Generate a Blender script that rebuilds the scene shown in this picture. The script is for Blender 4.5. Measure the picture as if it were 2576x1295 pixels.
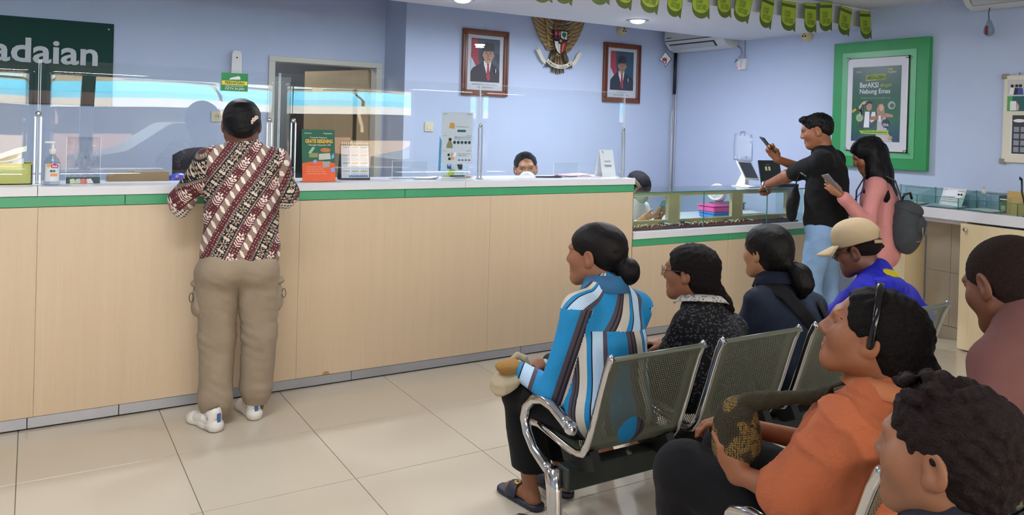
import bpy, math, random
import numpy as np
from mathutils import Vector, Matrix, Euler
random.seed(7)
for o in list(bpy.data.objects): bpy.data.objects.remove(o)
S = bpy.context.scene
COL = S.collection
# ------------------------------------------------------------------ camera
cam = bpy.data.cameras.new('camera'); camo = bpy.data.objects.new('camera', cam); COL.objects.link(camo)
cam.sensor_fit = 'HORIZONTAL'; cam.sensor_width = 36.0
cam.lens = 1980.0 / 2576.0 * 36.0
cam.shift_y = -317.5 / 2576.0
cam.clip_start = 0.05
_M = Matrix(((0.85346897, -0.01989793, -0.52076366), (-0.52039158, 0.02112609, -0.85366638), (0.02798789, 0.99957879, 0.00767574)))
camo.matrix_world = Matrix.Translation((0, 0, 1.5)) @ _M.to_4x4()
S.camera = camo
# ------------------------------------------------------------------ world, sun, exposure
S.view_settings.view_transform = 'Standard'; S.view_settings.look = 'None'
S.view_settings.gamma = 1.0; S.view_settings.use_curve_mapping = False
S.view_settings.exposure = 0.0
W = bpy.data.worlds.new('sky'); S.world = W; W.use_nodes = True
_bg = W.node_tree.nodes['Background']
_bg.inputs['Color'].default_value = (0.80, 0.90, 1.0, 1); _bg.inputs['Strength'].default_value = 1.8
sun = bpy.data.lights.new('sun', 'SUN'); sun.energy = 75.0; sun.angle = 0.02; sun.color = (1, .96, .9)
suno = bpy.data.objects.new('sun', sun); COL.objects.link(suno)
suno.rotation_euler = (math.radians(-48), 0, math.radians(20))
S.cycles.transparent_max_bounces = 32
# ------------------------------------------------------------------ helpers
def lin(c):
    if isinstance(c, str):
        c = c.lstrip('#'); c = [int(c[i:i+2], 16) / 255 for i in (0, 2, 4)]
    return tuple((x / 12.92 if x <= .04045 else ((x + .055) / 1.055) ** 2.4) for x in c[:3]) + (1.0,)
MATS = {}
class NT:
    """small node-tree helper"""
    def __init__(s, m): s.t = m.node_tree; s.n = s.t.nodes; s.l = s.t.links; s.b = s.n['Principled BSDF']
    def node(s, typ, **kw):
        n = s.n.new(typ)
        for k, v in kw.items(): setattr(n, k, v)
        return n
    def link(s, a, b): s.l.new(a, b)
    def inp(s, sock, v):
        if hasattr(v, 'is_linked') or hasattr(v, 'links'): s.l.new(v, sock)
        else: sock.default_value = v
    def math(s, op, a, b=0.0, c=None, clamp=False):
        n = s.node('ShaderNodeMath', operation=op); n.use_clamp = clamp
        s.inp(n.inputs[0], a); s.inp(n.inputs[1], b)
        if c is not None: s.inp(n.inputs[2], c)
        return n.outputs[0]
    def mix(s, f, a, b):
        n = s.node('ShaderNodeMix', data_type='RGBA')
        s.inp(n.inputs[0], f); s.inp(n.inputs[6], a); s.inp(n.inputs[7], b)
        return n.outputs[2]
    def ramp(s, f, stops, const=False):
        n = s.node('ShaderNodeValToRGB'); cr = n.color_ramp
        if const: cr.interpolation = 'CONSTANT'
        while len(cr.elements) < len(stops): cr.elements.new(0.5)
        for e, (p, c) in zip(cr.elements, stops): e.position = p; e.color = c
        s.inp(n.inputs[0], f); return n.outputs[0]
    def coord(s, kind='Object', scale=(1, 1, 1), rot=(0, 0, 0), loc=(0, 0, 0)):
        tc = s.node('ShaderNodeTexCoord'); mp = s.node('ShaderNodeMapping')
        s.link(tc.outputs[kind], mp.inputs[0]); mp.inputs['Scale'].default_value = scale
        mp.inputs['Rotation'].default_value = rot; mp.inputs['Location'].default_value = loc
        return mp.outputs[0]
    def attr(s, name):
        n = s.node('ShaderNodeAttribute', attribute_name=name); return n
    def noise(s, vec, scale=5.0, detail=3.0, rough=.55, dist=0.0):
        n = s.node('ShaderNodeTexNoise'); s.link(vec, n.inputs['Vector'])
        n.inputs['Scale'].default_value = scale; n.inputs['Detail'].default_value = detail
        n.inputs['Roughness'].default_value = rough; n.inputs['Distortion'].default_value = dist
        return n.outputs[0]
    def vor(s, vec, scale=5.0, feature='F1', rnd=1.0):
        n = s.node('ShaderNodeTexVoronoi', feature=feature); s.link(vec, n.inputs['Vector'])
        n.inputs['Scale'].default_value = scale; n.inputs['Randomness'].default_value = rnd
        return n
    def bump(s, h, strength=.3, dist=.01):
        n = s.node('ShaderNodeBump'); s.inp(n.inputs['Height'], h)
        n.inputs['Strength'].default_value = strength; n.inputs['Distance'].default_value = dist
        s.link(n.outputs[0], s.b.inputs['Normal'])
    def col(s, c): s.inp(s.b.inputs['Base Color'], c)
def mat(name, color='#cccccc', rough=.5, metal=0.0, spec=None, emit=None, estr=0.0, trans=0.0, ior=None, alpha=None,
        var=.04, vscale=6.0, bump=0.0, bscale=60.0, coat=0.0):
    if name in MATS: return MATS[name]
    m = bpy.data.materials.new(name); m.use_nodes = True; t = NT(m); b = t.b
    c = lin(color); b.inputs['Roughness'].default_value = rough; b.inputs['Metallic'].default_value = metal
    if spec is not None: b.inputs['Specular IOR Level'].default_value = spec
    if ior: b.inputs['IOR'].default_value = ior
    if trans: b.inputs['Transmission Weight'].default_value = trans
    if alpha is not None: b.inputs['Alpha'].default_value = alpha
    if coat: b.inputs['Coat Weight'].default_value = coat
    if emit: b.inputs['Emission Color'].default_value = lin(emit); b.inputs['Emission Strength'].default_value = estr
    if var > 0:
        v = t.coord('Object'); f = t.noise(v, vscale, 4)
        lo = tuple(max(0, x * (1 - 2 * var)) for x in c[:3]) + (1,); hi = tuple(min(1, x * (1 + 2 * var)) for x in c[:3]) + (1,)
        t.col(t.mix(f, lo, hi))
    else: b.inputs['Base Color'].default_value = c
    if bump > 0:
        v = t.coord('Object'); t.bump(t.noise(v, bscale, 3), bump, .004)
    MATS[name] = m; return m
def custom(name):
    m = bpy.data.materials.new(name); m.use_nodes = True; MATS[name] = m; return m, NT(m)
def tag(o, label=None, cat=None, group=None, kind=None):
    if label: o['label'] = label
    if cat: o['category'] = cat
    if group: o['group'] = group
    if kind: o['kind'] = kind
    return o
def thing(name, label, cat, loc=(0, 0, 0), rz=0.0, group=None):
    o = bpy.data.objects.new(name, None); COL.objects.link(o); o.empty_display_size = .05
    o.location = loc; o.rotation_euler = (0, 0, rz); return tag(o, label, cat, group)
def link(name, me, m=None, parent=None, loc=None, smooth=False):
    o = bpy.data.objects.new(name, me); COL.objects.link(o)
    if m is not None:
        if isinstance(m, (list, tuple)):
            for x in m: me.materials.append(x)
        elif not me.materials: me.materials.append(m)
    if parent: o.parent = parent
    if loc: o.location = loc
    if smooth: me.polygons.foreach_set('use_smooth', [True] * len(me.polygons))
    return o
def copy_tree(o, parent=None):
    c = o.copy(); COL.objects.link(c); c.parent = parent
    for ch in list(o.children): copy_tree(ch, c)
    return c
class MB:
    """collects simple solids and links them as one mesh"""
    def __init__(s): s.v = []; s.f = []; s.mi = []; s.cm = 0; s.sm = []
    def add(s, vs, fs, smooth=False):
        n = len(s.v); s.v += [tuple(v) for v in vs]; s.f += [tuple(i + n for i in f) for f in fs]
        s.mi += [s.cm] * len(fs); s.sm += [smooth] * len(fs); return s
    def box(s, x0, x1, y0, y1, z0, z1, M=None, ch=0.0):
        if ch > 0:
            vs = []; fs = []
            xs = (x0, x1); ys = (y0, y1); zs = (z0, z1)
            idx = {}
            for i in (0, 1):
                for j in (0, 1):
                    for k in (0, 1):
                        sx, sy, sz = (1 - 2 * i), (1 - 2 * j), (1 - 2 * k)
                        for ax in range(3):
                            p = [xs[i] + sx * ch, ys[j] + sy * ch, zs[k] + sz * ch]
                            p[ax] = (xs[i], ys[j], zs[k])[ax]; idx[(i, j, k, ax)] = len(vs); vs.append(p)
            g = lambda i, j, k, ax: idx[(i, j, k, ax)]
            for ax in range(3):
                for s_ in (0, 1):
                    q = []
                    for a, b in ((0, 0), (1, 0), (1, 1), (0, 1)):
                        t = [0, 0, 0]; t[ax] = s_; t[(ax + 1) % 3] = a; t[(ax + 2) % 3] = b; q.append(g(*t, ax))
                    fs.append(q if s_ else q[::-1])
            for ax in range(3):
                b_, c_ = (ax + 1) % 3, (ax + 2) % 3
                for p in (0, 1):
                    for q in (0, 1):
                        t0 = [0, 0, 0]; t0[b_] = p; t0[c_] = q; t1 = list(t0); t1[ax] = 1
                        f = [g(*t0, b_), g(*t1, b_), g(*t1, c_), g(*t0, c_)]
                        fs.append(f if (p ^ q) else f[::-1])
            for i in (0, 1):
                for j in (0, 1):
                    for k in (0, 1):
                        f = [g(i, j, k, 0), g(i, j, k, 1), g(i, j, k, 2)]
                        fs.append(f if (i + j + k) % 2 == 1 else f[::-1])
        else:
            vs = [(x, y, z) for x in (x0, x1) for y in (y0, y1) for z in (z0, z1)]
            fs = [(0, 1, 3, 2), (4, 6, 7, 5), (0, 4, 5, 1), (2, 3, 7, 6), (0, 2, 6, 4), (1, 5, 7, 3)]
        if M is not None: vs = [M @ Vector(v) for v in vs]
        return s.add(vs, fs)
    def cyl(s, a, b, r0, r1=None, n=12, caps=True):
        r1 = r0 if r1 is None else r1; a = Vector(a); b = Vector(b); d = (b - a).normalized()
        u = d.orthogonal().normalized(); w = d.cross(u); vs = []
        for p, r in ((a, r0), (b, r1)):
            for i in range(n):
                t = 2 * math.pi * i / n; vs.append(p + r * (math.cos(t) * u + math.sin(t) * w))
        s.add(vs, [(i, (i + 1) % n, n + (i + 1) % n, n + i) for i in range(n)], True)
        if caps: s.add(vs, [tuple(range(n))[::-1], tuple(range(n, 2 * n))])
        return s
    def tube(s, pts, r, n=8, flat=None, caps=True):
        P = [Vector(p) for p in pts]; m = len(P); R = r if isinstance(r, (list, tuple)) else [r] * m
        vs = []; u = None
        for i, p in enumerate(P):
            d = (P[min(i + 1, m - 1)] - P[max(i - 1, 0)]).normalized()
            if u is None: u = d.orthogonal().normalized() if flat is None else (Vector(flat) - Vector(flat).dot(d) * d).normalized()
            else: u = (u - u.dot(d) * d).normalized()
            w = d.cross(u); rr = R[i] if isinstance(R[i], tuple) else (R[i], R[i])
            for k in range(n):
                t = 2 * math.pi * k / n; vs.append(p + rr[0] * math.cos(t) * u + rr[1] * math.sin(t) * w)
        fs = [(i * n + k, i * n + (k + 1) % n, (i + 1) * n + (k + 1) % n, (i + 1) * n + k) for i in range(m - 1) for k in range(n)]
        if caps: fs += [tuple(range(n))[::-1], tuple(range((m - 1) * n, m * n))]
        return s.add(vs, fs, True)
    def lathe(s, prof, n=20, c=(0, 0, 0), ax='z'):
        vs = []; 
        for r, z in prof:
            for k in range(n):
                t = 2 * math.pi * k / n; p = (r * math.cos(t), r * math.sin(t), z)
                if ax == 'y': p = (p[0], -p[2], p[1])
                if ax == 'x': p = (-p[2], p[1], p[0])
                vs.append((p[0] + c[0], p[1] + c[1], p[2] + c[2]))
        m = len(prof)
        fs = [(i * n + k, i * n + (k + 1) % n, (i + 1) * n + (k + 1) % n, (i + 1) * n + k) for i in range(m - 1) for k in range(n)]
        fs += [tuple(range(n))[::-1], tuple(range((m - 1) * n, m * n))]
        return s.add(vs, fs, True)
    def prism(s, poly, d0, d1, ax='y', M=None):
        """poly of 2D points extruded along ax between d0 and d1. ax y: (x,z); x: (y,z); z: (x,y)"""
        f = {'y': lambda p, d: (p[0], d, p[1]), 'x': lambda p, d: (d, p[0], p[1]), 'z': lambda p, d: (p[0], p[1], d)}[ax]
        n = len(poly); vs = [f(p, d0) for p in poly] + [f(p, d1) for p in poly]
        if M is not None: vs = [M @ Vector(v) for v in vs]
        fs = [(i, (i + 1) % n, n + (i + 1) % n, n + i) for i in range(n)] + [tuple(range(n))[::-1], tuple(range(n, 2 * n))]
        return s.add(vs, fs)
    def sheet(s, grid, th=0.0):
        """grid[i][j] of points -> quad sheet; th>0 gives it thickness along normal"""
        a = len(grid); b = len(grid[0]); vs = [Vector(p) for r in grid for p in r]
        q = [(i * b + j, (i + 1) * b + j, (i + 1) * b + j + 1, i * b + j + 1) for i in range(a - 1) for j in range(b - 1)]
        if th <= 0: return s.add(vs, q, True)
        ns = []
        for i in range(a):
            for j in range(b):
                du = Vector(grid[min(i + 1, a - 1)][j]) - Vector(grid[max(i - 1, 0)][j])
                dv = Vector(grid[i][min(j + 1, b - 1)]) - Vector(grid[i][max(j - 1, 0)])
                ns.append(du.cross(dv).normalized())
        n = len(vs); vs2 = vs + [v - nn * th for v, nn in zip(vs, ns)]
        fs = q + [tuple(k + n for k in f)[::-1] for f in q]
        ring = [j for j in range(b)] + [i * b + b - 1 for i in range(1, a)] + [(a - 1) * b + j for j in range(b - 2, -1, -1)] + [i * b for i in range(a - 2, 0, -1)]
        for k in range(len(ring)):
            p, r = ring[k], ring[(k + 1) % len(ring)]; fs.append((p, r, r + n, p + n))
        return s.add(vs2, fs, True)
    def mesh(s, name):
        me = bpy.data.meshes.new(name); me.from_pydata([tuple(v) for v in s.v], [], s.f)
        me.polygons.foreach_set('material_index', s.mi); me.polygons.foreach_set('use_smooth', s.sm); me.update()
        return me
    def build(s, name, m, parent=None, loc=None, fix=True):
        me = s.mesh(name)
        if fix:
            import bmesh
            bm = bmesh.new(); bm.from_mesh(me); bmesh.ops.recalc_face_normals(bm, faces=bm.faces); bm.to_mesh(me); bm.free()
        return link(name, me, m, parent, loc)
def struct(o): o['kind'] = 'structure'; return o
_fcache = {}
def text_mesh(txt, size=.1, bold=0.0, align='CENTER', th=0.0, shear=0.0, space=1.0, sx=1.0):
    key = (txt, size, bold, align, th, shear, space, sx)
    if key in _fcache: return _fcache[key]
    cu = bpy.data.curves.new('lettering', 'FONT'); cu.body = txt; cu.size = size; cu.align_x = align; cu.align_y = 'CENTER'
    cu.offset = bold; cu.extrude = th; cu.shear = shear; cu.space_character = space; cu.resolution_u = 3
    ob = bpy.data.objects.new('lettering', cu); COL.objects.link(ob); dg = bpy.context.evaluated_depsgraph_get(); dg.update()
    me = bpy.data.meshes.new_from_object(ob.evaluated_get(dg)); bpy.data.objects.remove(ob); bpy.data.curves.remove(cu)
    if sx != 1.0:
        for v in me.vertices: v.co.x *= sx
    me.materials.clear(); _fcache[key] = me; return me
def text(txt, size, M, m, parent, name='lettering', **kw):
    """M: 4x4, text plane local XY mapped by M (in parent space)"""
    me = text_mesh(txt, size, **kw).copy(); me.transform(M); return link(name, me, m, parent)
def facing(normal_axis):
    """matrix whose X runs to the reader's right, Y up, Z out of the wall"""
    if normal_axis == '-y': return Matrix(((1, 0, 0), (0, 0, -1), (0, 1, 0))).to_4x4()
    if normal_axis == '-x': return Matrix(((0, 0, -1), (-1, 0, 0), (0, 1, 0))).to_4x4()
    if normal_axis == '+z': return Matrix.Identity(4)
def T(x, y, z): return Matrix.Translation((x, y, z))
def flat(pts, m, parent, M, name='print', d=.0008):
    """thin printed shape: 2D polygon in the plane of M"""
    b = MB(); b.prism(pts, 0, d, 'z', M); return b.build(name, m, parent)
def rect(x0, x1, y0, y1): return [(x0, y0), (x1, y0), (x1, y1), (x0, y1)]
def circ(cx, cy, r, n=16, ry=None): return [(cx + r * math.cos(2 * math.pi * k / n), cy + (ry or r) * math.sin(2 * math.pi * k / n)) for k in range(n)]
# ------------------------------------------------------------------ materials of the room
def m_wall():
    m, t = custom('wall_paint'); v = t.coord('Object'); n = t.noise(v, .9, 3); n2 = t.noise(v, 5, 4)
    c = t.mix(n, lin('#b1bfdb'), lin('#c1cee5')); c = t.mix(t.math('MULTIPLY', n2, .18), c, lin('#a9b3ce')); t.col(c)
    t.b.inputs['Roughness'].default_value = .62; t.b.inputs['Specular IOR Level'].default_value = .3
    t.bump(t.noise(v, 90, 2), .05, .004); return m
def m_tile():
    m, t = custom('porcelain_tile'); v = t.coord('Object'); oi = t.node('ShaderNodeObjectInfo')
    n = t.noise(v, 2.2, 5); n2 = t.noise(v, 60, 3)
    c = t.mix(n, lin('#bfb5a3'), lin('#cac0ae')); c = t.mix(t.math('MULTIPLY', n2, .25), c, lin('#bdb29d'))
    c = t.mix(t.math('MULTIPLY', oi.outputs['Random'], .25), c, lin('#cfc6b6')); t.col(c)
    t.inp(t.b.inputs['Roughness'], t.math('MULTIPLY_ADD', n, .08, .12)); return m
def m_lam(name, c1='#c1ac90', c2='#cfbb9f', rot=0):
    m, t = custom(name); v = t.coord('Object', (26, 26, .9)); v2 = t.coord('Object', (110, 110, 3.2)); v3 = t.coord('Object')
    g = t.noise(v, 1.0, 5, .6, .3); f = t.noise(v2, 1.0, 4, .65); w = t.noise(v3, 1.3, 2)
    c = t.mix(g, lin(c1), lin(c2)); c = t.mix(t.math('MULTIPLY', t.math('GREATER_THAN', f, .6), .22), c, lin('#b49c7c'))
    c = t.mix(t.math('MULTIPLY', w, .2), c, lin('#d6bfa0')); t.col(c)
    t.b.inputs['Roughness'].default_value = .38; return m
M_WALL = m_wall(); M_TILE = m_tile(); M_LAM = m_lam('birch_laminate'); M_LAM2 = m_lam('cream_laminate', '#d9c79f', '#e3d3ae')
M_WHITE = mat('white_laminate', '#d9dae0', .25, var=.02)
M_GREEN = mat('green_laminate', '#3f9a6b', .35, var=.05)
M_CEIL = mat('ceiling_white', '#d3d3d6', .8, var=.02)
M_GROUT = mat('grout', '#8f877a', .9, var=.06)
M_CHROME = mat('chrome', '#cfcfd2', .12, 1.0, var=.03, vscale=30)
M_STEEL = mat('brushed_steel', '#a9abad', .35, 1.0, var=.05)
M_ALU = mat('kick_aluminium', '#a9adb6', .38, .55, var=.05)
M_BLACK = mat('black_plastic', '#141416', .4, var=.05)
M_DARK = mat('dark_gap', '#1a1612', .9, var=0)
M_PAPER = mat('white_paper', '#e9eaee', .6, var=.02)
M_CREAM = mat('cream_plastic', '#d8d0b4', .4, var=.04)
M_OFFW = mat('white_plastic', '#dcdcdc', .35, var=.03)
def m_acrylic(name, rough=0.0, tint='#fbfdfd', f0=.045):
    """clear sheet: thin, lets light straight through, mirrors by Fresnel"""
    m = bpy.data.materials.new(name); m.use_nodes = True; t = m.node_tree; t.nodes.clear()
    out = t.nodes.new('ShaderNodeOutputMaterial'); tr = t.nodes.new('ShaderNodeBsdfTransparent'); gl = t.nodes.new('ShaderNodeBsdfGlossy')
    gl.inputs['Roughness'].default_value = rough; tr.inputs[0].default_value = lin(tint)
    ge = t.nodes.new('ShaderNodeNewGeometry'); dp = t.nodes.new('ShaderNodeVectorMath'); dp.operation = 'DOT_PRODUCT'
    t.links.new(ge.outputs['Normal'], dp.inputs[0]); t.links.new(ge.outputs['Incoming'], dp.inputs[1])
    def mm(op, x, y):
        n = t.nodes.new('ShaderNodeMath'); n.operation = op
        for i, v in enumerate((x, y)):
            if isinstance(v, (int, float)): n.inputs[i].default_value = v
            else: t.links.new(v, n.inputs[i])
        return n.outputs[0]
    fr = mm('MULTIPLY_ADD', mm('POWER', mm('SUBTRACT', 1.0, mm('ABSOLUTE', dp.outputs['Value'], 0)), 5.0), 1 - f0); fr.node.inputs[2].default_value = f0
    mx = t.nodes.new('ShaderNodeMixShader')
    t.links.new(fr, mx.inputs[0]); t.links.new(tr.outputs[0], mx.inputs[1]); t.links.new(gl.outputs[0], mx.inputs[2])
    t.links.new(mx.outputs[0], out.inputs[0]); MATS[name] = m; return m
M_ACR = m_acrylic('clear_acrylic'); M_GLASS = m_acrylic('clear_glass', 0, '#f1f9f6'); M_GEDGE = mat('glass_edge', '#3f7f74', .15, var=0, alpha=.75)
M_AEDGE = mat('acrylic_edge', '#dfe9ee', .2, var=0)
# ------------------------------------------------------------------ room shell
XR, YB, YL, XJ, YF, XL, ZC, ZR = 5.9, 6.35, 6.82, 2.764, -2.8, -3.2, 2.54, 2.95
floor = struct(MB().box(XL, XR, YF, YL, -.12, -.006).build('floor', M_GROUT))
TX, TY, TX0, TY0 = .608, .5855, -.026, 3.716
_tm = MB().box(-TX / 2 + .0016, TX / 2 - .0016, -TY / 2 + .0016, TY / 2 - .0016, -.006, 0, ch=.0006).mesh('tile'); _tm.materials.append(M_TILE)
for i in range(-6, 11):
    for j in range(-12, 2):
        cx, cy = TX0 + (i + .5) * TX, TY0 + (j + .5) * TY
        x0, x1, y0, y1 = max(cx - TX / 2, XL), min(cx + TX / 2, XR), max(cy - TY / 2, YF), cy + TY / 2
        if x1 - x0 < .05 or y1 - y0 < .05: continue
        if x1 - x0 > TX - .01 and y1 - y0 > TY - .01: link('tile', _tm, None, floor, (cx, cy, 0))
        else: MB().box(x0 + .0016, x1 - .0016, y0 + .0016, y1 - .0016, -.006, 0, ch=.0012).build('tile', M_TILE, floor)
struct(MB().box(XJ, XR + .1, YB, YB + .6, -.12, 3.0).build('wall_back', M_WALL))
wl = MB(); DX0, DX1, DZ = 1.76, 2.685, 1.99
wl.box(XL, DX0, YL, YL + .12, -.12, 3.0).box(DX1, XJ + .02, YL, YL + .12, -.12, 3.0).box(DX0, DX1, YL, YL + .12, DZ, 3.0)
struct(wl.build('wall_back_recessed', M_WALL))
struct(MB().box(XR, XR + .12, YF, YL + .1, -.12, 3.0).build('wall_right', M_WALL))
struct(MB().box(XL - .12, XL, YF, YL + .1, -.12, 3.0).build('wall_left', M_WALL))
wf = MB(); OX0, OX1, OZ = -2.4, 5.0, 2.42
wf.box(XL - .12, OX0, YF - .15, YF, -.12, 3.0).box(OX1, XR + .12, YF - .15, YF, -.12, 3.0).box(OX0, OX1, YF - .15, YF, OZ, 3.0)
struct(wf.build('wall_front', M_WALL))
struct(MB().box(XL, XR, YF, 4.05, ZC, ZC + .1).build('ceiling', M_CEIL))
struct(MB().box(XL, XR, 5.38, YL + .12, ZR, ZR + .1).build('ceiling_rear', M_CEIL))
bm_ = MB().box(XL, XR, 4.05, 5.40, 2.388, ZR + .1)
struct(bm_.build('ceiling_beam', M_CEIL))
for k, (a, b) in enumerate(((3.09, 3.30), (3.302, 3.49), (3.74, 3.95))):
    for z0, z1 in ((.088, .488), (.490, .90)): MB().box(XR - .010, XR, a, b, z0, z1, ch=.001).build('tile', mat('wall_tile_cream', '#c9c1b2', .25, var=.03), bpy.data.objects['wall_right'])
# skirting at the foot of the right wall, seen under the shelf
struct(MB().box(XR - .012, XR, YF, 4.25, 0, .085).build('baseboard_right', M_TILE))
# ------------------------------------------------------------------ the street outside (mirrored by the counter shields)
M_ASPH = mat('asphalt', '#6a6763', .9); M_FACADE = mat('sunlit_plaster', '#e8e4d6', .8); M_AWB = mat('awning_blue', '#66b8d8', .7)
M_CARP = mat('dark_car_paint', '#2c2a2c', .25); M_BRK = mat('brown_shutter', '#7a5a44', .7); M_PILL = mat('green_pillar_paint', '#4fae78', .6)
struct(MB().box(-16, 26, -17, YF - .15, -.25, -.1).build('street_ground', M_ASPH))
fac = thing('shop_building', 'pale shop building across the street with blue awning', 'building', (3, -13, -.1))
MB().box(-16, 16, -2, -1.0, 0, 5.2).build('wall', mat('facade_tan', '#a08a72', .8), fac)
for k in range(6): MB().box(-13 + k * 5, -10.2 + k * 5, -1.0, -.9, 0, 2.0).build('shutter', M_BRK, fac)
aw = MB()
for k in range(9): aw.prism([(-1.0, 2.42), (-.2, 2.16), (-.2, 2.0), (-.25, 2.0), (-.25, 2.14), (-1.0, 2.37)], -15.5 + k * 3.4, -12.2 + k * 3.4, 'x')
aw.build('awning', M_AWB, fac)
MB().box(-16, 16, -.22, -.19, 1.78, 1.999).build('valance', mat('white_fascia', '#f4f4f0', .7), fac)
for k in range(14):
    if k % 4 != 2: MB().box(-15.8 + k * 2.2, -13.9 + k * 2.2, -1.05, -.95, 2.50, 2.98).build('sign_panel', MATS['white_fascia'], fac)
for k, x in enumerate((-3.5, 3.2, 8.4)):
    car = thing('parked_car', ['dark parked car outside left of the shopfront', 'dark parked car outside the middle of the shopfront', 'dark parked car outside right of the shopfront'][k], 'car', (x, -7.4, -.1), group='parked cars outside')
    MB().prism([(-2.1, .3), (-2.1, .8), (-1.4, .95), (-.8, 1.45), (.9, 1.45), (1.5, 1.0), (2.1, .9), (2.1, .3)], -.8, .8, 'y').build('car_body', M_CARP, car)
    for sx in (-1.35, 1.35):
        for sy in (-.78, .62): MB().cyl((sx, sy, .3), (sx, sy + .16, .3), .3, n=16).build('wheel', M_BLACK, car)
for k, x in enumerate((0.9, 3.15)):
    o = struct(MB().box(x - .07, x + .07, YF - .12, YF - .02, 0, OZ).build('trim_%d' % (k + 1), M_PILL if k else M_OFFW))
# daylight portal in the shopfront opening
pl = bpy.data.lights.new('shopfront_portal', 'AREA'); pl.shape = 'RECTANGLE'; pl.size = OX1 - OX0; pl.size_y = OZ; pl.cycles.is_portal = True
po = bpy.data.objects.new('shopfront_portal', pl); COL.objects.link(po); po.location = ((OX0 + OX1) / 2, YF - .16, OZ / 2); po.rotation_euler = (math.radians(90), 0, math.radians(180))
# ------------------------------------------------------------------ ceiling lamps
M_LED = mat('led_diffuser', '#ffffff', .5, var=0, emit='#f6f8ff', estr=6.0)
def led_panel(x, y, e, label):
    t = thing('ceiling_light', label, 'ceiling light', (x, y, ZC), group='flush ceiling lights of the hall')
    MB().box(-.62, .62, -.17, .17, -.045, 0, ch=.008).build('frame', M_OFFW, t)
    MB().box(-.59, .59, -.14, .14, -.05, -.0452).build('diffuser', M_LED, t)
    l = bpy.data.lights.new('lamp', 'AREA'); l.shape = 'RECTANGLE'; l.size = 1.15; l.size_y = .26; l.energy = e; l.color = (.97, .98, 1.0)
    o = bpy.data.objects.new('lamp', l); COL.objects.link(o); o.parent = t; o.location = (0, 0, -.056)
for k, (x, y, e) in enumerate(((0.2, 2.6, 26), (3.3, 2.9, 24), (0.2, .2, 10), (3.6, -.6, 3), (-1.9, 1.2, 12))):
    led_panel(x, y, e, ['long flush ceiling light above the customer at the counter', 'long flush ceiling light above the first row of seats', 'long flush ceiling light near the room centre', 'long flush ceiling light near the shopfront', 'long flush ceiling light near the left wall'][k])
def downlight(x, y, e, label):
    t = thing('downlight', label, 'downlight', (x, y, 2.388), group='recessed downlights in the ceiling beam')
    MB().lathe([(.092, 0), (.092, -.004), (.078, -.007), (.066, -.004), (.062, .0)], 28).build('trim_ring', M_STEEL, t)
    MB().lathe([(.058, -.002), (.055, -.014), (.040, -.022), (.018, -.026)], 24).build('bulb', mat('downlight_glow', '#ffffff', .5, var=0, emit='#eef2ff', estr=40), t)
    l = bpy.data.lights.new('lamp', 'AREA'); l.shape = 'DISK'; l.size = .09; l.energy = e; l.color = (.86, .9, 1.0)
    o = bpy.data.objects.new('lamp', l); COL.objects.link(o); o.parent = t; o.location = (0, 0, -.035)
for k, x in enumerate((4.22, 2.60, .98, -.64)):
    downlight(x, 4.99, 44 if k == 0 else (20 if k == 1 else 14), ['glowing recessed downlight in the white beam above the eagle emblem', 'recessed downlight in the beam at the top edge above the first portrait', 'recessed downlight in the beam above the door', 'recessed downlight in the beam above the green sign'][k])
# ------------------------------------------------------------------ main service counter
YC = 4.318; ZT = 1.147; XE = 3.662; XS = -3.0
ctr = thing('service_counter', 'long birch laminate service counter with green stripe and aluminium kick strip', 'counter', (0, YC, 0))
seams = [XS, -1.19, .032, 1.275, 2.49, XE]
for a, b in zip(seams[:-1], seams[1:]):
    MB().box(a + .0005, b - .0005, 0, .022, .062, 1.05, ch=.0005).build('panel', M_LAM, ctr)
MB().box(XS, XE - .004, .022, .30, .062, 1.1).build('carcass', M_LAM, ctr)
MB().box(XE - .004, XE, 0, .38, .062, 1.1).build('end_panel', M_LAM, ctr)
gs = [XS, -1.1, .401, 1.9, XE]
for a, b in zip(gs[:-1], gs[1:]): MB().box(a + .0015, b - .0015, -.003, .02, 1.053, 1.102, ch=.001).build('green_strip', M_GREEN, ctr)
ks = [XS, -.9, .008, .396, 1.6, 2.75, XE]
for a, b in zip(ks[:-1], ks[1:]): MB().box(a + .0015, b - .0015, .004, .016, .008, .060, ch=.0015).build('kick_strip', M_ALU, ctr)
MB().box(XS, XE, .02, .3, 0, .062).build('plinth', M_DARK, ctr)
MB().prism([(-.022, 0), (.022, 0), (.012, .016), (-.004, .019), (-.018, .012)], -.0012, .004, 'y').build('chipped_edge', mat('raw_chipboard', '#a98553', .9), ctr, (1.448, 0, .0625))
top = thing('counter_top', 'white laminate counter top with square front edge', 'counter top', (0, YC, ZT))
for a, b in ((XS, .028), (.030, 2.30), (2.302, XE + .002)): MB().box(a, b, -.012, .40, -.043, 0, ch=.0015).build('slab', M_WHITE, top)
# ------------------------------------------------------------------ lower display counter
dc = thing('display_counter', 'lower birch laminate counter with white ledge under the jewellery case', 'counter', (0, YC, 0))
for a, b in ((XE + .002, 4.62), (4.622, 5.585)):
    MB().box(a, b, 0, .022, .062, .66, ch=.0008).build('panel', M_LAM, dc)
    MB().box(a, b, -.003, .02, .661, .712, ch=.001).build('green_strip', M_GREEN, dc)
MB().box(XE + .002, 5.58, .022, .42, .062, .712).build('carcass', M_LAM, dc)
MB().box(XE + .002, 5.59, -.012, .44, .712, .763, ch=.0015).build('white_ledge', M_WHITE, dc)
MB().box(XE + .002, 5.58, .004, .016, .008, .060, ch=.0015).build('kick_strip', M_ALU, dc)
MB().box(XE + .002, 5.58, .02, .3, 0, .062).build('plinth', M_DARK, dc)
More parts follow.
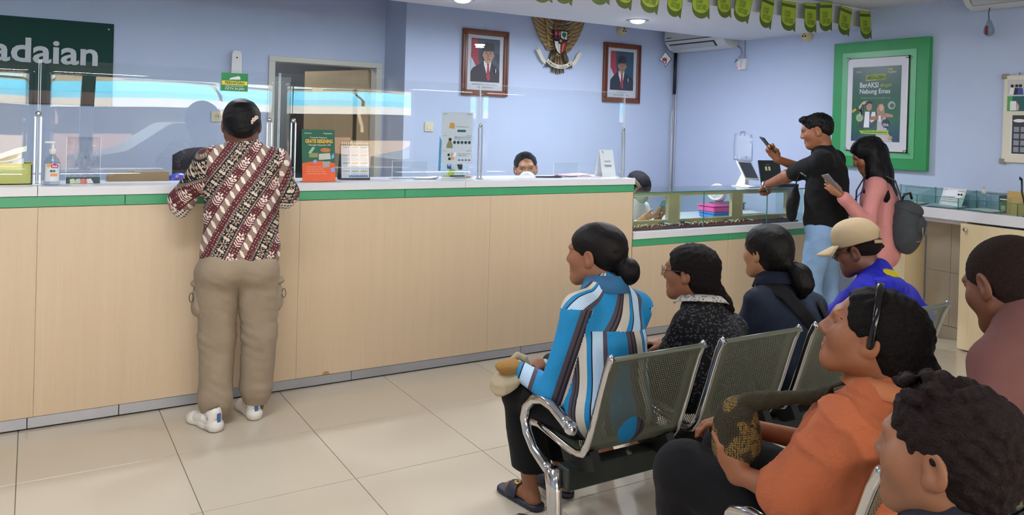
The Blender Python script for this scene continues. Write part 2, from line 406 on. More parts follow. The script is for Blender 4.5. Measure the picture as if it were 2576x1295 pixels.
# ------------------------------------------------------------------ printed lettering fitted to a box
def tfit(txt, x0, x1, y0, y1, M, m, parent, d=.0012, bold=.0, name='lettering', shear=0.0, keep=False):
    """lettering scaled to fill the box (x0..x1, y0..y1) of the plane M, lifted by d"""
    me = text_mesh(txt, 1.0, bold, 'LEFT', 0.0, shear).copy()
    n = len(me.vertices); co = np.empty(n * 3); me.vertices.foreach_get('co', co); co = co.reshape(-1, 3)
    lo = co.min(0); hi = co.max(0); sx = (x1 - x0) / (hi[0] - lo[0]); sy = (y1 - y0) / (hi[1] - lo[1])
    co = (co - lo) * np.array([sx, sy, 1]) + np.array([x0, y0, 0]); co[:, 2] = d
    me.vertices.foreach_set('co', co.ravel()); me.transform(M); me.update()
    return link(name, me, m, parent)
P_ = lambda n, c, r=.5: mat('print_' + n, c, r, var=0)
C_WHITE = P_('white', '#e8e8ea'); C_GREY = P_('grey', '#8b8f96'); C_INK = P_('ink', '#26272b'); C_RED = P_('red', '#a3293a'); C_DGREEN = P_('dark_green', '#123f3a')
C_YEL = P_('yellow', '#e6d23a'); C_LIME = P_('lime', '#a9c437'); C_OLIVE = P_('olive', '#43491b'); C_SKIN = P_('skin', '#b98a6c'); C_SKIN2 = P_('skin_pale', '#d2a98c')
C_ORG = P_('orange', '#dd5a2a'); C_GRN = P_('green', '#1f7a4a'); C_TEAL = P_('teal', '#1d5a5a'); C_BLUE = P_('blue', '#2a4f9c'); C_NAVY = P_('navy', '#1b2540'); C_PALE = P_('pale_blue', '#b9c6dc')
C_GOLD = P_('gold', '#c9a24a'); C_PINK = P_('pink', '#dc7c70'); C_HAIR = P_('hair', '#1d1716'); C_SLATE = P_('slate', '#3b4a58'); C_MINT = P_('mint', '#8cc0a0')
M_WOODF = mat('frame_mahogany', '#6d3a22', .35, var=.18, vscale=25)
M_VARN = m_acrylic('picture_glass', 0, '#ffffff')
# ------------------------------------------------------------------ green company sign
sg = thing('company_sign', 'dark green wall sign with large white lettering, cut off by the left picture edge', 'sign', (0, YL, 0)); FM = facing('-y')
MB().box(-1.30, .526, -.022, 0, 1.560, 2.193, ch=.003).build('board', mat('sign_green', '#0d3a33', .6, spec=.2, var=.03), sg)
L0 = T(0, -.0235, 0) @ FM
tfit('Pegadaian', -.645, .42, 1.805, 2.043, L0, mat('sign_silver', '#b9c0c4', .5, var=0), sg, bold=.022)
for x in (.49, -1.26): MB().lathe([(.008, 0), (.008, .002), (.004, .004)], 12, (x, -.022, 2.15), 'y').build('screw', M_STEEL, sg)
MB().box(-1.29, .52, -.0235, -.0222, 1.565, 1.66).build('lower_band', mat('sign_brown', '#4a2c20', .4, var=.1), sg)
# ------------------------------------------------------------------ air freshener, socket, switch
d = thing('air_freshener', 'white wall-mounted air freshener dispenser beside the door', 'dispenser', (1.435, YL, 1.95))
MB().prism([(-.042, -.10), (.042, -.10), (.038, .075), (.026, .1), (-.026, .1), (-.038, .075)], -.075, 0, 'y').build('case', M_OFFW, d)
MB().lathe([(.006, 0), (.006, .003)], 10, (0, -.0752, .045), 'y').build('nozzle', M_BLACK, d)
def plate(name, label, cat, x, z, w, h, rocker):
    t = thing(name, label, cat, (x, YL if x < XJ else YB, z))
    MB().box(-w / 2, w / 2, -.012, 0, -h / 2, h / 2, ch=.003).build('cover_plate', M_CREAM, t)
    if rocker: MB().box(-.02, .02, -.016, -.012, -.022, .022, ch=.002).build('rocker', M_CREAM, t)
    else:
        MB().lathe([(.022, 0), (.022, .004), (.019, .004), (.018, -.002)], 18, (0, -.0135, 0), 'y').build('round_face', M_CREAM, t)
        for s in (-.009, .009): MB().cyl((s, -.0195, 0), (s, -.017, 0), .003, n=8).build('pin_hole', M_BLACK, t)
plate('wall_socket', 'cream round-pin wall socket left of the standing customer', 'socket', 1.30, 1.502, .088, .088, False)
plate('light_switch', 'cream square light switch on the wall right of the door', 'switch', 3.006, 1.465, .086, .086, True)
# ------------------------------------------------------------------ doorway and the room behind it
dw = thing('door_frame', 'cream painted wooden door frame around the open doorway', 'door frame', (0, YL, 0))
M_DFR = mat('door_frame_paint', '#c9c7be', .5, var=.04)
MB().box(1.712, 1.765, -.02, .13, 0, 1.988, ch=.003).build('jamb', M_DFR, dw); MB().box(2.68, 2.742, -.02, .13, 0, 1.988, ch=.003).build('jamb', M_DFR, dw)
MB().box(1.712, 2.742, -.021, .13, 1.988, 2.036, ch=.003).build('head', M_DFR, dw)
dl = thing('door_leaf', 'light wood door with a narrow glass slot, standing open', 'door', (2.672, YL + .135, 0), math.radians(180 - 66))
M_DOOR = m_lam('door_veneer', '#ab9576', '#baa585')
MB().box(0, .12, -.02, .02, .01, 1.975).box(.12, .68, -.02, .02, .01, .35).box(.12, .68, -.02, .02, 1.80, 1.975).box(.20, .68, -.02, .02, .35, 1.8).box(.68, .87, -.02, .02, .01, 1.975).box(.12, .13, -.02, .02, .35, 1.8).build('panel', M_DOOR, dl)
MB().box(.13, .20, -.004, .004, .35, 1.8).build('glass_slot', m_acrylic('slot_glass', .05, '#8c9a94'), dl)
for z in (.3, 1.70): MB().box(-.003, .03, .02, .024, z, z + .1).build('hinge', M_STEEL, dl)
M_BKW = mat('back_room_paint', '#8f9499', .7)
bk = MB().box(.9, .96, 6.96, 9.2, 0, 2.6).box(3.3, 3.36, 6.96, 9.2, 0, 2.6).box(.9, 3.36, 9.2, 9.26, 0, 2.6).box(.9, 3.36, 6.96, 9.26, 2.6, 2.66).box(2.79, 3.36, 6.95, 6.98, 0, 2.6).box(.9, 1.70, 6.95, 6.98, 0, 2.6).box(1.7, 2.8, 6.95, 6.98, 2.04, 2.6)
struct(bk.build('wall_back_room', M_BKW))
struct(MB().box(.9, 3.36, 6.95, 9.2, -.1, 0).build('floor_back_room', M_TILE))
sh = thing('steel_cabinet', 'tall grey steel cabinet seen through the open doorway', 'cabinet', (1.9, 8.75, 0))
MB().box(-.5, .5, -.2, .25, .02, 1.95, ch=.006).build('body', mat('cabinet_grey', '#9a9fa3', .45), sh)
for s in (-.25, .25): MB().box(s - .235, s + .235, -.215, -.2, .08, 1.9, ch=.004).build('door', mat('cabinet_grey2', '#a7abae', .45), sh); MB().box(s * .25 - .012, s * .25 + .012, -.235, -.2145, .95, 1.1).build('handle', M_STEEL, sh)
bl = bpy.data.lights.new('back_room_fill', 'POINT'); bl.energy = 22; bl.shadow_soft_size = .15; blo = bpy.data.objects.new('back_room_fill', bl); COL.objects.link(blo); blo.location = (1.6, 7.9, 2.4)  # added fill light without a fixture, brightens the room behind the doorway
# ------------------------------------------------------------------ portraits
def portrait(x, label, kind):
    t = thing('framed_portrait', label, 'picture', (x, YB, 2.066), group='framed portraits on the back wall')
    w, h = .242, .303; f = .050
    for (a, b, c, e) in ((-w, w, h - f, h), (-w, w, -h, -h + f)): MB().box(a, b, -.034, 0, c, e, ch=.004).build('frame_rail', M_WOODF, t)
    for s in (-1, 1): MB().box(min(s * w, s * (w - f)), max(s * w, s * (w - f)), -.0335, 0, -h + f, h - f, ch=.004).build('frame_stile', M_WOODF, t)
    for s in (-1, 1):
        a, b = sorted((s * (w - .020), s * (w - .028))); MB().box(a, b, -.038, -.03, -h + .02, h - .02).build('bead', mat('frame_dark', '#4a2414', .3, var=.1), t)
    Mt = T(0, -.012, 0) @ FM
    flat(rect(-w + f, w - f, -h + f, h - f), mat('mount_board', '#c9ccd2', .5, var=.01), t, Mt, 'mount', .002)
    Mp = T(0, -.0145, 0) @ FM; y0 = -.175; y1 = .222; X = .151
    L = [0]
    def fl(p, m, n='print'): L[0] += 1; return flat(p, m, t, T(0, -.0145 - .0009 * L[0], 0) @ FM, n, .0008)
    fl(rect(-X, X, y0, y1), P_('portrait_bg%d' % kind, '#3d4a5c' if kind == 1 else '#1f4a5e'), 'photograph')
    fl([(-X, -.02), (-X, y1), (-.085, y1), (-.075, .06), (-.065, -.03), (-.09, -.06)], C_RED, 'flag_red')
    fl([(-X, -.1), (-X, .05), (-.075, -.07), (-.08, -.1)], C_PALE, 'flag_white')
    k = 1.0; cx = .025 if kind == 1 else -.005
    jk = P_('suit%d' % kind, '#231a20' if kind == 1 else '#161b2a')
    fl([(-X, y0), (X, y0), (X, -.075), (X - .02, -.045), (cx + .055, -.008), (cx + .03, .012), (cx - .05, .012), (cx - .075, -.005), (-X + .02, -.05), (-X, -.08)], jk, 'suit')
    fl([(cx - .045, .018), (cx + .035, .018), (cx + .03, -.02), (cx + .012, -.13), (cx - .012, -.1), (cx - .04, -.02)], C_WHITE, 'shirt')
    fl([(cx - .012, -.005), (cx + .014, -.005), (cx + .012, -.03), (cx + .026, -.15), (cx + .004, -.165), (cx - .016, -.13), (cx - .006, -.03)], C_RED, 'tie')
    fl([(cx - .03, .06), (cx + .03, .06), (cx + .026, .005), (cx, -.008), (cx - .028, .005)], C_SKIN, 'neck')
    r = .056 if kind == 1 else .048
    fl(circ(cx, .075, r, 24, r * 1.28), P_('face%d' % kind, '#b88c74' if kind == 1 else '#a98670'), 'face')
    for s in (-1, 1): fl(circ(cx + s * r * 1.0, .07, .008, 10, .015), C_SKIN, 'ear')
    hb = .118 if kind == 1 else .108
    fl([(cx - r * 1.05, hb - .012), (cx + r * 1.05, hb - .006), (cx + r * 1.02, hb + .062), (cx + r * .5, hb + .072), (cx - r * .6, hb + .07), (cx - r * 1.04, hb + .055)], P_('cap%d' % kind, '#1b1a20' if kind == 1 else '#241a26'), 'cap')
    for s in (-1, 1):
        fl(circ(cx + s * .022, .086, .008, 8, .004), C_HAIR, 'eye'); fl(rect(cx + s * .022 - .013, cx + s * .022 + .013, .0985, .1025), C_HAIR, 'brow')
    fl([(cx - .009, .055), (cx + .009, .055), (cx + .003, .085), (cx - .003, .085)], P_('nose', '#9c745c'), 'nose')
    fl(circ(cx, .035, .017, 10, .0045), P_('lip', '#8a5448'), 'mouth')
    fl([(cx + .075, -.05), (cx + .081, -.048), (cx + .082, -.08), (cx + .074, -.09)], C_WHITE, 'medal')
    tfit('Presiden' if False else ('Jenderal TNI ( Purn ) H. Prabowo Subianto' if kind == 1 else 'Gibran Rakabuming'), -.135 if kind == 1 else -.06, .13 if kind == 1 else .06, -.207, -.192, T(0, -.0145, 0) @ FM, C_INK, t, bold=.004)
    tfit('Presiden Republik Indonesia' if kind == 1 else 'Wakil Presiden Republik Indonesia', -.08 if kind == 1 else -.1, .085 if kind == 1 else .1, -.233, -.220, T(0, -.0145, 0) @ FM, C_INK, t, bold=.004)
    MB().box(-w + f, w - f, -.0305, -.0290, -h + f, h - f).build('glass', M_VARN, t)
    MB().tube([(.0, -.006, h - .002), (-.008, -.006, h + .01), (0, -.006, h + .018), (.008, -.006, h + .01), (0, -.006, h - .002)], .0022, 6).build('hanging_ring', M_STEEL, t)
portrait(3.556, 'framed portrait of a man in a black cap, left of the eagle emblem', 1)
portrait(5.168, 'framed portrait of a man in dark cap and suit, right of the eagle emblem', 2)
# ------------------------------------------------------------------ eagle emblem
M_BRZ = mat('emblem_bronze', '#8a7250', .42, .25, var=.15, vscale=30); M_BRZ2 = mat('emblem_gold', '#b9995f', .4, .25, var=.15, vscale=40); M_BRZD = mat('emblem_dark', '#54452f', .5, .2, var=.12)
g = thing('eagle_emblem', 'carved golden eagle emblem with shield and ribbon, top hidden by the beam', 'emblem', (4.358, YB, 2.33))
def feather(pts, w, m, name='feather', d=-.03, th=.008):
    """flattened tapering feather along 2D pts"""
    P = [(x, d - .006 * math.sin(i / (len(pts) - 1) * 3.14), z) for i, (x, z) in enumerate(pts)]; n = len(P)
    R = [((w * (.6 + .5 * math.sin(i / (n - 1) * 2.6)) * (1 if i < n - 1 else .35)), th) for i in range(n)]
    b = MB(); b.tube(P, R, 8, flat=(.3, 0, 1)); return b.build(name, m, g)
for s in (-1, 1):
    # long primaries curving from shoulder outwards and down
    N = 15
    for i in range(N):
        u = i / (N - 1)
        sx, sz = .085 + .03 * (1 - u), .10 + .06 * (1 - u) - .16 * u          # root at the wing's inner edge
        ang = math.radians(88 - 118 * u); ln = .30 - .20 * u ** 1.2
        tx, tz = .335 - .20 * u ** 1.5 , .36 - .44 * u ** .8
        mx, mz = (sx * .45 + tx * .55) + .035 * (1 - u), (sz * .55 + tz * .45) - .055 + .02 * u
        q = []
        for k in range(6):
            t_ = k / 5; q.append((s * ((1 - t_) ** 2 * sx + 2 * t_ * (1 - t_) * mx + t_ * t_ * tx), (1 - t_) ** 2 * sz + 2 * t_ * (1 - t_) * mz + t_ * t_ * tz))
        feather(q, .0155, M_BRZ if i % 2 else M_BRZ2, d=-.020 - .0006 * i)
    for i in range(11):   # coverts
        u = i / 10; sx, sz = .065, .20 - .28 * u; tx, tz = .19 - .06 * u, .33 - .36 * u
        q = [(s * (sx + (tx - sx) * t_ + .012 * math.sin(3.1 * t_)), sz + (tz - sz) * t_ - .03 * math.sin(3.1 * t_)) for t_ in (0, .25, .5, .75, 1)]
        feather(q, .012, M_BRZ2 if i % 2 else M_BRZ, 'covert', -.034 - .0005 * i, .007)
    MB().tube([(s * .05, -.03, -.10), (s * .075, -.04, -.16), (s * .10, -.035, -.215), (s * .115, -.035, -.235)], [.03, .026, .015, .012], 10).build('leg', M_BRZD, g)
    for k in (-1, 0, 1): MB().tube([(s * .115, -.04, -.23), (s * .13 + k * .016, -.052, -.245), (s * .135 + k * .022, -.045, -.262)], [.009, .008, .003], 6).build('claw', M_BRZD, g)
    for k in range(3): feather([(s * (.05 + .018 * k), -.11 - .01 * k), (s * (.06 + .02 * k), -.15 - .012 * k), (s * (.068 + .02 * k), -.19 - .01 * k)], .012, M_BRZ, 'thigh_feather', -.046)
bd = MB()
bd.lathe([(.012, -.16), (.045, -.13), (.07, -.06), (.078, .0), (.072, .07), (.055, .13), (.044, .18), (.042, .22), (.046, .25), (.04, .28), (.02, .30)], 20)
for i, v in enumerate(bd.v): bd.v[i] = (v[0], v[1] * .45 - .022, v[2])
bd.build('body', M_BRZ2, g)
for r in range(9):
    for k in range(-2, 3):
        z = .10 + r * .021; x = k * .021 + (.0105 if r % 2 else 0)
        if abs(x) > .048: continue
        MB().tube([(x, -.044, z + .012), (x, -.053, z), (x, -.048, z - .014)], [.004, .0105, .003], 6).build('scale', M_BRZ2 if r % 2 else M_BRZ, g)
MB().tube([(-.01, -.05, .27), (-.04, -.055, .275), (-.065, -.05, .262), (-.07, -.05, .248)], [.03, .022, .012, .003], 8).build('beak', M_BRZD, g)
for k in range(-3, 4):
    feather([(k * .012, -.13), (k * .018, -.22), (k * .024, -.325 + .006 * abs(k))], .0125, M_BRZD if k % 2 else M_BRZ, 'tail_feather', -.026)
Ms = T(0, -.062, 0) @ FM
SH = [(-.078, .098), (.078, .098), (.078, .0), (.068, -.06), (.04, -.108), (0, -.138), (-.04, -.108), (-.068, -.06), (-.078, .0)]
flat(SH, mat('shield_rim', '#2a2118', .4, var=0), g, T(0, -.056, 0) @ FM, 'shield', .010)
L1 = T(0, -.0665, 0) @ FM
flat([(-.072, .092), (-.002, .092), (-.002, .022), (-.072, .016)], C_RED, g, L1, 'quarter'); flat([(.002, .092), (.072, .092), (.072, .016), (.002, .022)], C_WHITE, g, L1, 'quarter')
flat([(-.072, -.006), (-.004, -.012), (-.004, -.128), (-.036, -.104), (-.063, -.058)], C_WHITE, g, L1, 'quarter'); flat([(.004, -.012), (.072, -.006), (.063, -.058), (.036, -.104), (.004, -.128)], C_RED, g, L1, 'quarter')
L2 = T(0, -.0675, 0) @ FM; L3 = T(0, -.0685, 0) @ FM
flat(circ(.038, .062, .024, 14), C_GRN, g, L2, 'tree_crown'); flat(rect(.034, .042, .024, .05), C_GRN, g, L2, 'tree_trunk')
flat([(-.056, .05), (-.018, .05), (-.026, .03), (-.036, .02), (-.048, .03)], C_INK, g, L2, 'bull_head'); flat([(-.066, .078), (-.06, .08), (-.054, .05), (-.06, .052)], C_WHITE, g, L2, 'bull_horn'); flat([(-.008, .078), (-.014, .08), (-.02, .05), (-.014, .052)], C_WHITE, g, L2, 'bull_horn')
for k in range(6): flat(circ(-.03 + .003 * k, -.03 - .014 * k, .006, 8), C_GOLD, g, L2, 'grain'); flat(circ(.034 - .003 * k, -.03 - .013 * k, .011 - .0006 * k, 10, .005), C_GOLD, g, L2, 'chain_link')
flat([(0, .034), (.034, .012), (.024, -.032), (-.024, -.032), (-.034, .012)], C_INK, g, L2, 'centre_field')
flat([(.022 * (1 if k % 2 == 0 else .42) * math.sin(k * math.pi / 5), .0 + .022 * (1 if k % 2 == 0 else .42) * math.cos(k * math.pi / 5)) for k in range(10)], C_GOLD, g, L3, 'star')
M_RIB = mat('ribbon_cream', '#ddd6c2', .5, var=.04)
rp = lambda a: (.235 * math.sin(a), -.035 - .235 * math.cos(a))
up = [rp(math.radians(a)) for a in range(-42, 43, 6)]; ri = [(.87 * x, -.035 + .84 * (z + .035)) for x, z in up]
MB().prism(up + ri[::-1], -.062, -.052, 'y').build('ribbon', M_RIB, g)
for s in (-1, 1):
    MB().prism([(s * .15, -.205), (s * .185, -.17), (s * .215, -.11), (s * .255, -.075), (s * .245, -.105), (s * .275, -.10), (s * .245, -.145), (s * .205, -.205), (s * .165, -.235)], -.05, -.042, 'y').build('ribbon_end', M_RIB, g)
for i, ch in enumerate('BHINNEKA TUNGGAL IKA'):
    if ch == ' ': continue
    a = math.radians(-37 + i * 3.95); R = .219
    Mc = T(R * math.sin(a), -.0625, -.035 - R * math.cos(a)) @ FM @ Matrix.Rotation(a, 4, 'Z')
    tfit(ch, -.0055, .0055, -.010, .010, Mc, C_INK, g, bold=.01)
# ------------------------------------------------------------------ lamp holders
def holder(loc, ang, label):
    t = thing('lamp_holder', label, 'lamp holder', loc, ang, group='beige round lamp holders')
    MB().lathe([(.054, 0), (.054, .008), (.050, .02), (.043, .032), (.040, .05), (.034, .055)], 24, ax='y').build('base', mat('bakelite', '#cdbd92', .35, var=.05), t)
    for k in range(3):
        a = math.radians(90 + 120 * k); MB().cyl((.016 * math.cos(a), -.052, .016 * math.sin(a)), (.016 * math.cos(a), -.0556, .016 * math.sin(a)), .0085, n=10).build('hole', M_BLACK, t)
holder((5.152, YB, 2.502), 0, 'beige round lamp holder on the wall above the right portrait')
holder((XR, 4.642, 2.372), math.radians(-90), 'beige round lamp holder on the right wall half hidden by a green pennant')
# ------------------------------------------------------------------ air conditioners
M_AC = mat('ac_white', '#cfd0ce', .4, var=.02)
def aircon(yc, ln, zb, label):
    t = thing('air_conditioner', label, 'air conditioner', (XR, yc, zb))
    pr = [(0, .02), (0, .28), (-.17, .28), (-.205, .262), (-.222, .20), (-.222, .11), (-.20, .075), (-.15, .022), (-.08, 0), (-.02, 0)]
    vs = MB(); vs.prism([(x, z) for x, z in pr], -ln / 2, ln / 2, 'y'); vs.build('case', M_AC, t)
    MB().prism([(-.2232, .1015), (-.2232, .1085), (-.220, .1085), (-.220, .1015)], -ln / 2 + .01, ln / 2 - .01, 'y').build('front_seam', M_BLACK, t)
    MB().prism([(-.1975, .073), (-.2035, .069), (-.156, .0205), (-.148, .0215)], -ln / 2 + .13, ln / 2 - .05, 'y').build('outlet', mat('ac_slot', '#3a3c40', .6), t)
    MB().prism([(-.199, .060), (-.2055, .060), (-.170, .020), (-.163, .022)], -ln / 2 + .14, ln / 2 - .06, 'y').build('louver', mat('ac_louver', '#b4b6ba', .4), t)
    MB().box(-.2245, -.2225, ln / 2 - .10, ln / 2 - .03, .135, .142).build('badge', C_INK, t)
    return t
aircon(5.862, .815, 2.318, 'white split air conditioner in the corner under the beam')
aircon(2.62, 1.10, 2.425, 'white split air conditioner at the top right picture edge')
b = thing('cable_bundle', 'bundle of black and white cables running down the wall corner', 'cable', (5.868, 6.30, 0))
MB().tube([(0, 0, 2.33), (.002, .004, 2.1), (-.002, .002, 1.88)], .017, 10).build('insulated_pipe', M_BLACK, b)
for k, (dx, dy, z0, m) in enumerate(((.0, .012, 1.95, M_OFFW), (.012, -.006, 1.9, M_OFFW), (-.01, -.004, 1.9, C_GREY), (.004, .022, 2.05, M_BLACK), (-.014, .012, 1.7, M_OFFW))):
    MB().tube([(dx, dy, z0), (dx + .008 * math.sin(k), dy, 1.6), (dx - .006 * math.cos(2 * k), dy, 1.3), (dx, dy, .76)], .0045, 6).build('cable', m, b)
h = thing('hanging_tag', 'small white and red diamond tag hanging under the corner air conditioner', 'tag', (5.690, 6.262, 2.235))
Mh = Matrix.Rotation(math.radians(-52), 4, 'Z') @ FM
flat([(0, .088), (.066, .008), (0, -.082), (-.016, -.03), (-.066, -.004)], mat('tag_border', '#22242a', .4, var=0), h, T(0, -.002, 0) @ Mh, 'border', .002)
flat([(0, .079), (.058, .008), (.002, -.07), (-.012, -.024), (-.057, -.002)], C_WHITE, h, T(0, -.0005, 0) @ Mh @ T(0, 0, .0045), 'face')
flat(circ(-.008, .002, .028, 14, .02), P_('tag_red', '#a33a35'), h, Mh @ T(0, 0, .0056), 'print'); flat([(.0, -.01), (.018, .0), (.012, -.045), (.0, -.055)], P_('tag_red', '#a33a35'), h, Mh @ T(0, 0, .0056), 'print')
MB().tube([(0, 0, .085), (.002, .002, .11)], .0015, 5).build('string', M_BLACK, h)
ps = thing('power_point', 'white wall power point with a glowing red light below the beam', 'socket', (XR, 5.37, 2.155))
MB().box(-.045, 0, -.046, .046, -.052, .052, ch=.004).build('box', M_OFFW, ps)
MB().box(-.075, -.045, -.01, .03, -.03, .032, ch=.004).build('plug', M_OFFW, ps)
MB().box(-.0475, -.0452, .018, .034, -.042, -.026).build('pilot_light', mat('pilot_red', '#ff5a4a', .4, var=0, emit='#ff3a2a', estr=3), ps)
MB().tube([(-.06, .02, .03), (-.05, .06, .05), (-.04, .085, .02), (-.03, .05, .055), (-.02, .02, .10), (-.015, .035, .15), (-.01, .085, .185)], .005, 6).build('cord', C_GREY, ps)
MB().tube([(-.006, -.006, .05), (-.006, -.006, .235)], .004, 6).build('conduit', C_GREY, ps)
pp = thing('paper_notice', 'faded white paper sheet hanging on the right wall', 'paper', (XR, 5.35, 1.35))
MB().sheet([[(-.006 - .006 * math.sin(i * 1.1 + j), -.115 + .046 * i, -.13 + .052 * j) for j in range(6)] for i in range(6)], .001).build('sheet', mat('wall_sheet', '#c2cde2', .7, var=.03), pp)
MB().tube([(-.012, .03, .11), (-.014, .03, .15), (-.012, -.02, .15), (-.014, -.02, .11)], .003, 6).build('clip', C_GREY, pp)
for y, z in ((-.05, -.10),): tfit('T', -y - .02, -y + .02, z - .01, z + .01, T(-.015, 0, 0) @ facing('-x'), C_GREY, pp)
# ------------------------------------------------------------------ poster in green surround
po_ = thing('framed_poster', 'green advertising poster under clear cover in a thick green surround', 'poster', (XR, 3.912, 1.752)); FX = facing('-x')
MB().box(-.055, 0, -.418, .418, -.518, .518, ch=.004).build('surround', mat('surround_green', '#2a8e50', .45, var=.07, vscale=3), po_)
MB().box(-.060, -.055, -.325, .325, -.43, .43).build('backing', mat('backing_green', '#5fae7c', .35, var=.05), po_)
MB().box(-.068, -.0602, -.275, .268, -.386, .382).build('black_edge', M_BLACK, po_)
MB().box(-.0735, -.0682, -.269, .262, -.378, .376).build('white_mount', mat('poster_mount', '#d8d8dc', .4, var=.02), po_)
LX = lambda k: T(-.0738 - .0011 * k, 0, 0) @ FX
def m_poster():
    m, t = custom('poster_print'); v = t.coord('Object'); sp = t.node('ShaderNodeSeparateXYZ'); t.link(v, sp.inputs[0])
    n = t.noise(v, 4, 2); h_ = t.math('MULTIPLY_ADD', n, .25, sp.outputs[2])
    t.col(t.ramp(t.math('ADD', t.math('MULTIPLY', h_, 1.4), .42), [(0, lin('#1d3a6a')), (.2, lin('#1f4a6a')), (.38, lin('#2a6b45')), (.7, lin('#1f5a40')), (1, lin('#1a463c'))])); t.b.inputs['Roughness'].default_value = .3; return m
PW = .2145; flat(rect(-PW, PW, -.302, .306), m_poster(), po_, LX(0), 'poster_sheet')
tfit('BerAKSI', -.145, .02, .135, .178, LX(1), C_WHITE, po_, bold=.012); tfit('dengan', .035, .135, .13, .17, LX(1), C_LIME, po_, shear=.35)
tfit('Nabung Emas', -.145, .125, .075, .125, LX(1), C_WHITE, po_, bold=.012)
flat([(-.09, .19), (.08, .197), (.08, .243), (-.09, .236)], C_LIME, po_, LX(1), 'hashtag_box'); tfit('#BISALEBIH', -.082, .073, .197, .234, LX(2.2), C_OLIVE, po_, bold=.02)
tfit('Pegadaian', .10, .175, .245, .265, LX(1), C_WHITE, po_, bold=.01); flat(rect(.10, .14, .27, .285), C_LIME, po_, LX(1), 'badge')
tfit('Danantara', -.18, -.13, .262, .273, LX(1), C_WHITE, po_)
tfit('Wujudkan impianmu mulai dari tabungan emas', -.135, .13, .044, .056, LX(1), C_MINT, po_)
# couple on the poster
def poly(p, c, k, n='figure'): flat(p, c, po_, LX(k), n)
poly([(-.145, -.19), (-.13, -.02), (-.10, -.06), (-.03, -.06), (-.01, -.085), (.01, -.15), (-.02, -.19)], P_('vest', '#3a4450'), 1.2, 'vest')
poly([(-.09, -.06), (-.05, -.06), (-.05, -.19), (-.10, -.19)], C_WHITE, 2.3, 'shirt_front'); poly([(-.145, -.06), (-.12, -.1), (-.15, -.02), (-.115, .02), (-.07, .03), (-.075, .01), (-.12, -.005), (-.115, -.05)], P_('sleeve', '#c9c0ac'), 2.3, 'raised_arm')
poly([(-.03, -.065), (.0, -.06), (.01, -.12), (-.03, -.15), (-.045, -.135)], C_WHITE, 2.3, 'sleeve'); poly(circ(-.055, -.02, .026, 16, .034), C_SKIN, 2.4, 'face'); poly([(-.083, -.015), (-.085, .02), (-.05, .03), (-.025, .018), (-.03, .0), (-.06, .008)], C_HAIR, 3.4, 'hair')
poly([(.005, -.30), (.02, -.19), (.02, -.10), (.04, -.08), (.08, -.08), (.095, -.12), (.10, -.19), (.155, -.30)], P_('dress', '#c3bcc6'), 1.2, 'dress')
poly([(.02, -.10), (.01, -.04), (.03, .0), (.06, .004), (.08, -.02), (.085, -.09), (.06, -.14), (.05, -.1)], P_('scarf', '#a9826c'), 1.6, 'headscarf'); poly(circ(.052, -.03, .020, 14, .026), C_SKIN2, 2.6, 'face')
poly([(.085, -.07), (.155, -.085), (.155, -.105), (.09, -.105)], C_SKIN, 1.6, 'arm'); poly([(-.04, -.10), (.03, -.095), (.03, -.125), (-.04, -.13)], P_('arm_brown', '#a5713f'), 2.8, 'arm')
poly([(.03, -.095), (.05, -.09), (.055, -.14), (.035, -.145)], C_WHITE, 3.6, 'phone')
poly([(-.14, -.215), (.125, -.21), (.115, -.245), (-.12, -.24)], C_LIME, 3.8, 'banner'); tfit('#TabungEmasBisaLebih.com', -.10, .11, -.236, -.219, LX(4.9), C_OLIVE, po_)
poly(circ(.095, -.155, .035, 18), C_NAVY, 3.2, 'roundel'); tfit('10rb', .072, .122, -.178, -.153, LX(4.3), C_WHITE, po_, bold=.02)
for (x, y) in ((-.19, -.05), (.135, -.27)): poly([(x - .022, y), (x + .014, y + .018), (x + .024, y), (x - .012, y - .022)], C_GOLD, 3.9, 'gold_bar')
poly(circ(-.14, -.11, .033, 16), C_MINT, 1.4, 'bubble'); poly(rect(-.155, -.125, -.125, -.105), C_GOLD, 2.5, 'gold_bar'); poly(circ(.14, -.01, .033, 16), C_MINT, 1.4, 'bubble'); poly(circ(.145, -.012, .018, 12), P_('brown', '#7a4a34'), 2.5, 'jewel')
for y, z in ((-.262, .370), (.262, .378), (-.262, -.372), (.262, -.372)): MB().lathe([(.013, 0), (.013, .012), (.009, .018), (.003, .02)], 14, (-.0735, y, z), 'x').build('standoff_screw', M_CHROME, po_)
MB().box(-.0835, -.0820, -.266, .266, -.38, .378).build('clear_cover', M_VARN, po_)
# ------------------------------------------------------------------ notice board at the right edge
nb = thing('notice_board', 'cream framed notice board with pinned leaflets at the right edge', 'notice board', (XR, 2.50, 1.642))
MB().box(-.022, 0, -.46, .46, -.308, .308, ch=.006).build('board', mat('board_cream', '#d9d3bf', .5, var=.03), nb)
for y in (-.455, .455):
    for z in (-.3, .3): MB().box(-.026, .002, y - .018, y + .018, z - .018, z + .018, ch=.003).build('corner_cap', mat('cap_taupe', '#8a8070', .5), nb)
MB().box(-.02, -.006, .36, .378, .305, .325).build('hanger', M_STEEL, nb)
LB = lambda k: T(-.0222 - .001 * k, 0, 0) @ FX
flat(rect(-.43, -.08, .165, .275), P_('photo_pale', '#c9c4c0'), nb, LB(0), 'leaflet'); flat(rect(-.43, -.08, .055, .16), C_TEAL, nb, LB(0), 'leaflet'); flat(rect(-.43, -.395, .055, .16), P_('lgreen', '#4f9e56'), nb, LB(1), 'leaflet_edge')
flat(rect(-.41, -.37, .06, .125), C_WHITE, nb, LB(1.2), 'phone_print'); flat([(-.37, .06), (-.355, .06), (-.35, .09), (-.366, .118)], C_SKIN2, nb, LB(1.2), 'hand_print')
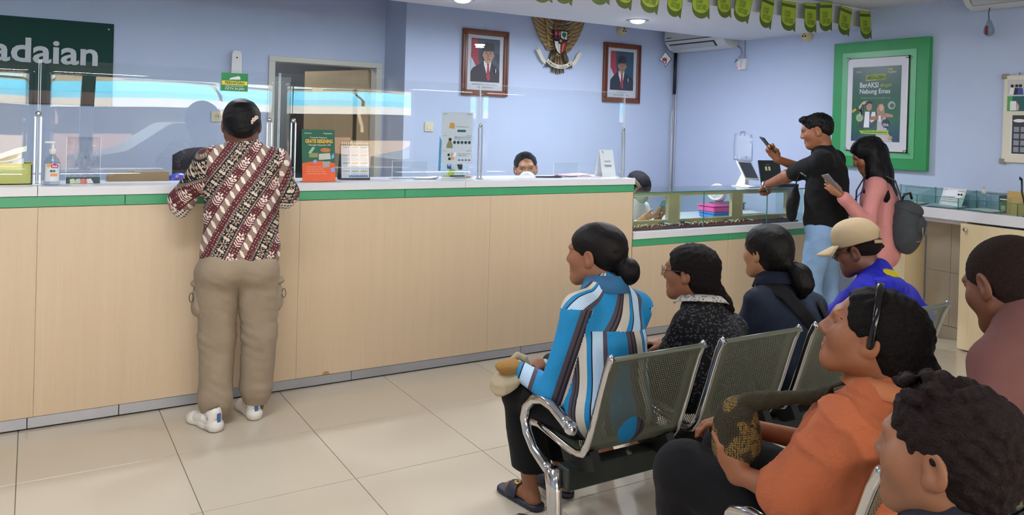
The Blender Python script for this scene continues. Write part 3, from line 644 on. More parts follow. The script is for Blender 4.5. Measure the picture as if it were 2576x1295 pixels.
for k, (x, c) in enumerate(((-.40, C_WHITE), (-.37, C_INK), (-.345, C_BLUE))):
    flat([(x - .02, .17), (x + .02, .17), (x + .014, .215), (x - .012, .22)], c, nb, LB(1.2 + k), 'figure_print'); flat(circ(x, .232, .011, 10), C_HAIR, nb, LB(1.2 + k), 'head_print')
flat(rect(-.40, -.05, -.25, .0), C_WHITE, nb, LB(0), 'sheet'); flat(rect(-.392, -.06, -.243, .026), P_('dark_sheet', '#34343c'), nb, LB(1), 'leaflet')
flat(circ(-.345, -.012, .04, 16, .012), C_WHITE, nb, LB(2.1), 'banner_print')
for r in range(4):
    for c in range(7): flat(rect(-.38 + c * .045, -.345 + c * .045, -.09 - r * .047, -.055 - r * .047), C_GREY, nb, LB(2.1), 'cell_print')
hg = thing('hanging_ornament', 'small clear and red ornament hanging below the right air conditioner', 'ornament', (5.80, 3.03, 2.29))
MB().tube([(0, 0, .14), (.01, .012, .10), (-.006, .0, .07), (.0, .004, .05)], .003, 6).build('cord', M_BLACK, hg)
MB().lathe([(.004, .055), (.012, .05), (.02, .03), (.034, -.01), (.036, -.035), (.025, -.055), (.004, -.065)], 16).build('clear_pouch', m_acrylic('pouch', .12, '#dcdfe2'), hg)
MB().box(-.018, .004, .008, .02, -.05, .01).build('red_card', P_('tag_red', '#a33a35'), hg)
# ------------------------------------------------------------------ bunting
M_FLAG = mat('flag_lime', '#96ab2a', .6, var=.04); M_FLAGD = mat('flag_olive', '#4d5a16', .6, var=.04)
bt = thing('bunting_string', 'white string of the green pennant bunting under the ceiling edge', 'string', (0, 3.99, 0))
FL = [(2.604, 2.25, 4), (2.8, 2.262, -6), (3.033, 2.28, 5), (3.262, 2.275, -8), (3.495, 2.273, -7), (3.704, 2.267, -5), (3.921, 2.277, 2), (4.144, 2.304, 5), (4.369, 2.292, -10), (4.611, 2.271, -8), (4.838, 2.27, -3), (5.075, 2.279, 2), (5.262, 2.307, 6), (5.522, 2.295, -9), (5.747, 2.284, 4)]
MB().tube([(x, -.002, z + .222) for x, z, r in [(2.3, 2.27, 0)] + FL + [(5.895, 2.30, 0)]], .0018, 5).build('cord', C_WHITE, bt)
pl_ = ['leftmost', 'second', 'third', 'fourth', 'fifth', 'sixth', 'seventh', 'eighth', 'ninth', 'tenth', 'eleventh', 'twelfth', 'thirteenth', 'fourteenth', 'rightmost']
_fb = None
for k, (x, z, rot) in enumerate(FL):
    t = thing('pennant', ('%s green bunting pennant from the left on the ceiling string' % pl_[k]) if 0 < k < 14 else '%s green bunting pennant on the ceiling string' % pl_[k], 'pennant', (x, 3.985 + .004 * math.sin(k * 2.1), z + .22), group='green bunting pennants')
    t.rotation_euler = (math.radians(3 * math.sin(k * 1.7)), math.radians(-rot), math.radians(6 * math.sin(k * 2.9)))
    if _fb is None:
        o = [(-.074, 0), (.074, 0), (.074, -.10)] + [(.074, -.226), (.05, -.213)] + [(-.074 + .148 * (.5 + .5 * math.cos(a)), -.160 - .066 * math.sin(a)) for a in np.linspace(.75, math.pi, 9)]
        pcs = []
        pcs.append(flat(o, M_FLAGD, t, T(0, 0, 0) @ FM, 'back_shape', .0006))
        inn = [(-.070, -.002), (.070, -.002), (.070, -.13)] + [(.07 * math.cos(a), -.135 - .052 * math.sin(a)) for a in np.linspace(.1, math.pi - .1, 11)] + [(-.070, -.13)]
        pcs.append(flat(inn, M_FLAG, t, T(0, -.0008, 0) @ FM, 'lime_field', .0006))
        pcs.append(flat(rect(-.070, .070, -.045, -.022), M_FLAGD, t, T(0, -.0016, 0) @ FM, 'dark_band', .0005))
        a = tfit('123', -.042, .022, -.122, -.072, T(0, -.0016, 0) @ FM, M_FLAGD, t, bold=.065, shear=.12); b_ = tfit('GO!!!', -.044, .05, -.168, -.126, T(0, -.0016, 0) @ FM, M_FLAGD, t, bold=.065, shear=.12)
        c_ = tfit('123', -.040, .020, -.120, -.074, T(0, -.0019, 0) @ FM, M_FLAG, t, bold=.0, shear=.12); e_ = tfit('GO!!!', -.042, .048, -.166, -.128, T(0, -.0019, 0) @ FM, M_FLAG, t, bold=.0, shear=.12)
        _fb = t
    else:
        for ch in _fb.children:
            q = ch.copy(); COL.objects.link(q); q.parent = t
# ------------------------------------------------------------------ acrylic shields on the counter
def shield(x0, x1, ang, label, bow=.0):
    t = thing('acrylic_shield', label, 'screen', ((x0 + x1) / 2, 4.462, ZT + .0005), math.radians(ang), group='clear acrylic shields on the counter')
    w = (x1 - x0) / 2 - .002; N = 18
    pr = lambda i, j: (-w + 2 * w * i / N, bow * math.sin(math.pi * i / N) + .12 * bow * math.sin(5 * i / N + 2 * j / 8) * (j / 8) ** 2, .008 + .602 * j / 8)
    b = MB(); b.sheet([[pr(i, j) for j in range(9)] for i in range(N + 1)], .0035); b.build('pane', M_ACR, t)
    MB().box(-w, w, -.0008, .0028, .6098, .6112).build('top_edge', M_AEDGE, t) if bow == 0 else None
    for s in (-1, 1): MB().box(s * w - .0012, s * w + .0012, -.001, .003, .008, .609).build('side_edge', M_AEDGE, t)
    return t
shield(-1.16, .026, .0, 'clear acrylic counter shield at the left picture edge', .0035)
shield(.030, 1.185, .6, 'clear acrylic counter shield in front of the customer in the patterned blouse', .004)
shield(1.189, 2.47, -.8, 'clear acrylic counter shield in front of the open doorway', .003)
shield(2.474, 3.682, .3, 'clear acrylic counter shield in front of the masked teller')
M_BRK2 = mat('bracket_metal', '#b9bec6', .3, .6, var=.03)
def post(x, label, lean=0.0):
    t = thing('shield_post', label, 'post', (x, 4.452, ZT), group='metal posts holding the acrylic shields')
    for s in (-1, 1): MB().prism([(-.016, 0), (-.008, 0), (-.006, .33), (-.010, .338), (-.014, .33)], .0 + s * .012 - .0035, s * .012 + .0035, 'x').build('upright', M_BRK2, t)
    MB().box(-.019, .019, -.028, .004, .0005, .006, ch=.001).build('foot_plate', M_BRK2, t)
    MB().lathe([(.0, 0), (.013, 0), (.013, .003), (.005, .006)], 14, (0, -.009, .345), 'y').build('cap_disc', M_CHROME, t)
    for s in (-1, 1): MB().lathe([(.004, 0), (.004, .002), (.002, .003)], 8, (s * .012, -.016, .055), 'y').build('screw', M_STEEL, t)
for x, l in ((.026, 'metal shield post beside the soap bottle'), (1.128, 'metal shield post right behind the standing customer'), (1.262, 'metal shield post beside the orange leaflet stand'), (2.472, 'metal shield post right of the white leaflets'), (3.655, 'metal shield post at the end of the high counter')): post(x, l)
cs = thing('cctv_sign', 'small green and yellow CCTV warning sign on the acrylic shield', 'sign', (.938, 4.452, 1.692))
flat(rect(-.07, .07, -.049, .049), P_('cctv_green', '#178a4c'), cs, FM, 'sheet', .002)
CL = lambda k: T(0, -.0022 - .0006 * k, 0) @ FM
flat(rect(-.067, .067, -.016, .006), C_YEL, cs, CL(0), 'yellow_band', .0005); tfit('PERHATIAN', -.05, .05, -.012, .003, CL(2), C_DGREEN, cs, d=.0003, bold=.02); tfit('CCTV 24 JAM', -.05, .05, -.045, -.03, CL(0), C_WHITE, cs, bold=.02); tfit('AREA INI DIAWASI', -.05, .045, -.026, -.019, CL(0), C_WHITE, cs)
flat([(-.022, .022), (.02, .034), (.028, .028), (.03, .016), (.01, .014), (-.008, .014), (-.03, .012)], C_WHITE, cs, CL(0), 'camera_symbol', .0005)
# ------------------------------------------------------------------ things on the counter
def m_basket():
    m, t = custom('basket_lime'); v = t.coord('Object', (150, 150, 150)); vv = t.vor(v, 1.0, rnd=0.0)
    t.col(t.mix(t.math('LESS_THAN', vv.outputs['Distance'], .33), lin('#c6c66a'), lin('#757a32'))); t.b.inputs['Roughness'].default_value = .4; return m
bs = thing('basket', 'lime green perforated plastic basket on the counter', 'basket', (-.16, 4.57, ZT))
mb = m_basket(); hw, hd, hh = .165, .09, .095
MB().box(-hw, hw, -hd, -hd + .004, 0, hh).build('side', mb, bs); MB().box(-hw, hw, hd - .004, hd, 0, hh).build('side', mb, bs)
MB().box(-hw, -hw + .004, -hd, hd, 0, hh).build('side', mb, bs); MB().box(hw - .004, hw, -hd, hd, 0, hh).build('side', mb, bs); MB().box(-hw, hw, -hd, hd, 0, .004).build('bottom', mb, bs)
for a, b_, c, d_ in ((-hw - .004, hw + .004, -hd - .004, -hd + .006), (-hw - .004, hw + .004, hd - .006, hd + .004), (-hw - .004, -hw + .006, -hd, hd), (hw - .006, hw + .004, -hd, hd)): MB().box(a, b_, c, d_, hh, hh + .006, ch=.002).build('rim', mat('basket_rim', '#c2c566', .4, var=.04), bs)
bp = thing('basket_papers', 'pale papers lying in the lime green basket', 'paper', (-.17, 4.57, ZT + .075))
for k in range(4): MB().sheet([[(-.13 + .05 * i + .01 * k, -.075 + .03 * j, .008 * k + .012 * math.sin(i + k) + .004 * j + .01 * i * (k % 2)) for j in range(6)] for i in range(6)], .0008).build('sheet', P_('paper_tint%d' % k, ['#e6ecc9', '#f0f2ea', '#dde7f0', '#eef0d2'][k]), bp)
so = thing('sanitizer_bottle', 'clear pump bottle of hand sanitizer with colourful label', 'bottle', (.088, 4.415, ZT))
M_CLP = m_acrylic('clear_bottle', .03, '#eef2f6')
bo = MB(); bo.lathe([(.030, 0), (.033, .006), (.033, .11), (.026, .13), (.014, .142), (.013, .155)], 24)
for i, v in enumerate(bo.v): bo.v[i] = (v[0] * 1.05, v[1] * .72, v[2])
bo.build('bottle', M_CLP, so); MB().lathe([(.015, .15), (.016, .172), (.011, .176), (.006, .178), (.006, .205)], 16).build('pump_collar', M_OFFW, so)
MB().box(-.034, .012, -.008, .008, .203, .213, ch=.003).build('pump_head', M_OFFW, so); MB().tube([(0, 0, .15), (.004, 0, .08), (-.016, 0, .012)], .003, 6).build('dip_tube', M_OFFW, so)
MB().prism([(.028 * math.cos(a) * 1.2, -.0245 * math.sin(a) - .0005) for a in np.linspace(.35, 2.8, 12)] + [(.028 * math.cos(a) * 1.2, -.0235 * math.sin(a)) for a in np.linspace(2.8, .35, 12)], .02, .105, 'z').build('label', P_('soap_label', '#d6d9de'), so)
SL = T(0, -.0262, 0) @ FM
flat([(-.004, .085), (.024, .085), (.026, .10), (.01, .106), (-.006, .10)], P_('label_magenta', '#a52a66'), so, SL, 'brand_patch'); tfit('Sleek', -.001, .022, .089, .099, SL, C_WHITE, so, d=.0014, bold=.02)
flat(circ(-.013, .098, .01, 8), P_('flower_orange', '#d99a3a'), so, SL, 'flower'); flat(circ(-.004, .07, .006, 10), C_TEAL, so, SL, 'mark'); flat(circ(.008, .07, .006, 10), C_GRN, so, SL, 'mark'); flat(rect(-.008, .022, .045, .058), P_('flower_orange2', '#d88a5a'), so, SL, 'print')
pb = thing('plastic_sleeve', 'clear plastic sleeve with dark green picture strip standing on the counter', 'plastic sleeve', (.225, 4.49, ZT))
def m_sleeve():
    m = m_acrylic('sleeve_plastic', .09, '#e6eaf2', .16); t = m.node_tree; n = t.nodes.new('ShaderNodeTexNoise'); n.inputs['Scale'].default_value = 9; b = t.nodes.new('ShaderNodeBump'); b.inputs['Strength'].default_value = .8; b.inputs['Distance'].default_value = .02
    t.links.new(n.outputs[0], b.inputs['Height'])
    for x in t.nodes:
        if x.type == 'BSDF_GLOSSY': t.links.new(b.outputs[0], x.inputs['Normal'])
    return m
MB().sheet([[(-.075 + .015 * i, .012 * j / 8 + .004 * math.sin(i * 1.3 + j), .0005 + .029 * j) for j in range(9)] for i in range(11)], .0012).build('sleeve', m_sleeve(), pb)
MB().box(-.075, .075, -.004, -.003, .001, .032).build('green_strip', C_DGREEN, pb)
for k, (x, c) in enumerate(((-.045, P_('petal', '#d8d6b0')), (-.02, P_('petal2', '#c8d0c0')), (.0, C_PINK), (.018, P_('petal3', '#d86a5a')), (.03, C_WHITE))): flat([(x - .012, .002), (x + .016, .003), (x + .004, .026), (x - .014, .022)], c, pb, T(0, -.0042 - .0009 * k, 0) @ FM, 'flower_print')
tfit('A', .004, .014, .125, .14, T(0, .002, 0) @ FM, C_INK, pb)
for s in (-.075, .075): MB().box(s - .001, s + .001, .0, .012, .001, .232).build('seam', M_AEDGE, pb)
pk = thing('paper_parcel', 'brown kraft paper parcel lying on the counter', 'parcel', (.49, 4.66, ZT))
MB().prism([(-.145, 0), (.15, 0), (.15, .045), (.135, .05), (-.10, .042), (-.135, .03), (-.145, .018)], -.06, .06, 'y').build('wrap', mat('kraft', '#8d7350', .75, var=.12, bump=.4, bscale=25), pk)
MB().box(-.02, .02, -.0605, .0605, .0462, .0505).build('tape', mat('tape_brown', '#a08660', .3), pk)
bpk = thing('blue_packet', 'blue plastic snack packet beside the brown parcel', 'packet', (.70, 4.65, ZT))
MB().sheet([[(-.055 + .011 * i, -.035 + .07 * j / 6, .002 + .038 * math.sin(math.pi * j / 6) * (.55 + .45 * math.sin(math.pi * i / 10))) for j in range(7)] for i in range(11)], .002).build('wrapper', mat('packet_blue', '#2b45b4', .3, var=.1), bpk)
flat(circ(-.02, .022, .008, 10), C_PINK, bpk, T(0, -.0385, 0) @ FM, 'print')
oc = thing('office_chair', 'black office chair back rising behind the counter', 'chair', (.965, 5.25, 0))
bk_ = MB(); bk_.sheet([[(-.20 + .04 * i, .05 * math.cos((i - 5) / 5 * 1.2) - .05, .72 + .585 * (j / 8) - .05 * (abs(i - 5) / 5) ** 3 * (j / 8) ** 3) for j in range(9)] for i in range(11)], .06); bk_.build('backrest', mat('chair_fabric', '#16171f', .8, var=.1), oc)
MB().box(-.22, .22, -.45, .02, .44, .52, ch=.02).build('seat', MATS['chair_fabric'], oc); MB().cyl((0, -.2, .1), (0, -.2, .44), .03).build('gas_lift', M_BLACK, oc)
MB().box(-.03, .03, .0, .03, .5, .8).build('back_bar', M_BLACK, oc)
for k in range(5):
    a = k * 2 * math.pi / 5; MB().tube([(0, -.2, .1), (.28 * math.cos(a), -.2 + .28 * math.sin(a), .06)], [.025, .015], 8).build('foot', M_BLACK, oc); MB().lathe([(.02, -.03), (.03, -.015), (.03, .015), (.02, .03)], 12, (.28 * math.cos(a), -.2 + .28 * math.sin(a), .031), 'x').build('castor', M_BLACK, oc)
# green and orange leaflet on stand
ls = thing('leaflet_stand', 'upright green and orange loan leaflet in a clear stand', 'leaflet', (1.40, 4.385, ZT), math.radians(-2))
Ml = Matrix.Rotation(math.radians(-9), 4, 'X') @ FM; q = lambda k: T(0, .0, 0) @ Ml @ T(0, 0, .001 + .0008 * k)
w = .095
flat(rect(-w, w, .002, .30), P_('leaf_green', '#155c46'), ls, Ml, 'sheet', .0015)
flat([(-w, .002), (w, .002), (w, .105)] + [(x, .105 + .014 * math.cos(x / w * 1.5)) for x in np.linspace(w, -w, 10)], C_ORG, ls, q(1), 'orange_field')
tfit('Transaksi Pinjaman', -.05, .05, .247, .258, q(1), C_WHITE, ls); tfit('GRATIS REKENING', -.075, .082, .222, .244, q(1), P_('gold_text', '#f0b52c'), ls, bold=.03); tfit('Tabungan Simpedes UMi', -.06, .07, .204, .216, q(1), C_WHITE, ls)
tfit('bumn', -.078, -.04, .275, .283, q(1), C_WHITE, ls); tfit('Pegadaian', .03, .08, .272, .283, q(1), C_WHITE, ls)
flat([(-.06, .165), (-.035, .20), (-.02, .195), (-.045, .16)], C_MINT, ls, q(1), 'phone_print'); flat(rect(-.055, -.005, .14, .165), P_('coins', '#8c8a5a'), ls, q(1.5), 'coins_print'); flat(circ(.04, .182, .03, 14, .013), P_('bowl', '#b8743a'), ls, q(1), 'bowl_print'); flat([(.0, .125), (.07, .13), (.065, .165), (.0, .16)], P_('cardp', '#b9bdb4'), ls, q(2), 'card_print')
flat([(.022, .08), (.06, .085), (.066, .118), (.02, .115)], P_('cardp2', '#a49c98'), ls, q(2.4), 'bag_print'); flat([(.075, .13), (.09, .14), (.088, .165), (.072, .15)], P_('ribb', '#7f9fe0'), ls, q(2), 'ribbon_print'); flat([(-.03, .105), (-.012, .11), (-.014, .128), (-.032, .122)], P_('ribb', '#7f9fe0'), ls, q(2), 'ribbon_print'); flat([(.07, .055), (.092, .06), (.09, .085), (.068, .078)], P_('ribb', '#7f9fe0'), ls, q(2), 'ribbon_print')
for k in range(4): tfit('- bebas biaya dan mudah', -.075, .015 + .01 * k, .082 - .013 * k, .089 - .013 * k, q(2), P_('peach', '#f4c9a8'), ls)
MB().box(-w - .004, w + .006, -.012, .06, .0, .003).build('stand_base', M_ACR, ls); MB().prism([(.01, .0), (.06, .0), (.058, .003), (.048, .25), (.045, .25)], -.02, .02, 'x').build('stand_prop', M_AEDGE, ls)
# desk calendar
cl = thing('desk_calendar', 'spiral-bound white desk calendar standing on the counter', 'calendar', (1.655, 4.492, ZT), math.radians(-6))
Mc = Matrix.Rotation(math.radians(-10), 4, 'X') @ FM; Mb = Matrix.Rotation(math.radians(14), 4, 'X') @ FM
flat(rect(-.088, .088, 0, .215), M_BLACK, cl, Mc, 'front_board', .002); flat(rect(-.088, .088, 0, .217), M_BLACK, cl, T(0, .092, 0) @ Mb, 'rear_board', .002); MB().box(-.088, .088, -.003, .095, 0, .002).build('foot_board', M_BLACK, cl)
qc = lambda k: Mc @ T(0, 0, .0022 + .0008 * k)
flat(rect(-.083, .083, .012, .206), P_('cal_page', '#d9dcec'), cl, qc(0), 'page')
for r in range(4):
    for c in range(3):
        x0 = -.076 + c * .054; y1 = .2 - r * .048; flat(rect(x0, x0 + .042, y1 - .007, y1), C_GOLD if (r + c) % 2 else P_('calh', '#9a9d6a'), cl, qc(1), 'month_bar')
        tfit('1 2 3 4 5 6 7\n8 9 10 11 12 13\n15 16 17 18 19 20\n22 23 24 25 26 27', x0, x0 + .042, y1 - .038, y1 - .011, qc(1), C_GREY, cl)
tfit('~~~~~~~~~', -.04, .076, .014, .03, qc(1.6), C_BLUE, cl)
for k in range(14): MB().tube([(-.076 + k * .0117, .035 + .010 * math.cos(a), .213 + .010 * math.sin(a)) for a in np.linspace(0, 2 * math.pi, 9)], .0014, 5).build('spiral_ring', M_OFFW, cl)
# small acrylic leaflet holders and white leaflets
ah = thing('clear_card_holder', 'empty clear acrylic card holder behind the desk calendar', 'card holder', (2.02, 4.52, ZT))
MB().box(-.118, .118, 0, .003, .003, .112).build('pane', M_ACR, ah); MB().box(-.119, .119, -.0005, .0035, .112, .1135).build('top_edge', M_AEDGE, ah); MB().box(-.12, -.1185, -.0005, .0035, 0, .113).build('side_edge', M_AEDGE, ah); MB().box(-.119, .119, -.0, .05, 0, .003).build('base', M_ACR, ah)
ah2 = thing('clear_card_holder', 'empty clear acrylic card holder beside the masked teller', 'card holder', (3.20, 4.50, ZT))
MB().box(-.105, .105, 0, .003, .003, .105).build('pane', M_ACR, ah2); MB().box(-.106, .106, -.0005, .0035, .105, .1065).build('top_edge', M_AEDGE, ah2)
for s in (-.106, .106): MB().box(s - .0008, s + .0008, -.0005, .0035, 0, .105).build('side_edge', M_AEDGE, ah2)
MB().box(-.105, .105, 0, .05, 0, .003).build('base', M_ACR, ah2)
lh = thing('hanging_leaflets', 'column of white leaflets in clear pockets taped to the shield', 'leaflets', (2.303, 4.437, ZT))
Ll = lambda k: T(0, .004 - .001 * k, 0) @ FM; LW = .108
for k, (y0, y1) in enumerate(((.29, .425), (.195, .288), (.098, .192))):
    flat(rect(-LW, LW, y0, y1), P_('leaf_white', '#d3d9e4'), lh, Ll(0), 'leaflet'); MB().box(-LW - .008, LW + .008, .0012, .0016, y0 - .003, y1 + .002).build('pocket', M_ACR, lh); MB().box(-LW - .008, LW + .008, .001, .002, y0 - .003, y0 - .0015).build('pocket_edge', M_AEDGE, lh)
    tfit('Pegadaian', .066, .10, y1 - .014, y1 - .008, Ll(1), C_INK, lh); tfit('Danantara', -.098, -.074, y1 - .014, y1 - .009, Ll(1), C_INK, lh)
tfit('Upgrade Akun Premium!', -.02, .10, .262, .272, Ll(1), C_TEAL, lh); tfit('Makin mudah, aman dan Hemat!', -.024, .10, .252, .259, Ll(1), C_TEAL, lh)
for k in range(5): flat(circ(-.018 + k * .0265, .234, .0105, 14), P_('disc_navy', '#24404e'), lh, Ll(1.1), 'disc_print')
flat([(-.075, .198), (-.03, .198), (-.034, .228), (-.046, .245), (-.062, .24), (-.072, .22)], P_('khaki', '#8f8a62'), lh, Ll(1.1), 'person_print'); flat(circ(-.05, .252, .011, 10), C_HAIR, lh, Ll(2), 'head_print')
tfit('Gadai mudah langsung', .01, .095, .158, .165, Ll(1), C_TEAL, lh); tfit('& Makin Nyaman', .01, .07, .147, .154, Ll(1), C_INK, lh, bold=.01)
for k in range(4): flat(circ(.018 + k * .024, .122, .009, 10, .004), P_('disc_navy', '#24404e'), lh, Ll(1.1), 'disc_print')
flat([(-.05, .12), (-.02, .125), (-.012, .165), (-.04, .17)], C_SKIN2, lh, Ll(1.1), 'hand_print'); flat(circ(-.052, .13, .009, 10), C_TEAL, lh, Ll(2), 'disc_print'); flat(circ(-.058, .155, .009, 10), C_TEAL, lh, Ll(2), 'disc_print'); flat([(-.03, .14), (-.006, .145), (-.002, .17), (-.02, .172)], C_WHITE, lh, Ll(2), 'phone_print')
flat([(-.06, .325), (-.02, .32), (-.02, .355), (-.05, .36)], P_('lf_or', '#d9a24f'), lh, Ll(1.1), 'print'); flat(rect(.0, .06, .30, .315), C_TEAL, lh, Ll(1.1), 'button_print'); tfit('Cairkan saldo sekarang', -.01, .08, .33, .337, Ll(1), C_TEAL, lh)
lb = thing('leaflet_box', 'clear leaflet holder with blue and white brochures on the counter', 'leaflet holder', (2.315, 4.50, ZT))
flat(rect(-.085, .085, .008, .13), P_('bro_pale', '#cfe3f2'), lb, FM, 'brochure', .004); Lq = lambda k: T(0, -.0045 - .0009 * k, 0) @ FM
flat([(-.05, .065), (-.02, .06), (-.02, .11), (-.05, .115)], P_('card_blue', '#2b62b4'), lb, Lq(0), 'blue_card'); flat([(.01, .12), (.06, .125), (.06, .06), (.035, .055)], P_('dkphone', '#37313a'), lb, Lq(0), 'phone_print'); flat([(-.04, .02), (.0, .02), (.01, .055), (-.02, .065), (-.045, .045)], C_LIME, lb, Lq(0), 'green_print'); flat(rect(-.08, -.03, .012, .022), C_YEL, lb, Lq(1), 'bar'); flat(rect(-.03, .08, .012, .022), C_NAVY, lb, Lq(1), 'bar')
tfit('BRI', -.045, -.025, .08, .092, Lq(1), C_WHITE, lb, bold=.02); tfit('Tabungan Emas', -.02, .07, .034, .042, Lq(1.5), C_INK, lb)
flat([(-.105, .05), (-.088, .05), (-.086, .24), (-.1, .27)], P_('cyan', '#3f9fc4'), lb, T(0, .012, 0) @ FM, 'blue_brochure', .002)
MB().box(-.095, .095, -.012, -.0095, 0, .06).build('front_pane', M_ACR, lb); MB().box(-.095, .095, -.012, .04, 0, .003).build('base', M_AEDGE, lb)
def papers(x, y, z, w, d, n, cols, name, label, rz=0):
    t = thing(name, label, 'papers', (x, y, z), math.radians(rz))
    for k in range(n):
        a = random.uniform(-.2, .2); M_ = T(random.uniform(-.01, .01), random.uniform(-.01, .01), .0016 + .0026 * k) @ Matrix.Rotation(a, 4, 'Z')
        b = MB(); b.sheet([[M_ @ Vector((-w / 2 + w * i / 5, -d / 2 + d * j / 5, .004 * (1 + math.sin(i * 1.2 + k)) * (i / 5) ** 2 + .002 * (j / 5) * (k % 2))) for j in range(6)] for i in range(6)], .0007); b.build('sheet', cols[k % len(cols)], t)
papers(2.12, 4.52, ZT, .16, .10, 3, [C_WHITE, C_PALE, C_WHITE], 'loose_papers', 'loose white papers left of the leaflet holder')
papers(2.40, 4.58, ZT, .12, .14, 4, [C_WHITE, P_('kraft_p', '#b08a50')], 'loose_papers', 'loose papers right of the leaflet holder')
papers(3.33, 4.60, ZT, .24, .16, 4, [P_('pinkp', '#e3b5cb'), C_WHITE, P_('pinkp2', '#d9a8c0')], 'pink_forms', 'pink and white forms left of the name card')
stp = thing('ballpoint_pen', 'black ballpoint pen lying beside the masked teller', 'pen', (3.03, 4.47, ZT + .006)); MB().tube([(-.09, .02, 0), (.06, -.01, 0)], .0055, 8).build('barrel', M_BLACK, stp); MB().tube([(.058, -.0096, 0), (.085, -.015, 0), (.10, -.018, 0)], [.0055, .006, .003], 8).build('cap', C_NAVY, stp); MB().tube([(-.09, .02, 0), (-.10, .022, 0)], [.0045, .001], 8).build('tip', M_STEEL, stp)
nc = thing('name_card', 'folded white name card standing at the counter end', 'name card', (3.567, 4.482, ZT), math.radians(6))
Mn = Matrix.Rotation(math.radians(-12), 4, 'X') @ FM
flat(rect(-.068, .068, 0, .198), M_PAPER, nc, Mn, 'front_leaf', .001); flat(rect(-.068, .068, 0, .198), M_PAPER, nc, T(0, .083, 0) @ Matrix.Rotation(math.radians(12), 4, 'X') @ FM, 'rear_leaf', .001)
nq = Mn @ T(0, 0, .0012); tfit('PENAKSIR', -.03, .03, .108, .117, nq, C_INK, nc); tfit('TRISNA', -.036, .036, .072, .088, nq, C_INK, nc, bold=.01); tfit('Pegadaian', -.045, -.025, .172, .178, nq, C_INK, nc); flat(rect(-.043, -.034, .181, .187), C_DGREEN, nc, nq, 'logo_mark')
# ------------------------------------------------------------------ jewellery display case
dcs = thing('display_case', 'glass-topped jewellery display case with cream framed sliding windows', 'display case', (0, 0, .763)); M_FRC = mat('case_frame', '#bda983', .45, var=.06); YD = 4.50
MB().box(3.672, 5.56, 4.335, 4.72, .272, .281).build('glass_top', M_GLASS, dcs); MB().box(3.672, 5.56, 4.331, 4.335, .272, .281).build('glass_top_edge', M_GEDGE, dcs)
MB().box(3.672, 5.52, 4.338, 4.344, .001, .271).build('front_glass', M_GLASS, dcs)
for x in (4.375, 5.078): MB().box(x - .0015, x + .0015, 4.337, 4.345, .001, .271).build('glass_joint', M_GEDGE, dcs)
MB().box(5.515, 5.52, 4.345, 4.62, .001, .271).build('end_glass', M_GLASS, dcs)
fr = [(3.672, 4.205, 4.155), (4.205, 4.895, 4.842), (4.895, 5.56, 5.495)]
for a, b_, r in fr:
    L_ = a + .075; MB().box(a, b_, YD, YD + .022, .0, .05).build('bottom_rail', M_FRC, dcs); MB().box(a, b_, YD, YD + .022, .232, .268).build('top_rail', M_FRC, dcs)
    MB().box(a, L_, YD, YD + .022, .05, .232).build('stile', M_FRC, dcs); MB().box(r, b_, YD, YD + .022, .05, .232).build('stile', M_FRC, dcs)
    MB().box(L_ - .008, L_, YD - .006, YD, .045, .237).build('window_bead', mat('bead_pale', '#d2c6a6', .4), dcs); MB().box(r, r + .008, YD - .006, YD, .045, .237).build('window_bead', MATS['bead_pale'], dcs); MB().box(L_, r, YD - .006, YD, .044, .052).build('window_bead', MATS['bead_pale'], dcs); MB().box(L_, r, YD - .006, YD, .23, .238).build('window_bead', MATS['bead_pale'], dcs)
    for x in (a + .10, r - .06):
        if x < 3.8: continue
        MB().box(x - .03, x + .03, YD - .012, YD, .012, .034, ch=.002).build('lock_bar', M_STEEL, dcs); MB().cyl((x + .02, YD - .012, .022), (x + .05, YD - .05, .016), .008, n=10).build('lock_pin', M_STEEL, dcs)
MB().box(3.672, 5.5, YD - .004, YD + .03, -.0, .008).build('track', M_FRC, dcs)
# trays with jewellery
M_VEL = mat('maroon_velvet', '#5a2433', .85, var=.15); M_VEL2 = mat('purple_velvet', '#4b2a56', .85, var=.15); M_JG = mat('jewel_gold', '#e8cf8a', .2, 1.0, var=.1)
for k, (x0, x1) in enumerate(((3.69, 4.15), (4.16, 4.62), (4.63, 5.02), (5.04, 5.48))):
    tr = thing('jewellery_tray', ['maroon jewellery tray nearest the high counter', 'maroon jewellery tray second from the high counter', 'maroon jewellery tray in the middle of the case', 'purple empty jewellery tray beside the person in black'][k], 'tray', ((x0 + x1) / 2, 4.42, .7635), group='jewellery trays in the display case'); w_ = (x1 - x0) / 2
    vm = M_VEL if k < 3 else M_VEL2
    MB().box(-w_, w_, -.06, .06, 0, .006).build('bed', vm, tr)
    for s in (-1, 1): MB().box(-w_, w_, s * .062 - .003, s * .062 + .003, 0, .014).build('rim', vm, tr)
    for r in range(3): MB().cyl((-w_, -.035 + r * .035, .006), (w_, -.035 + r * .035, .006), .008, n=8).build('roll', vm, tr)
    if k < 3:
        for j in range(26 if k < 2 else 12):
            rg = thing('gold_ring', ['small gold ring in the tray nearest the high counter', 'small gold ring in the second jewellery tray', 'small gold ring in the middle jewellery tray'][k], 'ring', ((x0 + x1) / 2 + random.uniform(-w_ + .02, w_ - .02), 4.42 + random.choice((-.035, 0, .035)), .777), random.uniform(-.4, .4), group='gold rings in tray %s' % ['one', 'two', 'three'][k])
            if j == 0 and k == 0:
                ro = MB().tube([(.008 * math.cos(a), 0, .008 * math.sin(a)) for a in np.linspace(0, 2 * math.pi, 13)], .0019, 6).build('band', M_JG, rg); rs = MB().lathe([(.002, .007), (.005, .010), (.001, .014)], 8).build('stone', mat('jewel_stone', '#f4f2ea', .05, .3, var=0), rg); RB = (ro.data, rs.data)
            else: link('band', RB[0], None, rg); link('stone', RB[1], None, rg)
            rg.scale = (1.25,) * 3
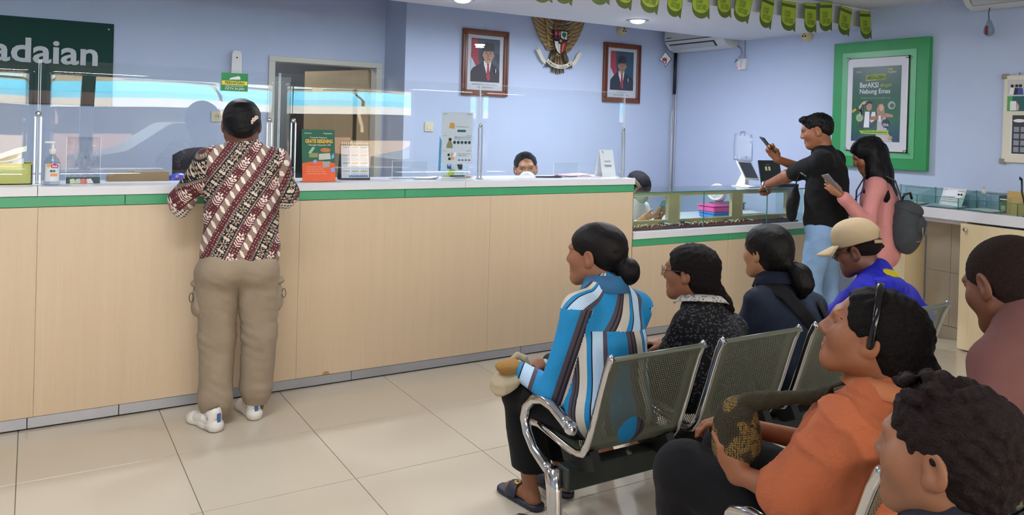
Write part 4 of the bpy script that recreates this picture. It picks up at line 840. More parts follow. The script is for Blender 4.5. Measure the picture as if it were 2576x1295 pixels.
# tablet till and black case on the glass top
ZG = 1.0445
tb = thing('tablet_till', 'white tablet till on a wedge stand on the glass case', 'tablet', (5.08, 4.56, ZG), math.radians(12))
Mt_ = T(-.02, -.02, .135) @ Matrix.Rotation(math.radians(-32), 4, 'X') @ FM @ Matrix.Rotation(math.radians(-4), 4, 'Z')
b = MB(); b.prism([(-.105, -.085), (.105, -.085), (.105, .085), (-.105, .085)], -.008, .004, 'z', Mt_); b.build('bezel', M_OFFW, tb)
flat(rect(-.092, .092, -.07, .074), mat('dark_screen', '#1c2026', .12, var=0), tb, Mt_ @ T(0, 0, .0042), 'screen')
MB().prism([(-.06, 0), (.085, 0), (.085, .006), (.03, .12), (.01, .16), (-.005, .15), (.0, .02), (-.06, .006)], -.028, .028, 'x').build('stand', M_OFFW, tb)
MB().box(-.09, .09, -.07, .09, 0, .006, ch=.002).build('foot', M_OFFW, tb); MB().cyl((.029, .03, .06), (.031, .03, .06), .008, n=12).build('cable_hole', M_BLACK, tb)
jc = thing('black_case', 'open black jewellery case with two small gold bars in its lid', 'case', (5.45, 4.53, ZG), math.radians(-8))
M_BC = mat('case_black', '#26282c', .5, var=.06)
MB().box(-.12, .10, -.12, .10, 0, .028, ch=.003).build('base', M_BC, jc)
Mj = T(0, .10, .026) @ Matrix.Rotation(math.radians(-14), 4, 'X') @ FM; flat(rect(-.12, .11, 0, .19), M_BC, jc, Mj, 'lid', .012)
for x in (-.06, -.025): flat(rect(x, x + .022, .1, .135), P_('gold_foil', '#e8dfa0'), jc, Mj @ T(0, 0, .0122), 'gold_bar')
flat(rect(-.05, -.01, .148, .153), C_GREY, jc, Mj @ T(0, 0, .0122), 'print')
# desk and things behind the case
dk = thing('staff_desk', 'white staff desk behind the display case', 'desk', (0, 0, 0))
MB().box(3.70, 5.88, 4.80, 5.36, .715, .745, ch=.002).build('top', M_WHITE, dk)
for x in (3.72, 5.84): MB().box(x, x + .03, 4.82, 5.34, 0, .715).build('leg_panel', M_WHITE, dk)
def tub(x, y, z, w_, d_, h_, m, name, label):
    t = thing(name, label, 'container', (x, y, z)); b = MB()
    b.box(-w_, w_, -d_, d_, 0, h_ - .012, ch=.008); b.build('body', m, t); MB().box(-w_ - .006, w_ + .006, -d_ - .006, d_ + .006, h_ - .012, h_, ch=.003).build('lid', m, t)
tub(5.15, 4.95, .746, .13, .09, .05, mat('tub_blue', '#3f8ccf', .4), 'blue_tub', 'light blue plastic tub behind the display case'); tub(5.15, 4.95, .797, .135, .095, .06, mat('tub_pink', '#e256a0', .4), 'pink_tub', 'bright pink plastic tub stacked on the blue tub')
wc = thing('white_scoop', 'white plastic scoop tilted on top of the pink tub', 'scoop', (5.20, 4.97, .925)); wc.rotation_euler = (math.radians(20), math.radians(-62), 0)
MB().lathe([(.02, -.02), (.055, .0), (.075, .1), (.078, .1), (.058, -.004), (.022, -.026)], 20).build('bowl', M_OFFW, wc)
papers(5.55, 5.0, .746, .30, .22, 9, [C_WHITE, P_('greyp', '#aab2bd')], 'paper_stack', 'stack of papers behind the right window of the case'); tub(5.62, 5.27, .746, .16, .07, .085, mat('tray_grey', '#575f6b', .5), 'grey_file_tray', 'grey file tray behind the stack of papers')
# ------------------------------------------------------------------ writing shelf on the right wall
ws = thing('writing_shelf', 'white topped writing shelf with cream cupboard along the right wall', 'shelf', (0, 0, 0)); XF = 5.61
MB().box(XF, XR - .001, 1.2, 3.75, .912, .986, ch=.002).build('top', M_WHITE, ws)
MB().box(XF + .02, XR - .013, 3.50, 3.53, 0, .911).build('side_panel', M_LAM2, ws); MB().box(XF + .02, XR - .013, 3.72, 3.75, 0, .911).build('side_panel', M_LAM2, ws)
MB().box(XF + .02, XF + .04, 3.53, 3.72, .06, .9).build('front_panel', M_LAM2, ws)
dr_ = MB().box(XF + .006, XF + .024, 2.10, 3.085, .012, .897, ch=.001).build('cupboard_door', M_LAM2, ws)
MB().lathe([(.006, 0), (.006, .014), (.014, .022), (.0145, .03), (.009, .035), (.002, .036)], 16, (XF + .006, 3.04, .858), 'x').build('knob', M_CHROME, dr_)
MB().box(XF + .006, XF + .024, 1.2, 2.097, .012, .897, ch=.001).build('cupboard_door', M_LAM2, ws); MB().box(XF + .03, XR - .013, 3.055, 3.083, 0, .911).build('cupboard_side', M_LAM2, ws)
MB().box(XF + .05, XR - .001, 3.09, 3.49, .880, .911).build('under_rail', M_WHITE, ws)
gt = thing('glass_tray', 'low clear glass organiser tray with dividers on the writing shelf', 'glass tray', (0, 0, .9865))
MB().box(XF + .018, XF + .023, 1.3, 3.70, 0, .081).build('front_pane', M_GLASS, gt); MB().box(XF + .017, XF + .024, 1.3, 3.70, .081, .084).build('front_edge', M_GEDGE, gt)
MB().box(5.872, 5.877, 1.3, 3.70, 0, .135).build('rear_pane', M_GLASS, gt); MB().box(5.871, 5.878, 1.3, 3.70, .135, .1375).build('rear_edge', M_AEDGE, gt)
for y in (3.70, 3.42, 3.115, 2.83, 2.72, 2.4, 2.0, 1.6):
    MB().prism([(XF + .0235, 0), (5.871, 0), (5.871, .135), (XF + .0235, .082)], y - .0025, y + .0025, 'y').build('divider', M_GLASS, gt)
    MB().box(XF + .017, XF + .024, y - .002, y + .002, 0, .082).build('corner_edge', M_GEDGE, gt); MB().box(5.869, 5.872, y - .002, y + .002, 0, .136).build('corner_edge', M_GEDGE, gt)
papers(5.76, 3.28, .9868, .20, .22, 4, [C_WHITE, C_PALE], 'shelf_papers', 'papers lying in the second bay of the glass tray', 10); papers(5.745, 2.975, .9868, .18, .20, 4, [C_WHITE, C_GREY, C_PALE], 'shelf_papers', 'papers lying in the third bay of the glass tray', -8); papers(5.76, 3.56, .9868, .19, .2, 3, [C_WHITE, C_GREY], 'shelf_papers', 'papers in the tray bay next to the backpack')
cp = thing('form_card', 'white printed form card leaning in the glass tray', 'card', (5.80, 3.26, .989)); 
b = MB(); b.sheet([[(.045 * (j / 6) - .02 * (1 - j / 6) ** 2, -.085 + .034 * i, .001 + .132 * j / 6) for j in range(7)] for i in range(6)], .001); b.build('card', M_PAPER, cp)
for k, (a, c, z, s) in enumerate(((-.075, -.045, .118, 'tagihan'), (.03, .078, .114, 'FORMULIR'), (-.075, .02, .07, 'nama nasabah'), (-.075, .06, .05, 'alamat lengkap saat ini'), (-.075, .06, .036, 'nomor kartu identitas'))): tfit(s, a, c, z, z + .008, T(.0 + (.045 * (z / .132) - .02 * (1 - z / .132) ** 2) - .003, 0, 0) @ FX, C_INK, cp)
for y in (.04, .06): flat(circ(y, .094, .008, 8), C_INK, cp, T(.024, 0, 0) @ FX, 'logo_print')
sb = thing('clear_bottle', 'small clear pump bottle in the glass tray', 'bottle', (5.80, 3.03, .9868)); MB().lathe([(.024, 0), (.025, .09), (.02, .11), (.01, .12)], 18).build('body', M_CLP, sb); MB().lathe([(.012, .118), (.012, .14), (.005, .142), (.005, .165), (.012, .166), (.012, .176)], 14).build('pump', mat('pump_cream', '#cfcbb0', .4), sb)
bx = thing('dark_green_box', 'dark green open card box in the glass tray', 'box', (5.81, 2.87, .9868)); MB().box(-.035, .035, -.055, .045, 0, .118, ch=.003).build('carton', P_('box_dk', '#2f4a40'), bx); flat(rect(-.035, .045, .09, .097), C_WHITE, bx, T(-.0355, 0, 0) @ FX, 'print'); flat(rect(-.03, .0, .02, .05), C_MINT, bx, T(-.0355, 0, 0) @ FX, 'print')
ev = thing('brown_envelope', 'upright brown envelope in the glass tray at the right edge', 'envelope', (5.77, 2.76, .9868)); b = MB(); b.box(-.004, .004, -.1, .095, 0, .155); b.build('envelope', mat('envelope_kraft', '#b89a5c', .7, var=.06), ev); flat(rect(-.09, .09, .11, .112), C_GREY, ev, T(-.0045, 0, 0) @ FX, 'flap_line')
pe = thing('tethered_pen', 'black pen on a slanted holder at the far right of the shelf', 'pen', (5.66, 2.70, .9868)); MB().tube([(0, -.03, .004), (0, .01, .16), (0, .014, .25)], .006, 8).build('barrel', M_BLACK, pe); MB().lathe([(.03, 0), (.03, .004), (.012, .012)], 16, (0, -.03, 0)).build('base', M_BLACK, pe); MB().tube([(0, .014, .25), (0, .026, .262), (0, .024, .24)], .005, 8).build('clip', M_BLACK, pe)
# ------------------------------------------------------------------ waiting benches
def m_perf():
    m, t = custom('perforated_steel'); a = t.attr('pu'); sp = t.node('ShaderNodeSeparateXYZ'); t.link(a.outputs['Vector'], sp.inputs[0])
    p = .0098; u = t.math('DIVIDE', sp.outputs[0], p); v = t.math('DIVIDE', sp.outputs[1], p * .866)
    row = t.math('FLOOR', v); uo = t.math('ADD', u, t.math('MULTIPLY', t.math('MODULO', row, 2.0), .5))
    du = t.math('SUBTRACT', t.math('FRACT', uo), .5); dv = t.math('MULTIPLY', t.math('SUBTRACT', t.math('FRACT', v), .5), .866)
    d = t.math('SQRT', t.math('ADD', t.math('MULTIPLY', du, du), t.math('MULTIPLY', dv, dv)))
    hole = t.math('LESS_THAN', d, .265); hole = t.math('MULTIPLY', hole, sp.outputs[2])
    t.inp(t.b.inputs['Alpha'], t.math('SUBTRACT', 1.0, hole))
    n = t.noise(t.coord('Object'), 5, 4); t.col(t.mix(n, lin('#656a5b'), lin('#787d6e'))); t.b.inputs['Roughness'].default_value = .42; t.b.inputs['Metallic'].default_value = .35; return m
M_PERF = m_perf(); M_BEAM = mat('dark_beam', '#2c3431', .4, .3, var=.15); M_BRKT = mat('black_bracket', '#17181a', .5, var=.1)
PROF = [(-.012, .735), (-.008, .742), (.0, .744), (.012, .735), (.03, .695), (.055, .62), (.08, .54), (.105, .465), (.128, .405)]
PROF2 = [(.128, .405), (.148, .375), (.18, .362), (.24, .364), (.33, .374), (.42, .384), (.47, .380), (.50, .362)]
def perf_sheet(prof, w, name, parent):
    al = [0.0]
    for a, b in zip(prof[:-1], prof[1:]): al.append(al[-1] + math.dist(a, b))
    N = 14; b = MB(); b.sheet([[(w * i / N, y, z) for (y, z) in prof] for i in range(N + 1)])
    me = b.mesh(name); at = me.attributes.new('pu', 'FLOAT_VECTOR', 'POINT'); d = []
    for i in range(N + 1):
        for j in range(len(prof)):
            x = w * i / N; d += [x + .5, al[j] + .5, 1.0 if (.03 < x < w - .03 and .05 < al[j] < al[-1] - .03) else 0.0]
    at.data.foreach_set('vector', d); return link(name, me, M_PERF, parent)
def seat(t, x0, w=.408):
    b = perf_sheet(PROF, w, 'backrest', t); b.location.x = x0; s = perf_sheet(PROF2, w, 'seat', t); s.location.x = x0
    MB().tube([(x0 + .006, .0, .740), (x0 + w - .006, 0, .740)], .0075, 8).build('top_roll', mat('seat_metal', '#6b7062', .4, .35, var=.08), t)
    for x in (x0 - .004, x0 + w + .004):
        pts = [(x, y, z) for y, z in PROF[2:] + PROF2[1:]]
        MB().tube(pts, [(.016, .008)] * len(pts), 8, flat=(0, 1, .2)).build('side_frame', M_CHROME, t)
    for x in (x0 + .03, x0 + w - .03): MB().prism([(.10, .33), (.13, .385), (.17, .358), (.33, .366), (.30, .335), (.28, .30), (.16, .30)], x - .018, x + .018, 'x').build('bracket', M_BRKT, t)
def bench(label, loc, n):
    t = thing('waiting_bench', label, 'bench', loc)
    for k in range(n): seat(t, .004 + .515 * k)
    L = .515 * n - .1
    MB().box(-.03, L + .04, .185, .255, .232, .31, ch=.004).build('beam', M_BEAM, t)
    for x in (-.045, L + .055):
        s = -1 if x < 0 else 1
        MB().tube([(x, .165, .470), (x, .20, .482), (x, .27, .507), (x, .33, .512), (x, .39, .497), (x, .44, .455), (x, .452, .405), (x, .43, .36), (x, .38, .315), (x, .31, .285), (x, .275, .278)], [.021, .020, .019, .0185, .0185, .0185, .0185, .0185, .0185, .019, .022], 12).build('armrest', M_CHROME, t)
        MB().lathe([(.004, -.024), (.018, -.02), (.024, -.006), (.024, .006), (.018, .02), (.004, .024)], 14, (x, .158, .468), 'y').build('arm_end', M_CHROME, t)
        MB().tube([(x, .262, .292), (x, .25, .22), (x, .243, .15), (x, .243, .10), (x, .243, .055)], [(.040, .026), (.036, .024), (.034, .023), (.04, .025), (.06, .028)], 12, flat=(0, 1, 0)).build('leg', M_CHROME, t)
        for e in (-1, 1): MB().tube([(x, .243, .085), (x, .243 + e * .06, .07), (x, .243 + e * .15, .04), (x, .243 + e * .225, .024), (x, .243 + e * .245, .016)], [(.035, .026), (.03, .026), (.024, .025), (.016, .023), (.012, .02)], 10, flat=(0, 0, 1)).build('foot', M_CHROME, t)
    return t
bench('front row of four perforated grey metal seats with chrome armrests', (1.642, 2.017, 0), 4)
bench('rear row of perforated grey metal seats nearest the camera', (1.657, 1.064, 0), 3)
# ------------------------------------------------------------------ smooth solids for people: distance fields meshed by surface nets
def vv(*a): return np.array(a, float)
def rotz(d): a = math.radians(d); return np.array([[math.cos(a), -math.sin(a), 0], [math.sin(a), math.cos(a), 0], [0, 0, 1]])
def rotx(d): a = math.radians(d); return np.array([[1, 0, 0], [0, math.cos(a), -math.sin(a)], [0, math.sin(a), math.cos(a)]])
def roty(d): a = math.radians(d); return np.array([[math.cos(a), 0, math.sin(a)], [0, 1, 0], [-math.sin(a), 0, math.cos(a)]])
class SDF:
    def __init__(s): s.p = []; s.R = np.eye(3); s.t = np.zeros(3); s.sc = 1.0
    def frame(s, R=None, t=None, sc=1.0): s.R = np.eye(3) if R is None else R; s.t = np.zeros(3) if t is None else np.array(t, float); s.sc = sc; return s
    def X(s, p): return s.R @ (np.array(p, float) * s.sc) + s.t
    def rc(s, a, b, ra, rb=None, k=.02, op='u'): s.p.append(('rc', s.X(a), s.X(b), ra * s.sc, (ra if rb is None else rb) * s.sc, k * s.sc, op)); return s
    def chain(s, pts, rs, k=.02, op='u'):
        for i in range(len(pts) - 1): s.rc(pts[i], pts[i + 1], rs[i], rs[i + 1], k, op)
        return s
    def el(s, c, r, R=None, k=.02, op='u'): s.p.append(('el', s.X(c), np.array(r, float) * s.sc, s.R if R is None else s.R @ R, None, k * s.sc, op)); return s
    def cut(s, c, n, k=.004): s.p.append(('pl', s.X(c), s.R @ np.array(n, float), None, None, k, 'c')); return s
    def bounds(s):
        lo = np.full(3, 1e9); hi = -lo
        for q in s.p:
            if q[6] != 'u': continue
            if q[0] == 'rc': a = np.minimum(q[1] - q[3], q[2] - q[4]); b = np.maximum(q[1] + q[3], q[2] + q[4])
            else: e = np.sqrt(((q[3] * q[2][None, :]) ** 2).sum(1)); a = q[1] - e; b = q[1] + e
            lo = np.minimum(lo, a); hi = np.maximum(hi, b)
        return lo, hi
    def grid(s, h, pad=.03, noise=None):
        lo, hi = s.bounds(); lo = lo - pad; n = np.ceil((hi + pad - lo) / h).astype(int) + 1
        ax = [(lo[i] + h * np.arange(n[i])).astype(np.float32) for i in range(3)]
        phi = np.full(n, .5, np.float32)
        for q in s.p:
            k = max(q[5], 1e-4)
            if q[0] == 'pl':
                nn = q[2]; c = q[1] @ nn
                d = (ax[0] * nn[0])[:, None, None] + (ax[1] * nn[1])[None, :, None] + (ax[2] * nn[2])[None, None, :] - c
                phi = np.maximum(phi, d.astype(np.float32)); continue
            if q[0] == 'rc': a = np.minimum(q[1] - q[3], q[2] - q[4]); b = np.maximum(q[1] + q[3], q[2] + q[4])
            else: e = np.sqrt(((q[3] * q[2][None, :]) ** 2).sum(1)); a = q[1] - e; b = q[1] + e
            m = k + 3 * h; i0 = np.maximum(np.floor((a - m - lo) / h).astype(int), 0); i1 = np.minimum(np.ceil((b + m - lo) / h).astype(int) + 1, n)
            if (i1 <= i0).any(): continue
            sl = tuple(slice(i0[i], i1[i]) for i in range(3)); x = ax[0][sl[0]][:, None, None]; y = ax[1][sl[1]][None, :, None]; z = ax[2][sl[2]][None, None, :]
            if q[0] == 'rc':
                A, B = q[1].astype(np.float32), q[2].astype(np.float32); ba = B - A; L = max(float(ba @ ba), 1e-9)
                px, py, pz = x - A[0], y - A[1], z - A[2]
                t = np.clip((px * ba[0] + py * ba[1] + pz * ba[2]) / L, 0, 1)
                d = np.sqrt((px - t * ba[0]) ** 2 + (py - t * ba[1]) ** 2 + (pz - t * ba[2]) ** 2) - (q[3] + t * (q[4] - q[3]))
            else:
                c, r, R = q[1], q[2], q[3]; px, py, pz = x - np.float32(c[0]), y - np.float32(c[1]), z - np.float32(c[2])
                l = [px * np.float32(R[0, i]) + py * np.float32(R[1, i]) + pz * np.float32(R[2, i]) for i in range(3)]
                k0 = np.sqrt(sum((l[i] / r[i]) ** 2 for i in range(3))); k1 = np.sqrt(sum((l[i] / r[i] ** 2) ** 2 for i in range(3))) + 1e-6
                d = k0 * (k0 - 1) / k1
            d = d.astype(np.float32); cur = phi[sl]
            if q[6] == 'u': hh = np.clip(.5 + .5 * (d - cur) / k, 0, 1); phi[sl] = d + (cur - d) * hh - k * hh * (1 - hh)
            elif q[6] == 's': hh = np.clip(.5 - .5 * (d + cur) / k, 0, 1); phi[sl] = cur + (-d - cur) * hh + k * hh * (1 - hh)
        if noise is not None:
            i, j, k_ = np.nonzero(np.abs(phi) < .03); phi[i, j, k_] += noise(ax[0][i].astype(float), ax[1][j].astype(float), ax[2][k_].astype(float)).astype(np.float32)
        return phi, lo, h
    def verts(s, h=.006, noise=None): return nets(*s.grid(h, noise=noise))
def nets(phi, lo, h):
    ins = phi < 0; n = np.array(phi.shape); c = np.zeros(n - 1, np.int8)
    offs = [(i, j, k) for i in (0, 1) for j in (0, 1) for k in (0, 1)]
    for o in offs: c += ins[o[0]:n[0] - 1 + o[0], o[1]:n[1] - 1 + o[1], o[2]:n[2] - 1 + o[2]]
    ij = np.argwhere((c > 0) & (c < 8)); idx = np.full(n - 1, -1, np.int64); idx[ij[:, 0], ij[:, 1], ij[:, 2]] = np.arange(len(ij))
    acc = np.zeros((len(ij), 3)); cnt = np.zeros(len(ij))
    val = {o: phi[ij[:, 0] + o[0], ij[:, 1] + o[1], ij[:, 2] + o[2]].astype(float) for o in offs}
    for a in offs:
        for d in range(3):
            if a[d]: continue
            b = list(a); b[d] = 1; b = tuple(b); va, vb = val[a], val[b]; m = (va < 0) != (vb < 0); t = np.where(m, va / np.where(m, va - vb, 1), 0)
            p = np.tile(np.array(a, float), (len(ij), 1)); p[:, d] += t; acc[m] += p[m]; cnt[m] += 1
    V = (ij + acc / cnt[:, None]) * h + lo; F = []
    for d in range(3):
        e, f = (d + 1) % 3, (d + 2) % 3; sa = [slice(None)] * 3; sb = [slice(None)] * 3; sa[d] = slice(0, -1); sb[d] = slice(1, None)
        A, B = ins[tuple(sa)], ins[tuple(sb)]; q = np.argwhere(A != B); q = q[(q[:, e] > 0) & (q[:, f] > 0) & (q[:, e] < n[e] - 1) & (q[:, f] < n[f] - 1)]
        if not len(q): continue
        o = np.zeros(3, int); g = []
        for (x, y) in ((-1, -1), (0, -1), (0, 0), (-1, 0)): w = q.copy(); w[:, e] += x; w[:, f] += y; g.append(idx[w[:, 0], w[:, 1], w[:, 2]])
        quad = np.stack(g, 1); fl = A[q[:, 0], q[:, 1], q[:, 2]]; quad[~fl] = quad[~fl][:, ::-1]; F.append(quad)
    return V, np.concatenate(F)
def np_mesh(name, V, F, attr=None):
    me = bpy.data.meshes.new(name); me.vertices.add(len(V)); me.vertices.foreach_set('co', np.asarray(V, np.float32).ravel())
    me.loops.add(F.size); me.loops.foreach_set('vertex_index', F.astype(np.int32).ravel()); me.polygons.add(len(F))
    me.polygons.foreach_set('loop_start', np.arange(0, F.size, 4, dtype=np.int32)); me.polygons.foreach_set('loop_total', np.full(len(F), 4, np.int32))
    me.polygons.foreach_set('use_smooth', np.ones(len(F), bool)); me.update(calc_edges=True)
    if attr is not None:
        a = me.attributes.new('pat', 'FLOAT_VECTOR', 'CORNER'); a.data.foreach_set('vector', np.asarray(attr, np.float32).ravel())
    return me
def solid(name, sdfs, m, parent, h=.006, noise=None, attr=None, base=None):
    """mesh one or several distance fields as one object, positions relative to the parent's base"""
    Vs, Fs, n = [], [], 0
    for q in (sdfs if isinstance(sdfs, (list, tuple)) else [sdfs]):
        sd, hh = q if isinstance(q, tuple) else (q, h)
        V, F = sd.verts(hh, noise); Vs.append(V); Fs.append(F + n); n += len(V)
    V = np.concatenate(Vs); F = np.concatenate(Fs)
    A = None
    if attr is not None: A = attr(V, F)
    base = np.array(parent['_base']) if base is None else base
    return link(name, np_mesh(name, V - base, F, A), m, parent)
_LAT = np.random.RandomState(5).rand(32, 32, 32)
def vn(x, y, z):
    """smooth 3D value noise in 0..1"""
    i, j, k = np.floor(x).astype(int), np.floor(y).astype(int), np.floor(z).astype(int); u, v, w = x - i, y - j, z - k
    u, v, w = [t * t * (3 - 2 * t) for t in (u, v, w)]; o = 0
    for a in (0, 1):
        for b in (0, 1):
            for c in (0, 1): o = o + _LAT[(i + a) & 31, (j + b) & 31, (k + c) & 31] * (u if a else 1 - u) * (v if b else 1 - v) * (w if c else 1 - w)
    return o
def folds(amp, fx, fy, fz, seed=0.0):
    """cloth folds: warped ridges, pushed into the surface"""
    def f(x, y, z):
        s = seed * 7.3 + 3; w = 1.3 * (vn(x * 7 + s, y * 7, z * 7) - .5); q = 1 / 3.4
        a = 1 - np.abs(2 * vn((x + .35 * z) * fx * q + w + s, (y + .2 * z) * fy * q - w, (z - .3 * x) * fz * q + w) - 1)
        b = 1 - np.abs(2 * vn((x - .3 * z) * fx * q * 2.1 - w, y * fy * q * 2.1 + s, (z + .5 * x) * fz * q * 1.7 + 2 * w) - 1)
        return 2.0 * amp * (.55 - a ** 2.2) + .9 * amp * (.5 - b ** 2)
    return f
def person(label, base, name='person', cat='person'):
    t = thing(name, label, cat, base); t['_base'] = list(base); return t
def fdir(az): a = math.radians(az); return vv(math.sin(a), math.cos(a), 0)
# ---------------- skin and hair materials
def m_skin(name, c, lip='#7c4038', rough=.5):
    if name in MATS: return MATS[name]
    m, t = custom(name); a = t.attr('pat'); sp = t.node('ShaderNodeSeparateXYZ'); t.link(a.outputs['Vector'], sp.inputs[0]); v = t.coord('Object')
    b = lin(c); n = t.noise(v, 14, 4); lo = tuple(x * .84 for x in b[:3]) + (1,); hi = tuple(min(1, x * 1.14) for x in b[:3]) + (1,)
    c_ = t.mix(n, lo, hi); c_ = t.mix(sp.outputs[0], c_, lin(lip)); t.col(c_); t.b.inputs['Roughness'].default_value = rough
    t.b.inputs['Subsurface Weight'].default_value = .08; t.b.inputs['Subsurface Radius'].default_value = (.012, .005, .003); t.b.inputs['Subsurface Scale'].default_value = .5
    t.bump(t.noise(v, 260, 2), .12, .002); return m
def m_hair(name, c='#070607', c2='#110e0f', scale=(220, 220, 26), rough=.38, curl=0.0):
    if name in MATS: return MATS[name]
    m, t = custom(name); v = t.coord('Object', scale if not curl else (90, 90, 90)); n = t.noise(v, 1.0, 4, .6, 1.5 if curl else .6)
    t.col(t.mix(n, lin(c), lin(c2))); t.b.inputs['Roughness'].default_value = rough + .08; t.b.inputs['Specular IOR Level'].default_value = .18
    t.bump(n, .7 if curl else .45, .012 if curl else .005); return m
def m_cloth(name, c, rough=.85, var=.07, weave=500, bump=.25, c2=None, fold=None):
    if name in MATS: return MATS[name]
    m, t = custom(name); v = t.coord('Object'); n = t.noise(v, 7, 4); b = lin(c)
    lo = tuple(x * (1 - 2 * var) for x in b[:3]) + (1,); hi = tuple(min(1, x * (1 + 2 * var)) for x in b[:3]) + (1,)
    t.col(t.mix(n, lo, hi) if c2 is None else t.mix(n, b, lin(c2))); t.b.inputs['Roughness'].default_value = rough; t.b.inputs['Specular IOR Level'].default_value = .25
    t.b.inputs['Sheen Weight'].default_value = .03
    t.bump(t.math('ADD', t.noise(v, weave, 2), t.math('MULTIPLY', t.noise(v, 22, 3, .5, .8), 2.5)), bump, .006); return m
# ---------------- head
def head_sdf(sd, R, c, s=1.0, jaw=1.0, neck=None, nose=1.0, cheek=1.0, neck_r=.050):
    """head centred between the ears, facing the frame's +Y; s=1 is a 0.222 m head"""
    sd.frame(R, c, s)
    sd.el((0, -.014, .026), (.073, .093, .079), k=.01)
    sd.el((0, .020, -.032), (.060 * jaw, .066, .074), k=.03)
    sd.rc((-.014, .062, -.094), (.014, .062, -.094), .020, k=.03)
    for x in (-1, 1):
        sd.rc((x * .048 * jaw, .002, -.055), (x * .018, .060, -.090), .022, .019, k=.03)
        sd.el((x * .036, .055, -.026), (.026 * cheek, .026, .026 * cheek), k=.03)
    sd.rc((-.030, .076, .022), (.030, .076, .022), .013, k=.02)
    sd.rc((0, .082, .012), (0, .0965, -.025), .0075, .0125 * nose, k=.014)
    for x in (-1, 1): sd.el((x * .0120 * nose, .090, -.030), (.0095 * nose, .010, .0085), k=.008)
    sd.rc((-.015, .0835, -.0555), (.015, .0835, -.0555), .0075, k=.008); sd.rc((-.012, .0830, -.0685), (.012, .0830, -.0685), .0082, k=.008)
    sd.el((0, .093, -.0615), (.020, .010, .0016), k=.004, op='s')
    for x in (-1, 1):
        sd.el((x * .031, .098, .004), (.019, .020, .011), k=.014, op='s')
        sd.el((x * .031, .0685, .0105), (.0175, .0135, .0070), k=.005); sd.el((x * .031, .0665, -.0055), (.0165, .0125, .0055), k=.005)
        E = rotz(x * 14) @ rotx(-12)
        sd.el((x * .077, -.008, -.008), (.0085, .020, .033), R=E, k=.008); sd.el((x * .073, .0, -.030), (.009, .011, .012), k=.008)
        sd.el((x * .088, -.004, -.004), (.010, .0105, .020), R=E, k=.005, op='s')
    sd.frame(R, c, s)
    if neck is not None:
        a = sd.X((0, -.016, -.050)); sd.frame(); sd.rc(a, neck, neck_r * s, neck_r * 1.08 * s, k=.03)
    return sd
def face_attr(R, c, s):
    def f(V, F):
        P = ((V - c) @ R) / s; d = ((P[:, 0] / .021) ** 2 + ((P[:, 1] - .09) / .02) ** 2 + ((P[:, 2] + .062) / .013) ** 2)
        lip = np.clip(1.6 - 1.2 * d, 0, .85); A = np.zeros((len(V), 3)); A[:, 0] = lip; return A[F.ravel()]
    return f
def eyes(parent, R, c, s, sides=(-1, 1), brow='#15100f'):
    base = np.array(parent['_base']); Mh = Matrix.LocRotScale(Vector(c - base), Matrix(R.tolist()).to_quaternion(), Vector((s, s, s)))
    mw = mat('eye_white', '#cfc6bd', .25, var=0); mi = mat('eye_iris', '#140c08', .12, var=0); mb_ = mat('eyebrow_hair', brow, .8, var=0)
    for x in sides:
        b = MB(); b.lathe([(.0005, -.0118)] + [(.0118 * math.sin(a), -.0118 * math.cos(a)) for a in np.linspace(.3, 2.8, 9)] + [(.0005, .0118)], 14, ax='y'); e = b.build('eye', mw, parent); e.data.transform(Mh @ T(x * .031, .0675, .0025))
        b = MB(); b.lathe([(.0068, -.001), (.0060, .0014), (.0034, .0028), (.0005, .0032)], 12, ax='y'); i = b.build('iris', mi, e); i.data.transform(Mh @ T(x * .031, .0765, .0025) @ Matrix.Rotation(math.pi, 4, 'Z'))
        b = MB(); b.tube([(x * .012, .0850, .0195), (x * .026, .0860, .0250), (x * .040, .0785, .0235), (x * .050, .0660, .0175)], [.0020, .0032, .0028, .0010], 6); w = b.build('eyebrow', mb_, parent); w.data.transform(Mh)
# ---------------- hand: palm along +Y of its frame, back of hand +Z, thumb on the side of 'side' (-1: at -X)
def hand_sdf(sd, R, c, side=-1, curl=(35, 40, 45, 50), thumb=(30, 20), spread=4, s=1.0, splay=None):
    sd.frame(R, c, s)
    sd.el((0, .045, 0), (.040, .050, .0145), k=.012); sd.rc((0, -.01, 0), (0, .03, 0), .025, .022, k=.02); sd.el((side * .022, .03, -.008), (.018, .030, .014), k=.012)
    xs = [.029, .010, -.009, -.027]; ls = [(.038, .024, .020), (.042, .028, .021), (.039, .026, .020), (.030, .020, .018)]; rs = [.0088, .0090, .0086, .0076]
    for i in range(4):
        p = vv(side * xs[i], .084 - .006 * abs(i - 1), .001); a = 0.0; yw = math.radians((1.5 - i) * spread) * side
        for j in range(3):
            a += math.radians(curl[i] * (.75, 1.0, .7)[j]); d = vv(math.sin(yw) * math.cos(a), math.cos(yw) * math.cos(a), -math.sin(a)); q = p + d * ls[i][j]
            sd.rc(p, q, rs[i] * (1 - .08 * j), rs[i] * (1 - .08 * (j + 1)), k=.006); p = q
    p = vv(side * .028, .018, -.006); d = vv(side * math.sin(math.radians(thumb[0])), math.cos(math.radians(thumb[0])), -math.sin(math.radians(thumb[1]))); d /= np.linalg.norm(d)
    q = p + d * .045; sd.rc(p, q, .0135, .0105, k=.012)
    d2 = d + vv(-side * .45, .25, -.35); d2 /= np.linalg.norm(d2); sd.rc(q, q + d2 * .032, .0105, .0085, k=.006); sd.frame(); return sd
def frame_from(y, z):
    """rotation whose columns are X, Y(along y), Z(close to z)"""
    y = np.array(y, float); y /= np.linalg.norm(y); z = np.array(z, float); z = z - z @ y * y; z /= np.linalg.norm(z); return np.stack([np.cross(y, z), y, z], 1)
